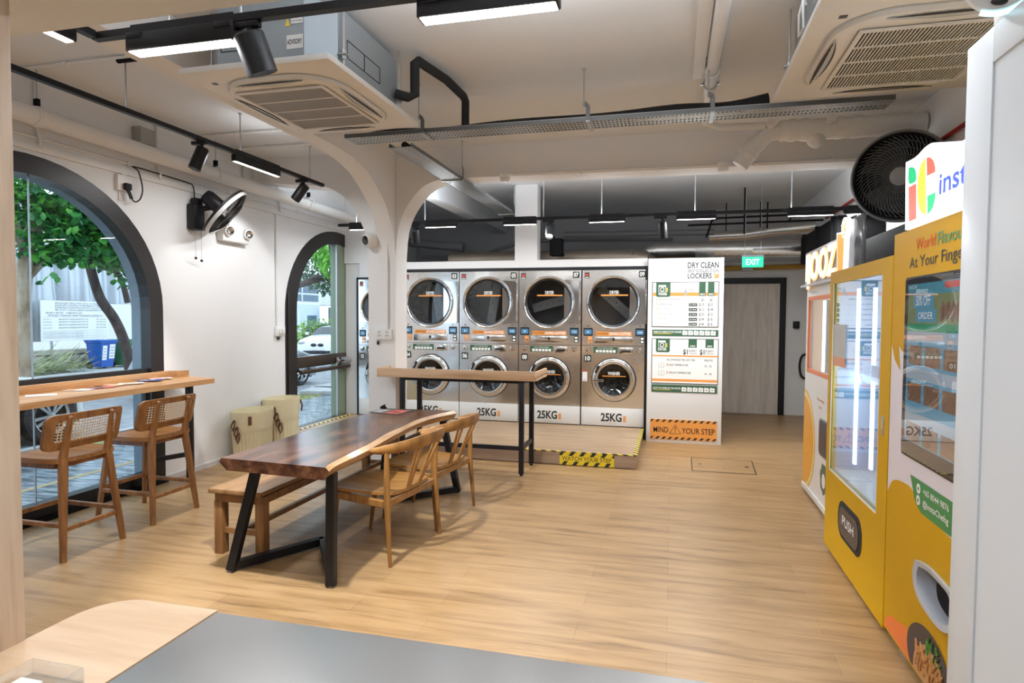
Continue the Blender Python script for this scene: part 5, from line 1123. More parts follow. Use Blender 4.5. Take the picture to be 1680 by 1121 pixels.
# large drum fan
t = thing('drum_fan', 'large round dark air circulator fan on the right, half behind the lit sign', 'fan', (1.72,5.55,2.71))
ax = V((-.42,-.86,-.12)).normalized(); hub = V((0,0,0)); FANG = mat('dark_fan_plastic', (.022,.025,.03), .4); FANR = mat('fan_rib_grey', (.13,.14,.15), .35); R_ = .335
mb = MB(); mb.lathe([(R_-.03,-.10),(R_,-.08),(R_+.012,.0),(R_+.006,.05),(R_-.012,.07),(R_-.02,.05),(R_-.03,-.08)], hub, ax, FANG, 56); mb.lathe([(R_-.004,.066),(R_+.010,.05),(R_+.018,.03),(R_+.014,.02)], hub, ax, mat('fan_rim_grey', (.20,.21,.22), .35), 56); mb.build('fan_drum', t, smooth=40)
mb = MB(); mb.lathe([(.001,-.09),(R_-.03,-.09)], hub, ax, BLACKM, 40); mb.build('dark_disc', t)  # dark disc put in for the darkness behind the grille
mb = MB(); u = ax.orthogonal().normalized(); w = ax.cross(u)
for k in range(54):
    pts = []
    for q in range(6):
        f = q/5; a = 2*pi*k/54 + .55*f*f; pts.append(hub + ax*(.055-.03*f) + (u*cos(a)+w*sin(a))*(.075+f*(R_-.10)))
    mb.tube(pts, .0042, FANR, 4, caps=False)
for rr in (.12,.17,.22,.27): mb.tube([hub+ax*.045+(u*cos(2*pi*k/40)+w*sin(2*pi*k/40))*rr for k in range(40)], .002, FANR, 4, closed=True)
mb.build('spiral_grille', t)
mb = MB(); mb.lathe([(.075,.04),(.07,.065),(.05,.072),(.001,.074)], hub, ax, mat('fan_hub_grey', (.34,.35,.36), .4), 24); mb.build('hub_cap', t)
for k in range(3):
    a0 = 2*pi*k/3+.4; mb = MB(); mb.grid(lambda p, q: hub + ax*(-.04+.05*(q-.5)) + (u*cos(a0+(q-.5)*1.5)+w*sin(a0+(q-.5)*1.5))*(.06+.22*p), 6, 6, FANG); mb.build('blade', t)
mb = MB(); mb.tube([V((0,0,0))-ax*.08, (.2,.15,.02), (.48,.2,.05)], .03, BLACK, 10); mb.box((.44,.1,-.1),(.48,.3,.2), BLACK, bev=.01); mb.build('wall_bracket', t)
# exit fittings
t = thing('exit_sign', 'lit green EXIT sign hanging over the exit passage', 'exit sign', (1.04,9.0,2.28)); EG = mat('exit_green', (.02,.45,.28), .4, emit=(.02,.62,.36), es=.9); EW = mat('exit_white', (.9,.95,.9), .4, emit=(.9,1,.95), es=.9)
mb = MB(); mb.box((-.135,-.012,0),(.135,.012,.14), EG, bev=.003).box((-.14,-.02,.14),(.14,.02,.165), GREYBODY); mb.build('sign_panel', t); mb = MB(); mb.text('EXIT', (0,-.0125,.035), RX, UZ, .075, EW, 'C', width=.17, bold=.01); mb.build('sign_lettering', t, smooth=0)
mb = MB(); mb.cyl((-.1,0,.16),(-.1,0,ZC-2.28),.003, GALV, 6).cyl((.1,0,.16),(.1,0,ZC-2.28),.003, GALV, 6); mb.build('hanger', t)
mb = MB(); mb.cyl((.6,YB-.05,2.42),(2.1,YB-.05,2.44),.04, mat('ochre_gas_pipe', (.48,.26,.03), .4), 18); mb.box((1.12,YB-.10,2.38),(1.28,YB-.04,2.42), GALV); tag(mb.build('gas_pipe'), 'ochre yellow pipe above the grey exit door', 'pipe')
mb = MB(); mb.tube(smoothp([(.6,YB-.10,2.37),(.9,YB-.10,2.335),(1.2,YB-.115,2.345),(1.5,YB-.10,2.375)], 4), .008, PLASTIC, 8); tag(mb.build('cable'), 'white cable sagging under the ochre pipe', 'cable')
t = thing('card_reader', 'small black card reader on the wall right of the exit door', 'card reader', (1.975,YB,1.43)); mb = MB(); mb.box((-.05,-.04,0),(.05,0,.12), BLACK, bev=.01); mb.build('reader_body', t); mb = MB(); mb.box((-.02,-.05,-.02),(.04,-.01,.0), GREYBODY, bev=.004); mb.build('reader_lip', t)
mb = MB(); mb.tube(smoothp([(2.15,YB-.05,1.02),(2.06,YB-.08,.98),(2.03,YB-.08,.82),(2.06,YB-.08,.66),(2.16,YB-.05,.60)], 5), .018, RUBBER, 10); tag(mb.build('hose'), 'black hose loop low on the wall beyond the juice machine', 'hose')
# near dome camera on top of the white door
t = thing('dome_camera', 'white round camera with a glowing cyan rim above the white door', 'security camera', (.90,2.00,2.41)); mb = MB(); d = V((-.35,-.85,-.32)).normalized(); c = V((-.06,-.02,.105))
mb.lathe([(.001,-.05),(.075,-.05),(.088,-.03),(.088,.02),(.08,.036),(.001,.04)], c, d, PLASTIC, 40); mb.box((-.03,.02,.0),(.05,.10,.08), PLASTIC, bev=.01); mb.build('camera_body', t)
u = d.cross(V((0,0,1))).normalized(); w = u.cross(d)
mb = MB(); mb.tube([c+d*.022+(u*cos(a)+w*sin(a))*.090 for a in [RD(175+125*k/20) for k in range(21)]], .008, mat('cyan_led_rim', (.5,.9,.95), .3, emit=(.45,.9,1.0), es=1.6), 8); mb.build('light_rim', t)
mb = MB()
for s_ in (-.024,.024): mb.sphere(c+d*.040+u*s_+w*(-.005), .004, GASKET, 8, 6)
mb.box((-.02,-.012,-.004),(.02,.0,.004), GASKET) if False else mb.sphere(c+d*.034-w*.062, .018, GASKET, 12, 8, (1.4,.5,.6)); mb.build('sensor_window', t)
# ---------------------------------------------------------------- vending machines (faces look towards -x)
LY = V((0,-1,0))    # reading direction on those faces
YELP = mat('vending_yellow', (.55,.30,.003), .45, var=.02, spec=.15); YELD = mat('vending_yellow_gloss', (.58,.33,.001), .42, var=.02, spec=.15); LILAC = mat('pale_lilac_print', (.70,.66,.72), .35, var=.02)
DGREEN = mat('dark_green_label', (.03,.22,.06), .4); ORNG = mat('vending_orange', (.78,.17,.02), .35)
CLRG = glass('display_glass', (.86,.94,1.0), refl=1.3)
BLUEI = mat('cool_white_interior', (.36,.52,.74), .4, var=.05)
LEDS = mat('led_strip', (.9,.95,1), .4, emit=(.82,.92,1.0), es=2.2)
PRINTB = mat('pale_blue_print', (.36,.55,.75), .5, var=.3, scale=30)
def face_poly(mb, pts, x, m): mb.poly([(x, y, z) for y, z in pts], m)
from mathutils.geometry import tessellate_polygon
def hole_face(mb, outer, hole, x, m):
    vs = [V((x, y, z)) for y, z in outer] + [V((x, y, z)) for y, z in hole]
    tr_ = tessellate_polygon([[V((y, z, 0)) for y, z in outer], [V((y, z, 0)) for y, z in hole]])
    mb.add(vs, [list(f) for f in tr_], m)
cyy, czz = 2.88,.468
HOLE_O = smoothp([(3.07,.545),(2.95,.565),(2.80,.562),(2.70,.545),(2.665,.47),(2.70,.40),(2.80,.366),(2.95,.375),(3.055,.41),(3.092,.478),(3.07,.545)], 4)[:-1]
HOLE = [(cyy+(y-cyy)*.83, czz+(z-czz)*.78) for y, z in HOLE_O]
# display cabinet
t = thing('vending_machine', 'yellow display cabinet with a lit glass window and PUSH flap', 'vending machine', (1.06,4.13,0), 0); B = (1.06,4.13,0)
y0, y1, z0, z1 = 3.50, 4.765, .03, 1.915; wy0, wy1, wz0, wz1 = 3.655, 4.69, .565, 1.835
mb = MB(); X1 = 1.95
mb.box((1.10,y0,z0),(X1,y0+.02,z1), YELP).box((1.10,y1-.02,z0),(X1,y1,z1), YELP).box((1.10,y0,z1-.02),(X1,y1,z1), YELP).box((X1-.02,y0,z0),(X1,y1,z1), YELP).box((1.10,y0,z0),(X1,y1,z0+.02), YELP)
mb.box((1.0601,y0,.50),(1.10,y1,.50+.001), YELP); at(mb, 'cabinet', t, B)
mb = MB(); x = 1.06
outer = [(y0,z0),(y1,z0),(y1,z1),(y0,z1)]; inn = roundrect(wy0, wy1, wz0, wz1, .04, 4)
# front door plate as a frame of strips
mb.box((x,y0,z0),(x+.04,y1,wz0), YELD).box((x,y0,wz1),(x+.04,y1,z1), YELD).box((x,y0,wz0),(x+.04,wy0,wz1), YELD).box((x,wy1,wz0),(x+.04,y1,wz1), YELD)
mb.box((x+.002,wy0,wz0),(x+.006,wy0+.012,wz1), PLASTIC).box((x+.002,wy1-.012,wz0),(x+.006,wy1,wz1), PLASTIC).box((x+.002,wy0,wz0),(x+.006,wy1,wz0+.012), PLASTIC)
at(mb, 'cabinet_door', t, B)
mb = MB(); mb.box((x+.012,wy0,wz0),(x+.016,wy1,wz1), CLRG); at(mb, 'display_window', t, B)
mb = MB(); mb.box((1.105,y0+.022,wz0-.02),(1.93,y1-.022,wz0), PLASTIC).box((1.78,y0+.022,wz0),(1.80,y1-.022,z1-.022), BLUEI).box((1.105,y1-.04,wz0),(1.78,y1-.024,z1-.022), BLUEI).box((1.105,y0+.024,wz0),(1.78,y0+.04,z1-.022), BLUEI)
mb.box((1.30,4.12,wz0),(1.36,4.18,z1-.022), PLASTIC).box((1.34,4.14,wz0),(1.78,4.16,z1-.022), BLUEI); mb.box((1.105,y0+.04,1.86),(1.78,y1-.04,1.875), PRINTB)
for k in range(5): mb.box((1.42,4.2,.72+.22*k),(1.77,4.70,.735+.22*k), BLUEI)
mb.box((1.24,3.6,.66),(1.28,4.08,.95), PLASTIC).box((1.22,3.58,.60),(1.30,4.10,.66), BLUEI); at(mb, 'interior_liner', t, B)
for k, y in enumerate((4.64,4.50,4.36)): 
    mb = MB(); mb.box((1.20+.06*k,y-.02,.62),(1.215+.06*k,y+.02,1.80), LEDS); at(mb, 'led_strip', t, B)
mb = MB(); mb.box((1.26,4.22,.76),(1.268,4.34,1.72), PRINTB).box((1.255,4.20,1.20),(1.262,4.50,1.30), bpy.data.materials['blue_print']).box((1.262,3.66,1.10),(1.268,3.95,1.20), PRINTB); at(mb, 'price_panel', t, B)
mb = MB(); mb.box((x+.008,4.37,1.30),(x+.0105,4.67,1.56), mat('grey_sticker', (.52,.53,.52), .5)).box((x+.0075,4.37,1.285),(x+.0105,4.67,1.345), mat('salmon_strip', (.75,.33,.2), .5)); at(mb, 'window_sticker', t, B)
mb = MB(); P = roundrect(3.885,4.395,.220,.452,.10); mb.prism([(x-.004,y,z) for y, z in P], (.006,0,0), RUBBER); P = roundrect(3.93,4.35,.248,.425,.075); mb.prism([(x-.009,y,z) for y, z in P], (.006,0,0), mat('dark_brown_flap', (.045,.032,.03), .35)); fl_ = at(mb, 'push_flap', t, B)
mb = MB(); mb.text('PUSH', (x-.0092-1.06,4.145-4.13,.318), LY, UZ, .058, INKW, 'C', width=.25, bold=.01); mb.build('push_lettering', fl_, smooth=0)
mb = MB(); mb.box((x-.003,3.565,1.0),(x+.002,3.60,1.10), GALV, bev=.001).box((x-.005,3.572,1.03),(x,3.592,1.07), STEEL); at(mb, 'lock', t, B)
area('led_light', t, (1.25-1.06,.35,1.2), .06, 1.1, 2.2, (.75,.88,1.0), (0,RD(70),0))
# big ordering machine
t = thing('vending_machine', 'yellow and lilac food vending machine with big touch screen and lit sign', 'vending machine', (1.06,2.92,0), 0); B = (1.06,2.92,0)
y0, y1, z0, z1 = 2.14, 3.492, .05, 2.012
mb = MB(); mb.box((1.20,y0,z0),(1.95,y1,z1), YELP); mb.box((1.064,y0,z0),(1.20,y0+.02,z1), YELP).box((1.064,y1-.02,z0),(1.20,y1,z1), YELP).box((1.064,y0,z1-.02),(1.20,y1,z1), YELP).box((1.064,y0,z0),(1.20,y1,z0+.02), YELP); at(mb, 'cabinet', t, B)
mb = MB(); x = 1.0625
hole_face(mb, [(y0,z0),(y1,z0),(y1,z1),(y0,z1)], HOLE, x, LILAC)
xx = x-.0008
face_poly(mb, [(y1,z1),(y1,1.60),(3.50-.012,1.47),(3.44,1.40),(3.36,1.352),(3.378,1.43),(3.385,1.47),(3.35,1.45),(3.32,1.44),(3.22,1.60),(3.22,1.70),(y0,1.70),(y0,z1)], xx, YELP)
hole_face(mb, [(y1,z0),(y1,.735)] + [(y, z) for y, z in smoothp([(3.49,.735),(3.43,.80),(3.36,.825),(3.27,.835),(3.18,.835),(3.10,.80),(3.04,.765),(2.88,.76)], 5)[1:]] + [(y0,.70),(y0,z0)], HOLE, xx, YELP)
face_poly(mb, smoothp([(3.485,.06),(3.44,.12),(3.36,.155),(3.28,.165),(3.18,.19),(3.10,.15),(3.05,.06)], 5), xx-.0006, ORNG)
mb.text('World', (xx-.001,3.20,1.908), LY, UZ, .052, mat('coral_print', (.60,.08,.04), .6, spec=.1), width=.215); mb.text('Flavours', (xx-.001,2.965,1.908), LY, UZ, .052, DGREEN, width=.30, bold=.01)
mb.text('At Your Fingertips', (xx-.001,3.275,1.832), LY, UZ, .050, INK, width=.72, bold=.006)
at(mb, 'printed_front', t, B, smooth=0)
mb = MB(); G_ = [(3.188,.895),(2.50,.893),(2.42,.84),(2.42,.756)] + [(2.9,.757)] + smoothp([(3.05,.758),(3.12,.79),(3.16,.85),(3.188,.895)], 4)
face_poly(mb, G_, xx-.0012, DGREEN)
for z, s in ((.846,'+65 8044 9876'),(.795,'@instaChefsg')):
    face_poly(mb, [(3.085+.022*cos(a), z+.010+.022*sin(a)) for a in [2*pi*k/18 for k in range(18)]], xx-.002, INKW); mb.text(s, (xx-.002,3.03,z), LY, UZ, .026, INKW, width=.26, bold=.01)
    face_poly(mb, [(3.085+.010*cos(a), z+.010+.010*sin(a)) for a in [2*pi*k/10 for k in range(10)]], xx-.0026, DGREEN)
at(mb, 'contact_label', t, B, smooth=0)
mb = MB(); mb.prism([(x-.006,y,z) for y, z in roundrect(2.46,3.305,.970,1.790,.018)], (.01,0,0), BLACK); sb = at(mb, 'screen_bezel', t, B)
SCR = [mat('screen_teal', (.05,.14,.17), .12, emit=(.10,.34,.42), es=.32), mat('screen_olive', (.12,.13,.06), .12, emit=(.30,.34,.16), es=.3), mat('screen_pale', (.2,.22,.24), .12, emit=(.38,.46,.50), es=.4), mat('screen_food', (.12,.07,.04), .12, var=.6, scale=40, emit=(.16,.085,.05), es=.5), mat('screen_green', (.02,.12,.06), .12, emit=(.03,.26,.12), es=.5), mat('screen_blue', (.06,.16,.22), .12, emit=(.14,.38,.52), es=.34)]
mb = MB(); q = lambda ya, yb, za, zb, m, l=.0072: mb.quad((x-l-1.0600+0,ya-2.92,za), LY, UZ, ya-yb, zb-za, m)
q(3.262,2.48,1.045,1.755, SCR[5]); q(3.262,2.48,1.705,1.755, SCR[0], .0078); q(3.262,2.48,1.575,1.705, SCR[1], .0078); q(3.262,2.48,1.545,1.578, SCR[4], .0082); q(3.262,2.48,1.50,1.545, SCR[2], .0078)
for r_ in range(3):
    for c_ in range(4):
        ya = 3.235-.19*c_; za = 1.395-.165*r_ if r_ < 2 else 1.05; q(ya,ya-.16,za,za+.085, SCR[3], .0082)
for za in (1.325,1.16): q(3.262,2.48,za+.005,za+.055, SCR[2], .0076) if za > 1.3 else q(3.262,2.48,za-.04,za+.02, SCR[2], .0076)
o_ = [(3.16,1.658,'50% OFF',.045),(3.13,1.60,'ORDER',.03)]
for ya, za, s, h in o_: mb.quad((x-.0084-1.06,ya+.03-2.92,za-.014), LY, UZ, .22, h+.026, SCR[5]); mb.text(s, (x-.0088-1.06,ya-2.92,za), LY, UZ, h, INKW, width=.16)
for k in range(4): mb.sphere((x-.0062-1.06,2.88-.05*k-2.92,1.63), .03, SCR[3], 10, 6, (.12,1,1.6))
q(2.86,2.72,1.725,1.75, mat('screen_red', (.3,.03,.02), .12, emit=(.5,.06,.05), es=.5), .0082); mb.text('instaChef', (x-.0084-1.06,3.25-2.92,1.735), LY, UZ, .018, INKW)
mb.build('screen_image', sb, smooth=0)
mb = MB(); mb.box((x-.0105,2.47,.98),(x-.0095,3.296,1.782), glass('screen_cover', (.95,.97,1), refl=1.2)); at(mb, 'screen_cover', t, B)
# tray opening
mb = MB(); O = HOLE_O; I_ = HOLE; n = len(O)
vs = [(x-.014,y,z) for y, z in O]+[(x-.010,y,z) for y, z in I_]+[(x,y,z) for y, z in O]+[(x+.12,cyy+(y-cyy)*.92,z) for y, z in I_]; fs = []
for k in range(n): j = (k+1) % n; fs += [(k,j,n+j,n+k),(2*n+k,2*n+j,j,k),(n+k,n+j,3*n+j,3*n+k)]
mb.add(vs, fs, mat('slot_surround_grey', (.42,.45,.50), .35)); tr = at(mb, 'pickup_slot', t, B, smooth=40)
mb = MB(); mb.poly([(x+.119-1.06,y-2.92,z) for y, z in I_], BLACKM); mb.prism([(x+.03-1.06,y-2.92,z) for y, z in [(cyy-.0+(p-cyy)*.70+(-.05), czz+(q_-czz)*.8) for p, q_ in I_]], (.02,0,0), BLACKM); mb.build('slot_back', tr)
# printed dish
mb = MB(); BOWL = mat('dark_dish_print', (.035,.025,.03), .4); FOOD = mat('noodle_print', (.50,.25,.09), .4, var=.7, scale=60, stretch=(1,6,1)); HERB = mat('herb_print', (.06,.20,.03), .4, var=.5, scale=50)
face_poly(mb, [(2.93+.235*cos(a), .145+.15*sin(a)*(.93 if sin(a) < 0 else 1)) for a in [2*pi*k/40 for k in range(40)] if .145+.15*sin(a) > .05], xx-.002, BOWL)
rnd = random.Random(4)
face_poly(mb, smoothp([(3.08,.06),(3.07,.14),(3.0,.20),(2.93,.225),(2.80,.20),(2.74,.06)], 4), xx-.003, FOOD)
for k in range(40): a = rnd.uniform(2.78,3.05); zz = rnd.uniform(.07,.17); d_ = rnd.uniform(-.04,.04); mb.tube([(xx-.004,a,zz),(xx-.006,a+d_*.5,zz+.03),(xx-.004,a+d_,zz+.05)], .0045, FOOD, 5)
for k in range(16): a = rnd.uniform(2.80,2.93); zz = rnd.uniform(.19,.25); mb.tube([(xx-.004,a,zz),(xx-.006,a+rnd.uniform(-.02,.02),zz+rnd.uniform(.01,.04))], [.006,.002], HERB, 5)
at(mb, 'dish_print', t, B)
for y in (3.33,2.5): mb = MB(); mb.lathe([(.001,.075),(.022,.07),(.04,.05),(.045,.025),(.045,.0),(.001,0)], (1.13,y,0), (0,0,1), CHROME, 24); at(mb, 'foot', t, B)
# illuminated sign
SGW = mat('lit_sign_white', (.95,.95,.97), .4, emit=(.97,.97,1.0), es=1.15); E_ = lambda n, c: mat('lit_'+n, c, .4, emit=c, es=.55)
SR, SY, SG, SB = E_('red', (.85,.12,.08)), E_('yellow', (.92,.68,.05)), E_('green', (.0,.48,.18)), E_('blue', (.05,.10,.62))
mb = MB(); top = [(3.348,2.335),(3.22,2.33),(3.12,2.345),(3.03,2.342),(2.96,2.31),(2.91,2.276),(2.14,2.276)]
mb.prism([(1.055,y,z) for y, z in [(2.14,2.016),(3.33,2.016)]+[(3.348,2.335)]+smoothp(top, 4)[1:]], (.12,0,0), SGW); sg = at(mb, 'lit_sign', t, B, smooth=0)
mb = MB(); xs = 1.0535-1.06; sp = lambda pts, m: mb.poly([(xs,y-2.92,z) for y, z in pts], m)
sp([(3.298,2.208),(3.203,2.208),(3.190,2.048),(3.281,2.048)], SR); sp(smoothp([(3.306,2.299),(3.256,2.293),(3.215,2.268),(3.206,2.222),(3.265,2.219),(3.302,2.235),(3.306,2.299)], 3)[:-1], SG)
sp(smoothp([(3.105,2.298),(3.150,2.280),(3.182,2.235),(3.188,2.17),(3.172,2.11),(3.130,2.066),(3.075,2.046)], 4), SY)
sp([(3.083,2.214),(3.093,2.294)]+smoothp([(3.06,2.290),(3.02,2.268),(2.998,2.238),(2.992,2.212)], 4), SR); sp([(3.072,2.127),(2.982,2.127)]+smoothp([(2.986,2.10),(3.006,2.068),(3.04,2.052),(3.062,2.049)], 4), SG)
mb.build('sign_emblem', sg, smooth=0)
mb = MB(); mb.text('insta Chef', (xs+.0004,2.948-2.92,2.110), LY, UZ, .086, SB, width=.74, bold=.02); mb.build('sign_lettering', sg, smooth=0)
# juice machine
XJ = 1.22; t = thing('vending_machine', 'white orange-juice machine with an orange slice print and lit letters on top', 'vending machine', (XJ,5.57,0), 0); B = (XJ,5.57,0)
JW = mat('juice_machine_white', (.76,.76,.76), .3, var=.01); y0, y1 = 4.80, 6.37
mb = MB(); wy0, wy1, wz0, wz1 = 5.0, 6.27, 1.13, 1.775
mb.box((XJ,y0,.06),(XJ+.04,y1,wz0), JW).box((XJ,y0,wz1),(XJ+.04,y1,1.90), JW).box((XJ,y0,wz0),(XJ+.04,wy0,wz1), JW).box((XJ,wy1,wz0),(XJ+.04,y1,wz1), JW)
mb.box((XJ+.04,y0,.06),(2.0,y0+.02,1.9), JW).box((XJ+.04,y1-.02,.06),(2.0,y1,1.9), JW).box((XJ+.04,y0,1.88),(2.0,y1,1.9), JW).box((1.98,y0,.06),(2.0,y1,1.9), JW).box((XJ+.04,y0+.02,1.08),(1.98,y1-.02,1.10), JW)
mb.text('orange juice', (XJ,6.20,1.825), LY, UZ, .022, INKGREY, width=.24); mb.text('Fresh oranges', (XJ,5.86,.90), LY, UZ, .028, INKO, width=.26); mb.text('daily', (XJ,5.78,.84), LY, UZ, .028, INKO, width=.10)
at(mb, 'cabinet', t, B)
mb = MB(); mb.box((XJ-.012,y0,.02),(XJ+.05,y1,.07), JW, bev=.004); at(mb, 'plinth', t, B)
mb = MB(); WG = mat('window_trim_orange', (.75,.20,.07), .4)
mb.box((XJ-.004,wy0,wz0-.02),(XJ+.01,wy1,wz0+.012), WG).box((XJ-.004,wy0,wz1-.012),(XJ+.01,wy1,wz1+.02), WG).box((XJ-.004,wy1-.012,wz0-.02),(XJ+.01,wy1+.02,wz1+.02), WG); at(mb, 'window_trim', t, B)
mb = MB(); mb.box((XJ+.012,wy0,wz0),(XJ+.016,wy1,wz1), CLRG); at(mb, 'display_window', t, B)
WARMI = mat('warm_glow_liner', (.75,.58,.45), .4, emit=(1.0,.62,.40), es=.35); mb = MB(); mb.box((XJ+.45,wy0,1.10),(XJ+.47,y1-.02,1.88), WARMI); mb.box((XJ+.05,y1-.04,1.10),(XJ+.45,y1-.021,1.88), WARMI)  # liner walls glow by themselves in place of light falling on them
for k in range(9): mb.tube([(XJ+.16,wy0,1.20+.06*k),(XJ+.16,6.10,1.20+.06*k)], .006, CHROME, 6)
mb.box((XJ+.10,6.15,1.12),(XJ+.13,6.19,1.76), mat('warm_led', (1,.9,.8), .4, emit=(1,.85,.7), es=3.0)); mb.box((XJ+.10,6.05,1.12),(XJ+.13,6.07,1.76), STEEL); at(mb, 'display_interior', t, B)
ORF = mat('orange_flesh_print', (.80,.36,.03), .35, var=.28, scale=26, stretch=(1,2.5,1)); ORP2 = mat('orange_pith_print', (.85,.70,.28), .35, var=.06); ORR = mat('orange_rind_print', (.82,.46,.05), .35)
mb = MB(); 
for k, (ra, m) in enumerate(((1.0,ORR),(.955,ORP2),(.865,ORF))):
    P = [(6.369-(.475*ra)*1.02*sin(a), .475+.475*ra*cos(a)*.985) for a in [pi*j/32 for j in range(33)]]; P = [(y, max(z, .072)) for y, z in P]; mb.poly([(XJ-.0008*(k+1),y,z) for y, z in P], m)
at(mb, 'slice_print', t, B, smooth=0)
mb = MB(); mb.prism([(XJ-.006,y,z) for y, z in roundrect(5.36,5.735,.47,.755,.05)], (.008,0,0), mat('navy_slot', (.012,.02,.05), .3)); mb.prism([(XJ-.002,y,z) for y, z in roundrect(5.34,5.75,.455,.77,.055)], (.004,0,0), GREYBODY); at(mb, 'cup_slot', t, B)
mb = MB(); mb.poly([(XJ-.001,5.55+.125*cos(a)*(1+.06*sin(7*a)),.285+.125*sin(a)*(1+.06*sin(7*a))) for a in [2*pi*k/50 for k in range(50)]], mat('sage_badge_print', (.10,.14,.10), .5)); mb.poly([(XJ-.002,5.55+.06*cos(a),.27+.06*sin(a)) for a in [2*pi*k/24 for k in range(24)]], INKW); at(mb, 'round_badge', t, B, smooth=0)
mb = MB(); mb.box((XJ-.05,4.85,1.885),(XJ+.02,6.42,1.905), mat('sign_shelf', (.55,.57,.62), .3)); mb.box((XJ-.015,5.2,1.905),(XJ+.10,6.40,2.205), mat('sign_grey_panel', (.36,.37,.40), .4), bev=.005); mb.box((XJ+.0,4.66,1.93),(XJ+.03,5.22,2.31), mat('smoky_acrylic', (.11,.12,.145), .15), bev=.03); sg = at(mb, 'sign_board', t, B)
mb = MB(); SW_ = mat('lit_letter_white', (1,1,1), .4, emit=(1,.98,.97), es=.95); HALO = mat('lit_letter_orange_edge', (.9,.45,.15), .4, emit=(1,.5,.15), es=.45)
mb.text('IJOOZ', (-.030,6.27-5.57,1.945), LY, UZ, .225, SW_, width=1.08, bold=.03, lift=.006); mb.text('IJOOZ', (-.024,6.275-5.57,1.940), LY, UZ, .232, HALO, width=1.10, bold=.045, lift=.001); mb.build('lit_letters', sg, smooth=0)
JO = mat('lit_juice_orange', (.9,.36,.02), .4, emit=(1,.36,.02), es=.55)
mb = MB(); P = [(5.155,2.235),(4.915,2.215),(4.935,1.91),(5.115,1.91)]; cx_, cz_ = 5.03,2.07
mb.prism([(-.04,y-5.57,z) for y, z in P], (.03,0,0), SW_); mb.poly([(-.041,cx_+(y-cx_)*.84-5.57,cz_+(z-cz_)*.92) for y, z in P], JO)
mb.lathe([(.001,-.045),(.072,-.045),(.072,-.01)], (0,4.93-5.57,2.245), (1,0,0), SW_, 28); mb.lathe([(.001,-.046),(.060,-.046)], (0,4.93-5.57,2.245), (1,0,0), JO, 28)
for k in range(6): a = 2*pi*k/6; mb.bar((-.047,4.93-5.57+.012*cos(a),2.245+.012*sin(a)), (-.047,4.93-5.57+.052*cos(a),2.245+.052*sin(a)), .004, .005, SW_, up=(1,0,0))
mb.build('lit_juice_glass', sg)
# ---------------------------------------------------------------- outside
GZ = -.15
def noise_mat(name, stops, scale, rough, bump=.2, stretch=(1,1,1), coat=0):
    m = bpy.data.materials.new(name); m.use_nodes = True; n = m.node_tree.nodes; L = m.node_tree.links; b = n['Principled BSDF']; b.inputs['Roughness'].default_value = rough; b.inputs['Coat Weight'].default_value = coat
    tc = n.new('ShaderNodeTexCoord'); mp = n.new('ShaderNodeMapping'); mp.inputs['Scale'].default_value = stretch; L.new(tc.outputs['Object'], mp.inputs[0]); nz = n.new('ShaderNodeTexNoise'); nz.inputs['Scale'].default_value = scale; nz.inputs['Detail'].default_value = 6; L.new(mp.outputs[0], nz.inputs['Vector'])
    r = ramp(n, stops); L.new(nz.outputs['Fac'], r.inputs[0]); L.new(r.outputs[0], b.inputs['Base Color']); bp = n.new('ShaderNodeBump'); bp.inputs['Strength'].default_value = bump; bp.inputs['Distance'].default_value = .02; L.new(nz.outputs['Fac'], bp.inputs['Height']); L.new(bp.outputs[0], b.inputs['Normal']); return m
ASPH = noise_mat('grey_road', [(.3,(.20,.21,.22)),(.7,(.30,.31,.32))], 4, .7, .2)
WET = noise_mat('wet_stone_paving', [(.35,(.055,.075,.09)),(.5,(.16,.20,.23)),(.65,(.34,.40,.43))], 5, .2, .35, (.6,3,1), .3)
LAWN = noise_mat('verge_grass', [(.3,(.10,.14,.03)),(.55,(.24,.24,.08)),(.75,(.32,.24,.14))], 7, .9, .5)
CONC = noise_mat('kerb_concrete', [(.3,(.34,.34,.33)),(.7,(.46,.46,.45))], 8, .8, .2)
struct(MB().box((-60,-25,GZ-.1),(XL-.25,70,GZ), ASPH).build('ground_road'))
struct(MB().box((-7.3,-8,GZ),(XL-.20,40,GZ+.02), WET).build('ground_paving'))
struct(MB().box((-7.9,-8,GZ),(-7.3,40,GZ+.018), LAWN).build('ground_verge'))
struct(MB().box((-8.0,-8,GZ),(-7.86,12.6,GZ+.03), CONC).build('ground_kerb'))
struct(MB().box((-40,-10,GZ),(-16.2,40,GZ+.06), CONC).build('ground_pavement'))
mb = MB(); mb.box((-6.15,1.5,GZ+.02),(-6.08,6.9,GZ+.022), mat('faded_yellow_line', (.34,.25,.10), .6)); struct(mb.build('ground_line'))
# concrete slabs on the verge
for k, (x, y, a, lab) in enumerate(((-7.6,12.6,.2,'loose concrete slab on the verge beside the silver car wheel'),(-7.75,13.3,-.1,'loose concrete slab on the verge nearer the street tree'))):
    mb = MB(); mb.box((-.35,-.45,0),(.35,.45,.09), CONC, bev=.01); o = mb.build('concrete_slab'); o.location = (x,y,GZ+.018); o.rotation_euler = (0,0,a); tag(o, lab, 'slab')
mb = MB(); rnd = random.Random(3)
for k in range(160): mb.sphere((-7.5+rnd.uniform(-.2,.2), rnd.uniform(4.5,13.6), GZ+.02), rnd.uniform(.02,.05), LAWN, 6, 4, (1,1.4,.5))
tag(mb.build('leaf_litter'), 'dry leaves scattered along the grass verge', 'leaves', kind='stuff')
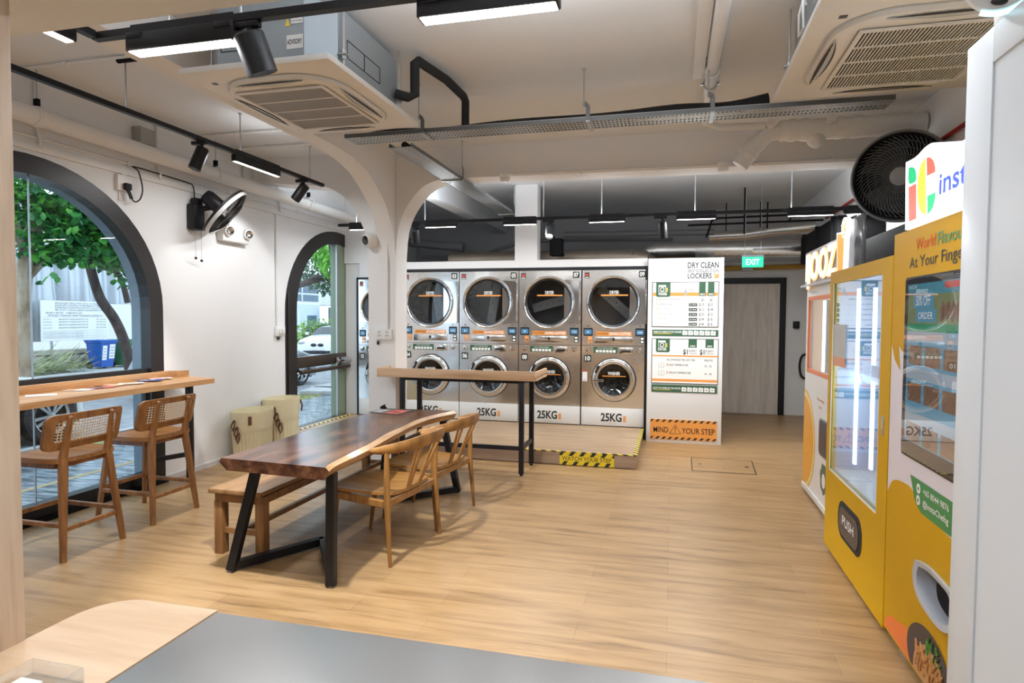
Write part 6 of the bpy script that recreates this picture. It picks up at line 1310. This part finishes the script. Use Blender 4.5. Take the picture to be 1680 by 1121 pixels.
# foliage helper
def leafmat(name, cols):
    m = bpy.data.materials.new(name); m.use_nodes = True; n = m.node_tree.nodes; L = m.node_tree.links; b = n['Principled BSDF']; b.inputs['Roughness'].default_value = .27
    tc = n.new('ShaderNodeTexCoord'); nz = n.new('ShaderNodeTexNoise'); nz.inputs['Scale'].default_value = 3.5; nz.inputs['Detail'].default_value = 2; L.new(tc.outputs['Object'], nz.inputs['Vector'])
    r = ramp(n, [(.36,cols[0]),(.5,cols[1]),(.64,cols[2])]); L.new(nz.outputs['Fac'], r.inputs[0]); L.new(r.outputs[0], b.inputs['Base Color'])
    tl = n.new('ShaderNodeBsdfTranslucent'); L.new(r.outputs[0], tl.inputs[0]); mx = n.new('ShaderNodeMixShader'); mx.inputs[0].default_value = .35; out = [x for x in n if x.type == 'OUTPUT_MATERIAL'][0]; L.new(b.outputs[0], mx.inputs[1]); L.new(tl.outputs[0], mx.inputs[2]); L.new(mx.outputs[0], out.inputs[0]); return m
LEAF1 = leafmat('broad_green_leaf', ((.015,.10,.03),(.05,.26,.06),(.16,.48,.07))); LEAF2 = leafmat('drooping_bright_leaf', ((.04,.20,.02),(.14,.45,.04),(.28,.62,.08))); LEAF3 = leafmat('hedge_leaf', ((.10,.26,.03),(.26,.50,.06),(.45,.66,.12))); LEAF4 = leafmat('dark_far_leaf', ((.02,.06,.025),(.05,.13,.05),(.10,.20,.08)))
BARK = noise_mat('grey_brown_bark', [(.3,(.09,.065,.045)),(.5,(.19,.14,.10)),(.7,(.28,.22,.17))], 9, .9, .6, (1,1,.3)); BARKL = noise_mat('pale_mottled_bark', [(.3,(.20,.14,.09)),(.5,(.36,.27,.18)),(.7,(.42,.36,.29))], 6, .9, .5, (1,1,.4)); BARKD = noise_mat('dark_slender_bark', [(.3,(.045,.032,.028)),(.7,(.10,.075,.065))], 9, .9, .5, (1,1,.3))
def leaves(mb, n, fn, size, m, rnd, droop=.3, ratio=.6):
    for k in range(n):
        c = V(fn()); a = rnd.uniform(0, 2*pi); tilt = rnd.uniform(-.9,.5)-droop; d = V((cos(a)*cos(tilt), sin(a)*cos(tilt), sin(tilt))); s = d.cross(V((rnd.uniform(-.3,.3),rnd.uniform(-.3,.3),1))).normalized(); nn = s.cross(d); L = size*rnd.uniform(.6,1.25); w = L*ratio*.5
        b = len(mb.v); mb.v += [tuple(c), tuple(c+d*L*.35+s*w+nn*L*.06), tuple(c+d*L*.75+s*w*.75+nn*L*.04), tuple(c+d*L), tuple(c+d*L*.75-s*w*.75+nn*L*.04), tuple(c+d*L*.35-s*w+nn*L*.06), tuple(c+d*L*.55-nn*L*.03)]
        k_ = mb.m(m)
        for f in ((0,1,6),(1,2,6),(2,3,6),(3,4,6),(4,5,6),(5,0,6)): mb.f.append([b+i for i in f]); mb.mi.append(k_)
def ball(c, r, rnd):
    while True:
        p = V((rnd.uniform(-1,1),rnd.uniform(-1,1),rnd.uniform(-1,1)))
        if .25 < p.length < 1: return V(c)+V((p.x*r[0],p.y*r[1],p.z*r[2]))
def tree(name, label, base, trunk, blobs, n, size, m, bark, seed, droop=.3, ratio=.6, rr=(.16,.06), group='street trees'):
    rnd = random.Random(seed); t = thing(name, label, 'tree', base, 0, group); bz = V(base)
    for i, path in enumerate(trunk):
        mb = MB(); P = smoothp([tuple(V(p)-bz) for p in path], 5); N = len(P); r0_, r1_ = rr if i == 0 else (rr[0]*.55, rr[1]*.5); mb.tube(P, [r0_+(r1_-r0_)*k/(N-1) for k in range(N)], bark, 10); mb.build('trunk' if i == 0 else 'branch', t)
    mb = MB(); tot = sum(b[1][0]*b[1][1]*b[1][2] for b in blobs)
    for c, r in blobs: leaves(mb, int(n*r[0]*r[1]*r[2]/tot), lambda: ball(V(c)-bz, r, rnd), size, m, rnd, droop, ratio)
    mb.build('foliage', t, smooth=0); return t
tree('street_tree', 'broad-leaved tree with thick pale trunk at the left of the big window', (-13.0,10.1,GZ), [[(-13,10.1,GZ),(-13.02,10.12,1.2),(-13.0,10.15,2.3),(-12.9,10.3,3.4),(-12.7,10.8,4.2)],[(-13,10.15,2.3),(-12.8,10.9,3.2),(-12.6,11.6,3.8)],[(-13,10.2,2.8),(-12.6,9.6,3.7)]],
    [((-12.6,10.3,3.5),(1.0,1.0,.75)),((-12.4,11.3,3.6),(1.0,.9,.75)),((-12.6,12.0,3.2),(.8,.75,.6)),((-12.5,10.9,2.95),(.7,.9,.30)),((-12.6,10.4,4.3),(1.2,1.4,.7)),((-12.5,11.8,4.3),(1,1.2,.7)),((-12.2,10.25,2.75),(.35,.42,.22)),((-12.2,10.0,2.3),(.22,.2,.2)),((-12.3,12.1,2.45),(.4,.3,.22))], 3600, .21, LEAF1, BARKL, 11, .35, .75, (.17,.12))
tree('street_tree', 'slender dark curved tree crossing in front of the notice board', (-13.1,12.85,GZ), [[(-13.1,12.85,GZ),(-13.1,12.8,.45),(-13.05,12.6,1.0),(-13,12.3,1.5),(-13,11.95,1.95),(-12.9,11.65,2.5),(-12.8,11.45,3.0),(-12.7,11.4,3.5)],[(-13.05,12.75,1.9),(-13.0,12.5,2.5),(-12.9,12.0,3.0)]],
    [((-12.8,11.6,3.4),(.8,.9,.5)),((-12.9,12.5,2.9),(.5,.5,.35))], 700, .19, LEAF1, BARKD, 12, .35, .75, (.13,.09))
tree('street_tree', 'drooping-leaved tree beyond the arched glass door', (-15.6,21.6,GZ), [[(-15.6,21.6,GZ),(-15.5,21.6,1.6),(-15.0,21.9,2.4),(-13.8,22.8,3.2)],[(-14.6,22.2,2.7),(-13.2,23.8,3.4)]],
    [((-12.8,23.3,4.3),(1.6,1.6,.8)),((-12.6,22.6,3.7),(1.0,1.2,.5)),((-12.6,24.1,3.6),(.8,.8,.6))], 1500, .42, LEAF2, BARKD, 13, .9, .28, (.14,.10))
tree('street_tree', 'dim dark-leaved tree behind the drooping one beyond the door', (-19.0,33.5,GZ), [[(-19,33.5,GZ),(-19,33.4,2.2),(-19.2,32.8,3.5),(-19.5,32.2,4.2)]],
    [((-19,33.0,4.2),(2.4,2.4,1.4)),((-18.6,34.3,3.2),(1.2,1.2,.8)),((-19,32.0,3.4),(1.1,1.2,.6))], 2200, .26, LEAF4, BARKD, 14, .3, .45, (.2,.1))
tree('street_tree', 'dark trunk at the kerb by the right edge of the door glass', (-8.5,14.85,GZ), [[(-8.5,14.85,GZ),(-8.5,14.88,1.2),(-8.48,14.9,2.6)],[(-8.48,14.9,2.4),(-8.6,14.6,3.6)]], [((-8.6,15.2,4.2),(.8,.8,.5))], 250, .2, LEAF2, BARKD, 15, .5, .4, (.11,.08))
# hoarding
m = mat('silver_grey_tarpaulin', (.50,.54,.58), .3, metal=.35, var=.12, scale=2)
def fold(u, v): 
    y = 9.5+10.0*u; z = .75+4.2*v; return V((-18.75+.27*sin(y*4.6+1.4*sin(v*3))*(.45+.55*v)*(.6+.4*sin(y*1.7))+.09*sin(y*11+2*v), y, z))
mb = MB(); mb.grid(fold, 220, 14, m); t = thing('hoarding', 'draped silver-grey tarpaulin hoarding across the street', 'hoarding', (-18.6,14.5,GZ)); at(mb, 'tarpaulin', t, (-18.6,14.5,GZ), smooth=60)
mb = MB()
for y in (9.6,12.0,14.2,17.2,19.4): mb.cyl((-18.75,y,GZ),(-18.75,y,5.0),.04, GALV, 10)
at(mb, 'hoarding_posts', t, (-18.6,14.5,GZ))
mb = MB(); mb.box((-18.45,13.6,.45),(-18.38,14.55,1.95), PLASTIC); mb.box((-18.45,17.0,.75),(-18.4,18.6,1.95), PLASTIC); at(mb, 'white_panel', t, (-18.6,14.5,GZ))
# notice board
t = thing('notice_board', 'white construction notice board with dense black text on the hoarding', 'notice board', (-18.15,15.8,.78)); mb = MB(); hx = 1.15
mb.box((-.03,-hx,0),(0,hx,1.23), PAPER); mb.build('board', t)
for y in (-.8,.8): mb = MB(); mb.box((-.08,y-.03,-.275),(-.03,y+.03,1.1), GALV); mb.build('post', t)
PX = V((0,1,0)); mb = MB()    # face looks towards +x: reading direction is +y
L_ = [('PROPOSED ERECTION OF A 2-STOREY',1.13,.40,1.55),('ENVELOPE CONTROL INTERMEDIATE TERRACE',1.06,.40,1.70),('DWELLING HOUSE WITH AN ATTIC ON LOT 02756',.99,.40,1.75),('MK 25 AT 51 JALAN LEBAN, SINGAPORE 577575',.92,.40,1.70),('PROJECT REF NO    A1088-00012-2021',.83,.10,1.2),('THE PROJECT IS MANAGED UNDER THE BUILDING CONTROL ACT',.75,.15,1.9)]
for s, z, x_, w_ in L_: mb.text(s, (.001,-hx+x_+.05,z), PX, UZ, .052, INK, width=w_, lift=.002)
for s, z in (('ARCHITECT',.64),('ENGINEER',.56),('CONTRACTOR',.47),('OWNER',.38)):
    mb.text(s, (.001,-hx+.06,z), PX, UZ, .035, INKGREY, width=.28, lift=.002); mb.text('ARCHITECTS CONSULTANTS PTE LTD', (.001,-hx+.55,z), PX, UZ, .040, INK, width=1.0, lift=.002); mb.text('TEL: 6735 4422', (.001,-hx+1.85,z), PX, UZ, .035, INK, width=.36, lift=.002)
for z in (.72,.30,.22,.14,.08): mb.quad((.001,-hx+.04,z), PX, UZ, 2.2, .006, INKGREY, .002)
for z in (.24,.17,.10): mb.text('FOR ENQUIRIES AND FEEDBACK PLEASE CALL THE CONTRACTOR', (.001,-hx+.06,z), PX, UZ, .030, INKGREY, width=1.3, lift=.002)
mb.build('printed_text', t, smooth=0)
# stone wall
STONE = noise_mat('mossy_rubble', [(.3,(.16,.15,.12)),(.5,(.34,.33,.28)),(.7,(.46,.44,.38))], 3.5, .9, .6); MOSS = noise_mat('ledge_concrete', [(.3,(.28,.27,.20)),(.55,(.46,.44,.37)),(.7,(.30,.33,.18))], 4, .9, .3)
mb = MB(); rnd = random.Random(5); mb.box((-18.35,9,GZ),(-18.1,19,.40), STONE)
for k in range(150): mb.sphere((-18.08, rnd.uniform(12.5,18), rnd.uniform(GZ+.05,.36)), rnd.uniform(.07,.14), STONE, 8, 6, (.5,1.3,.9))
mb.box((-18.5,9,.38),(-18.02,19,.50), MOSS); struct(mb.build('wall_street'))
# palm fronds
FR = leafmat('dry_frond', ((.16,.24,.07),(.48,.54,.26),(.72,.74,.50))); mb = MB(); rnd = random.Random(8)
for k in range(170):
    c = V((-17.2+rnd.uniform(-.35,.45), rnd.uniform(13.0,14.7), GZ+.06+rnd.uniform(.02,.48)*rnd.uniform(.2,1))); a = rnd.uniform(-.7,1.0); L = rnd.uniform(.35,.9); d = V((rnd.uniform(-.1,.3), cos(a), sin(a)*.7)).normalized(); L = min(L, 15.38-c.y) if c.y+L > 15.38 else L; mb.bar(c, c+d*L, .05, .006, FR, w2=.008)
tag(mb.build('cut_fronds'), 'heap of cut pale green fronds at the foot of the stone wall', 'fronds', kind='stuff')
# wheelie bins
def bin_(label, loc, m, labels):
    t = thing('wheelie_bin', label, 'bin', loc, RD(90)); mb = MB()     # local -y faces +x in the world
    a = [(-.24,-.26,.06),(.24,-.26,.06),(.24,.24,.06),(-.24,.24,.06)]; b = [(-.32,-.36,.92),(.32,-.36,.92),(.32,.34,.92),(-.32,.34,.92)]
    mb.add(a+b, [(3,2,1,0),(0,1,5,4),(1,2,6,5),(2,3,7,6),(3,0,4,7)], m); mb.box((-.35,-.39,.88),(.35,.37,.94), m, bev=.02); mb.build('bin_body', t)
    mb = MB(); mb.box((-.36,-.40,.94),(.36,.40,.99), m, bev=.02); mb.tube([(-.25,.40,.93),(-.25,.46,.95),(.25,.46,.95),(.25,.40,.93)], .018, m, 8); mb.build('lid', t)
    for s_ in (-.30,.30): mb = MB(); mb.cyl((s_-.03,.2,.11),(s_+.03,.2,.11),.11, RUBBER, 20); mb.build('wheel', t)
    for k, (x0, x1, z0, z1) in enumerate(labels):
        mb = MB(); f = lambda x, z: (x, -.26-.10*(z-.06)/.86-.004, z); mb.poly([f(x0,z0),f(x1,z0),f(x1,z1),f(x0,z1)], PAPER)
        for q in range(4): zz = z0+(z1-z0)*(.15+.2*q); mb.poly([V(f(x0+.03,zz))+V((0,-.003,0)),V(f(x1-.04,zz))+V((0,-.003,0)),V(f(x1-.04,zz+.03))+V((0,-.003,0)),V(f(x0+.03,zz+.03))+V((0,-.003,0))], INKGREY)
        mb.build('label_sheet', t, smooth=0)
    t.scale = (.86,.86,.90)
    return t
bin_('blue wheelie bin with two white label sheets across the street', (-17.3,15.88,GZ+.06), mat('blue_bin_plastic', (.01,.10,.42), .4), [(-.24,-.06,.30,.80),(.04,.27,.34,.84)])
bin_('green wheelie bin just right of the blue bin', (-17.25,16.66,GZ+.06), mat('green_bin_plastic', (.04,.22,.09), .4), [(.0,.2,.50,.72)])
# cars
CARGL = mat('car_glass', (.02,.025,.03), .05); TYRE = mat('tyre_rubber', (.02,.02,.022), .8, var=.2, scale=20); RIM = mat('alloy_rim', (.55,.56,.57), .3, metal=.9); RIMD = mat('dark_wheel_well', (.02,.02,.022), .6); LENS = mat('headlight_lens', (.35,.37,.38), .08); 
def wheel(t, x, y, r, side):
    mb = MB(); mb.lathe([(r*.68,-.10),(r*.9,-.11),(r,-.08),(r,.08),(r*.9,.11),(r*.68,.10)], (x,y,r), (1,0,0), TYRE, 36); w_ = mb.build('wheel', t, smooth=40)
    mb = MB(); mb.lathe([(r*.70,.10*side),(r*.66,.095*side),(r*.62,.07*side)], (x,y,r), (1,0,0), RIM, 36); mb.lathe([(.001,.02*side),(r*.66,.0)], (x,y,r), (1,0,0), RIMD, 30); mb.lathe([(.001,.10*side),(.05,.095*side),(.06,.06*side)], (x,y,r), (1,0,0), RIM, 16)
    for k in range(10): a = 2*pi*k/10 + (.1 if k % 2 else -.1); mb.bar((x+.085*side,y+.05*cos(a),r+.05*sin(a)),(x+.085*side,y+r*.66*cos(a),r+r*.66*sin(a)), .03, .02, RIM, up=(1,0,0), w2=.045)
    mb.build('rim', w_, smooth=30)
def car(label, loc, rz, paint, L=4.5, W=1.8, H=1.45, r=.34, grille=0, wf=.31):
    """local +y is forward"""
    t = thing('car', label, 'car', loc, rz); h = W/2
    prof = [(-.50,.30,.92),(-.495,.62,.94),(-.46,.88,.93),(-.36,.95,.95),(-.20,.97,.98),(.10,.96,1.0),(.26,.92,.99),(.40,.82,.97),(.47,.70,.92),(.495,.55,.86),(.50,.30,.84)]
    mb = MB(); vs = []; nx = 12
    for y, z, w in prof:
        for i in range(nx+1):
            u = -1+2*i/nx; crown = .05*(1-u*u); vs.append((u*h*w, y*L, z+crown*(1 if z > .6 else 0)-.06*abs(u)**6))
    fs = [(j*(nx+1)+i, j*(nx+1)+i+1, (j+1)*(nx+1)+i+1, (j+1)*(nx+1)+i) for j in range(len(prof)-1) for i in range(nx)]
    mb.add(vs, fs, paint)
    wy = (-.30*L, wf*L)
    for s_ in (-1, 1):     # body side with wheel arches
        top = [(y*L, z-.06, w) for y, z, w in prof]; ys = sorted(set([p[0] for p in top] + [wyk + r*1.18*cos(pi*k/14) for wyk in wy for k in range(15)]))
        row = []
        for y in ys:
            for (ya, za, wa), (yb, zb, wb) in zip(top[:-1], top[1:]):
                if ya <= y <= yb: f = (y-ya)/(yb-ya) if yb > ya else 0; zt = za+(zb-za)*f; ww = wa+(wb-wa)*f; break
            zb_ = .20
            for wyk in wy:
                dd = (r*1.18)**2-(y-wyk)**2
                if dd > 0: zb_ = max(zb_, r+sqrt(dd)-.0)
            zb_ = min(zb_, zt-.02); row.append([(s_*h*ww, y, zt), (s_*h*ww*1.015, y, zt-(zt-zb_)*.45), (s_*h*ww*.99, y, zb_)])
        vs = [p for q in row for p in q]; mb.add(vs, [(3*i+k, 3*i+k+1, 3*i+k+4, 3*i+k+3) for i in range(len(row)-1) for k in range(2)], paint)
    for y0_, z1_, w_ in ((-.5*L,.30,.92),(.5*L,.30,.84)): mb.box((-h*w_,y0_-.02,.18),(h*w_,y0_+.02,z1_+.05), paint, bev=.015)
    mb.box((-h*.85,-.47*L,.16),(h*.85,.46*L,.24), RIMD); mb.build('body', t, smooth=40)
    cab = [(-.44,.93,.86),(-.34,1.22,.76),(-.22,1.40,.70),(-.05,1.45,.69),(.08,1.40,.70),(.25,.98,.88)]
    mb = MB(); vs = []; 
    for y, z, w in cab:
        for i in range(nx+1): u = -1+2*i/nx; vs.append((u*h*w, y*L, z*H/1.45+.03*(1-u*u)))
    fs = [(j*(nx+1)+i, j*(nx+1)+i+1, (j+1)*(nx+1)+i+1, (j+1)*(nx+1)+i) for j in range(len(cab)-1) for i in range(nx)]
    gl = [f for k, f in enumerate(fs) if k//nx in (0, 1, 4)]; rf = [f for k, f in enumerate(fs) if k//nx in (2, 3)]
    mb.add(vs, rf, paint); 
    for s_ in (-1, 1):
        P = [(s_*h*w, y*L, z*H/1.45) for y, z, w in cab]; mb.poly(P, CARGL)
        mb.bar((s_*h*.70,-.08*L,1.42*H/1.45),(s_*h*.92,-.08*L,.95), .05, .02, paint, up=(1,0,0))
    mb.add(vs, gl, CARGL); mb.build('cabin', t, smooth=30)
    for s_ in (-1, 1):
        mb = MB(); mb.sphere((s_*h*.70, .462*L, .66), .17, LENS, 14, 8, (1.1,.6,.45)); mb.build('headlight', t)
        mb = MB(); mb.box((s_*h*.98,.17*L,.95),(s_*h*1.14,.20*L,1.07), paint, bev=.03); mb.build('wing_mirror', t)
        for y in wy: wheel(t, s_*h*.90, y, r, s_)
    mb = MB()
    if grille:
        for s_ in (-.14,.14): mb.sphere((s_, .495*L, .60), .12, RIMD, 14, 8, (1.0,.25,.55))
        mb.box((-h*.6,.497*L,.25),(h*.6,.507*L,.38), RIMD, bev=.01)
    else: mb.box((-h*.45,.49*L,.48),(h*.45,.503*L,.62), RIMD, bev=.01); mb.box((-h*.6,.497*L,.25),(h*.6,.507*L,.36), RIMD, bev=.01)
    mb.build('grille', t)
    mb = MB(); mb.box((-.26,.505*L,.40),(.26,.512*L,.50), INKW); mb.build('number_plate', t); return t
WPAINT = mat('white_car_paint', (.74,.76,.78), .15, coat=.6, var=.01); SPAINT = mat('silver_car_paint', (.20,.215,.23), .25, metal=.5, coat=.5, var=.01)
car('white parked car close outside the big arched window', (-9.02,5.10,GZ), 0, WPAINT, 4.4, 1.78, 1.42, .37, 0, .36)
car('silver parked car with spoked wheel seen through the glass door', (-9.85,12.55,GZ), 0, SPAINT, 4.4, 1.8, 1.45, .33)
car('white car facing the shop with twin dark grilles, beyond the glass door', (-13.75,24.0,GZ), RD(190), WPAINT, 4.5, 1.82, 1.30, .33, 1)
# house and fence beyond the door
HW = mat('white_render_house', (.62,.70,.76), .7, var=.03); HD = mat('dim_house_window', (.10,.17,.22), .3); t = thing('house', 'white two-storey house with strip windows beyond the glass door', 'house', (-27.0,41.0,GZ)); 
mb = MB(); mb.box((-6,-5,0),(-.3,4.0,2.6), HW).box((-6,-5,2.6),(-.4,8.0,4.7), mat('white_upper_render', (.78,.80,.82), .7)); mb.box((-6.2,-5.2,4.7),(.2,8.3,4.95), mat('dark_eaves', (.12,.13,.14), .6)); mb.build('house_walls', t)
for y0_, y1_, z0_, z1_ in ((-3.9,3.9,2.85,3.35),(-3.9,3.9,3.5,4.15)): 
    mb = MB(); mb.box((-.42,y0_,z0_),(-.36,y1_,z1_), HD).box((-.38,1.5,z0_),(-.30,1.62,z1_), PLASTIC); mb.build('house_window', t)
mb = MB(); mb.box((-.34,2.2,.1),(-.27,3.5,1.75), HD).box((-.34,.9,.2),(-.25,1.05,2.2), PLASTIC); mb.build('house_door', t)
t = thing('boundary_fence', 'dark grey slatted fence right of the white house', 'fence', (-26.4,46.0,GZ)); mb = MB()
for k in range(22): mb.box((-.03,-1.2+.26*k,.0),(.0,-1.0+.26*k,2.4), mat('fence_slat', (.06,.09,.11), .6) if k == 0 else bpy.data.materials['fence_slat'])
mb.build('slats', t); mb = MB(); mb.cyl((.06,.3,0),(.06,.3,4.4),.06, BLACKM, 10); mb.build('post', t)
def hedge(label, c, r, n, seed):
    rnd = random.Random(seed); t = thing('hedge', label, 'hedge', (c[0],c[1],GZ)); mb = MB(); b_ = V((c[0],c[1],GZ)); leaves(mb, n, lambda: ball(V(c)-b_, r, rnd), .20, LEAF3, rnd, 0, .5); mb.build('foliage', t, smooth=0)
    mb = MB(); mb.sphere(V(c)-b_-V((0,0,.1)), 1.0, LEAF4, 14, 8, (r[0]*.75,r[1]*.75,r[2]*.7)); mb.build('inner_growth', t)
hedge('bright yellow-green hedge in front of the grey fence', (-18.5,31.0,.75), (1.3,2.4,.75), 1200, 21)
hedge('bright green shrub left of the white car', (-17.2,25.2,.5), (1.0,1.3,.7), 600, 22)
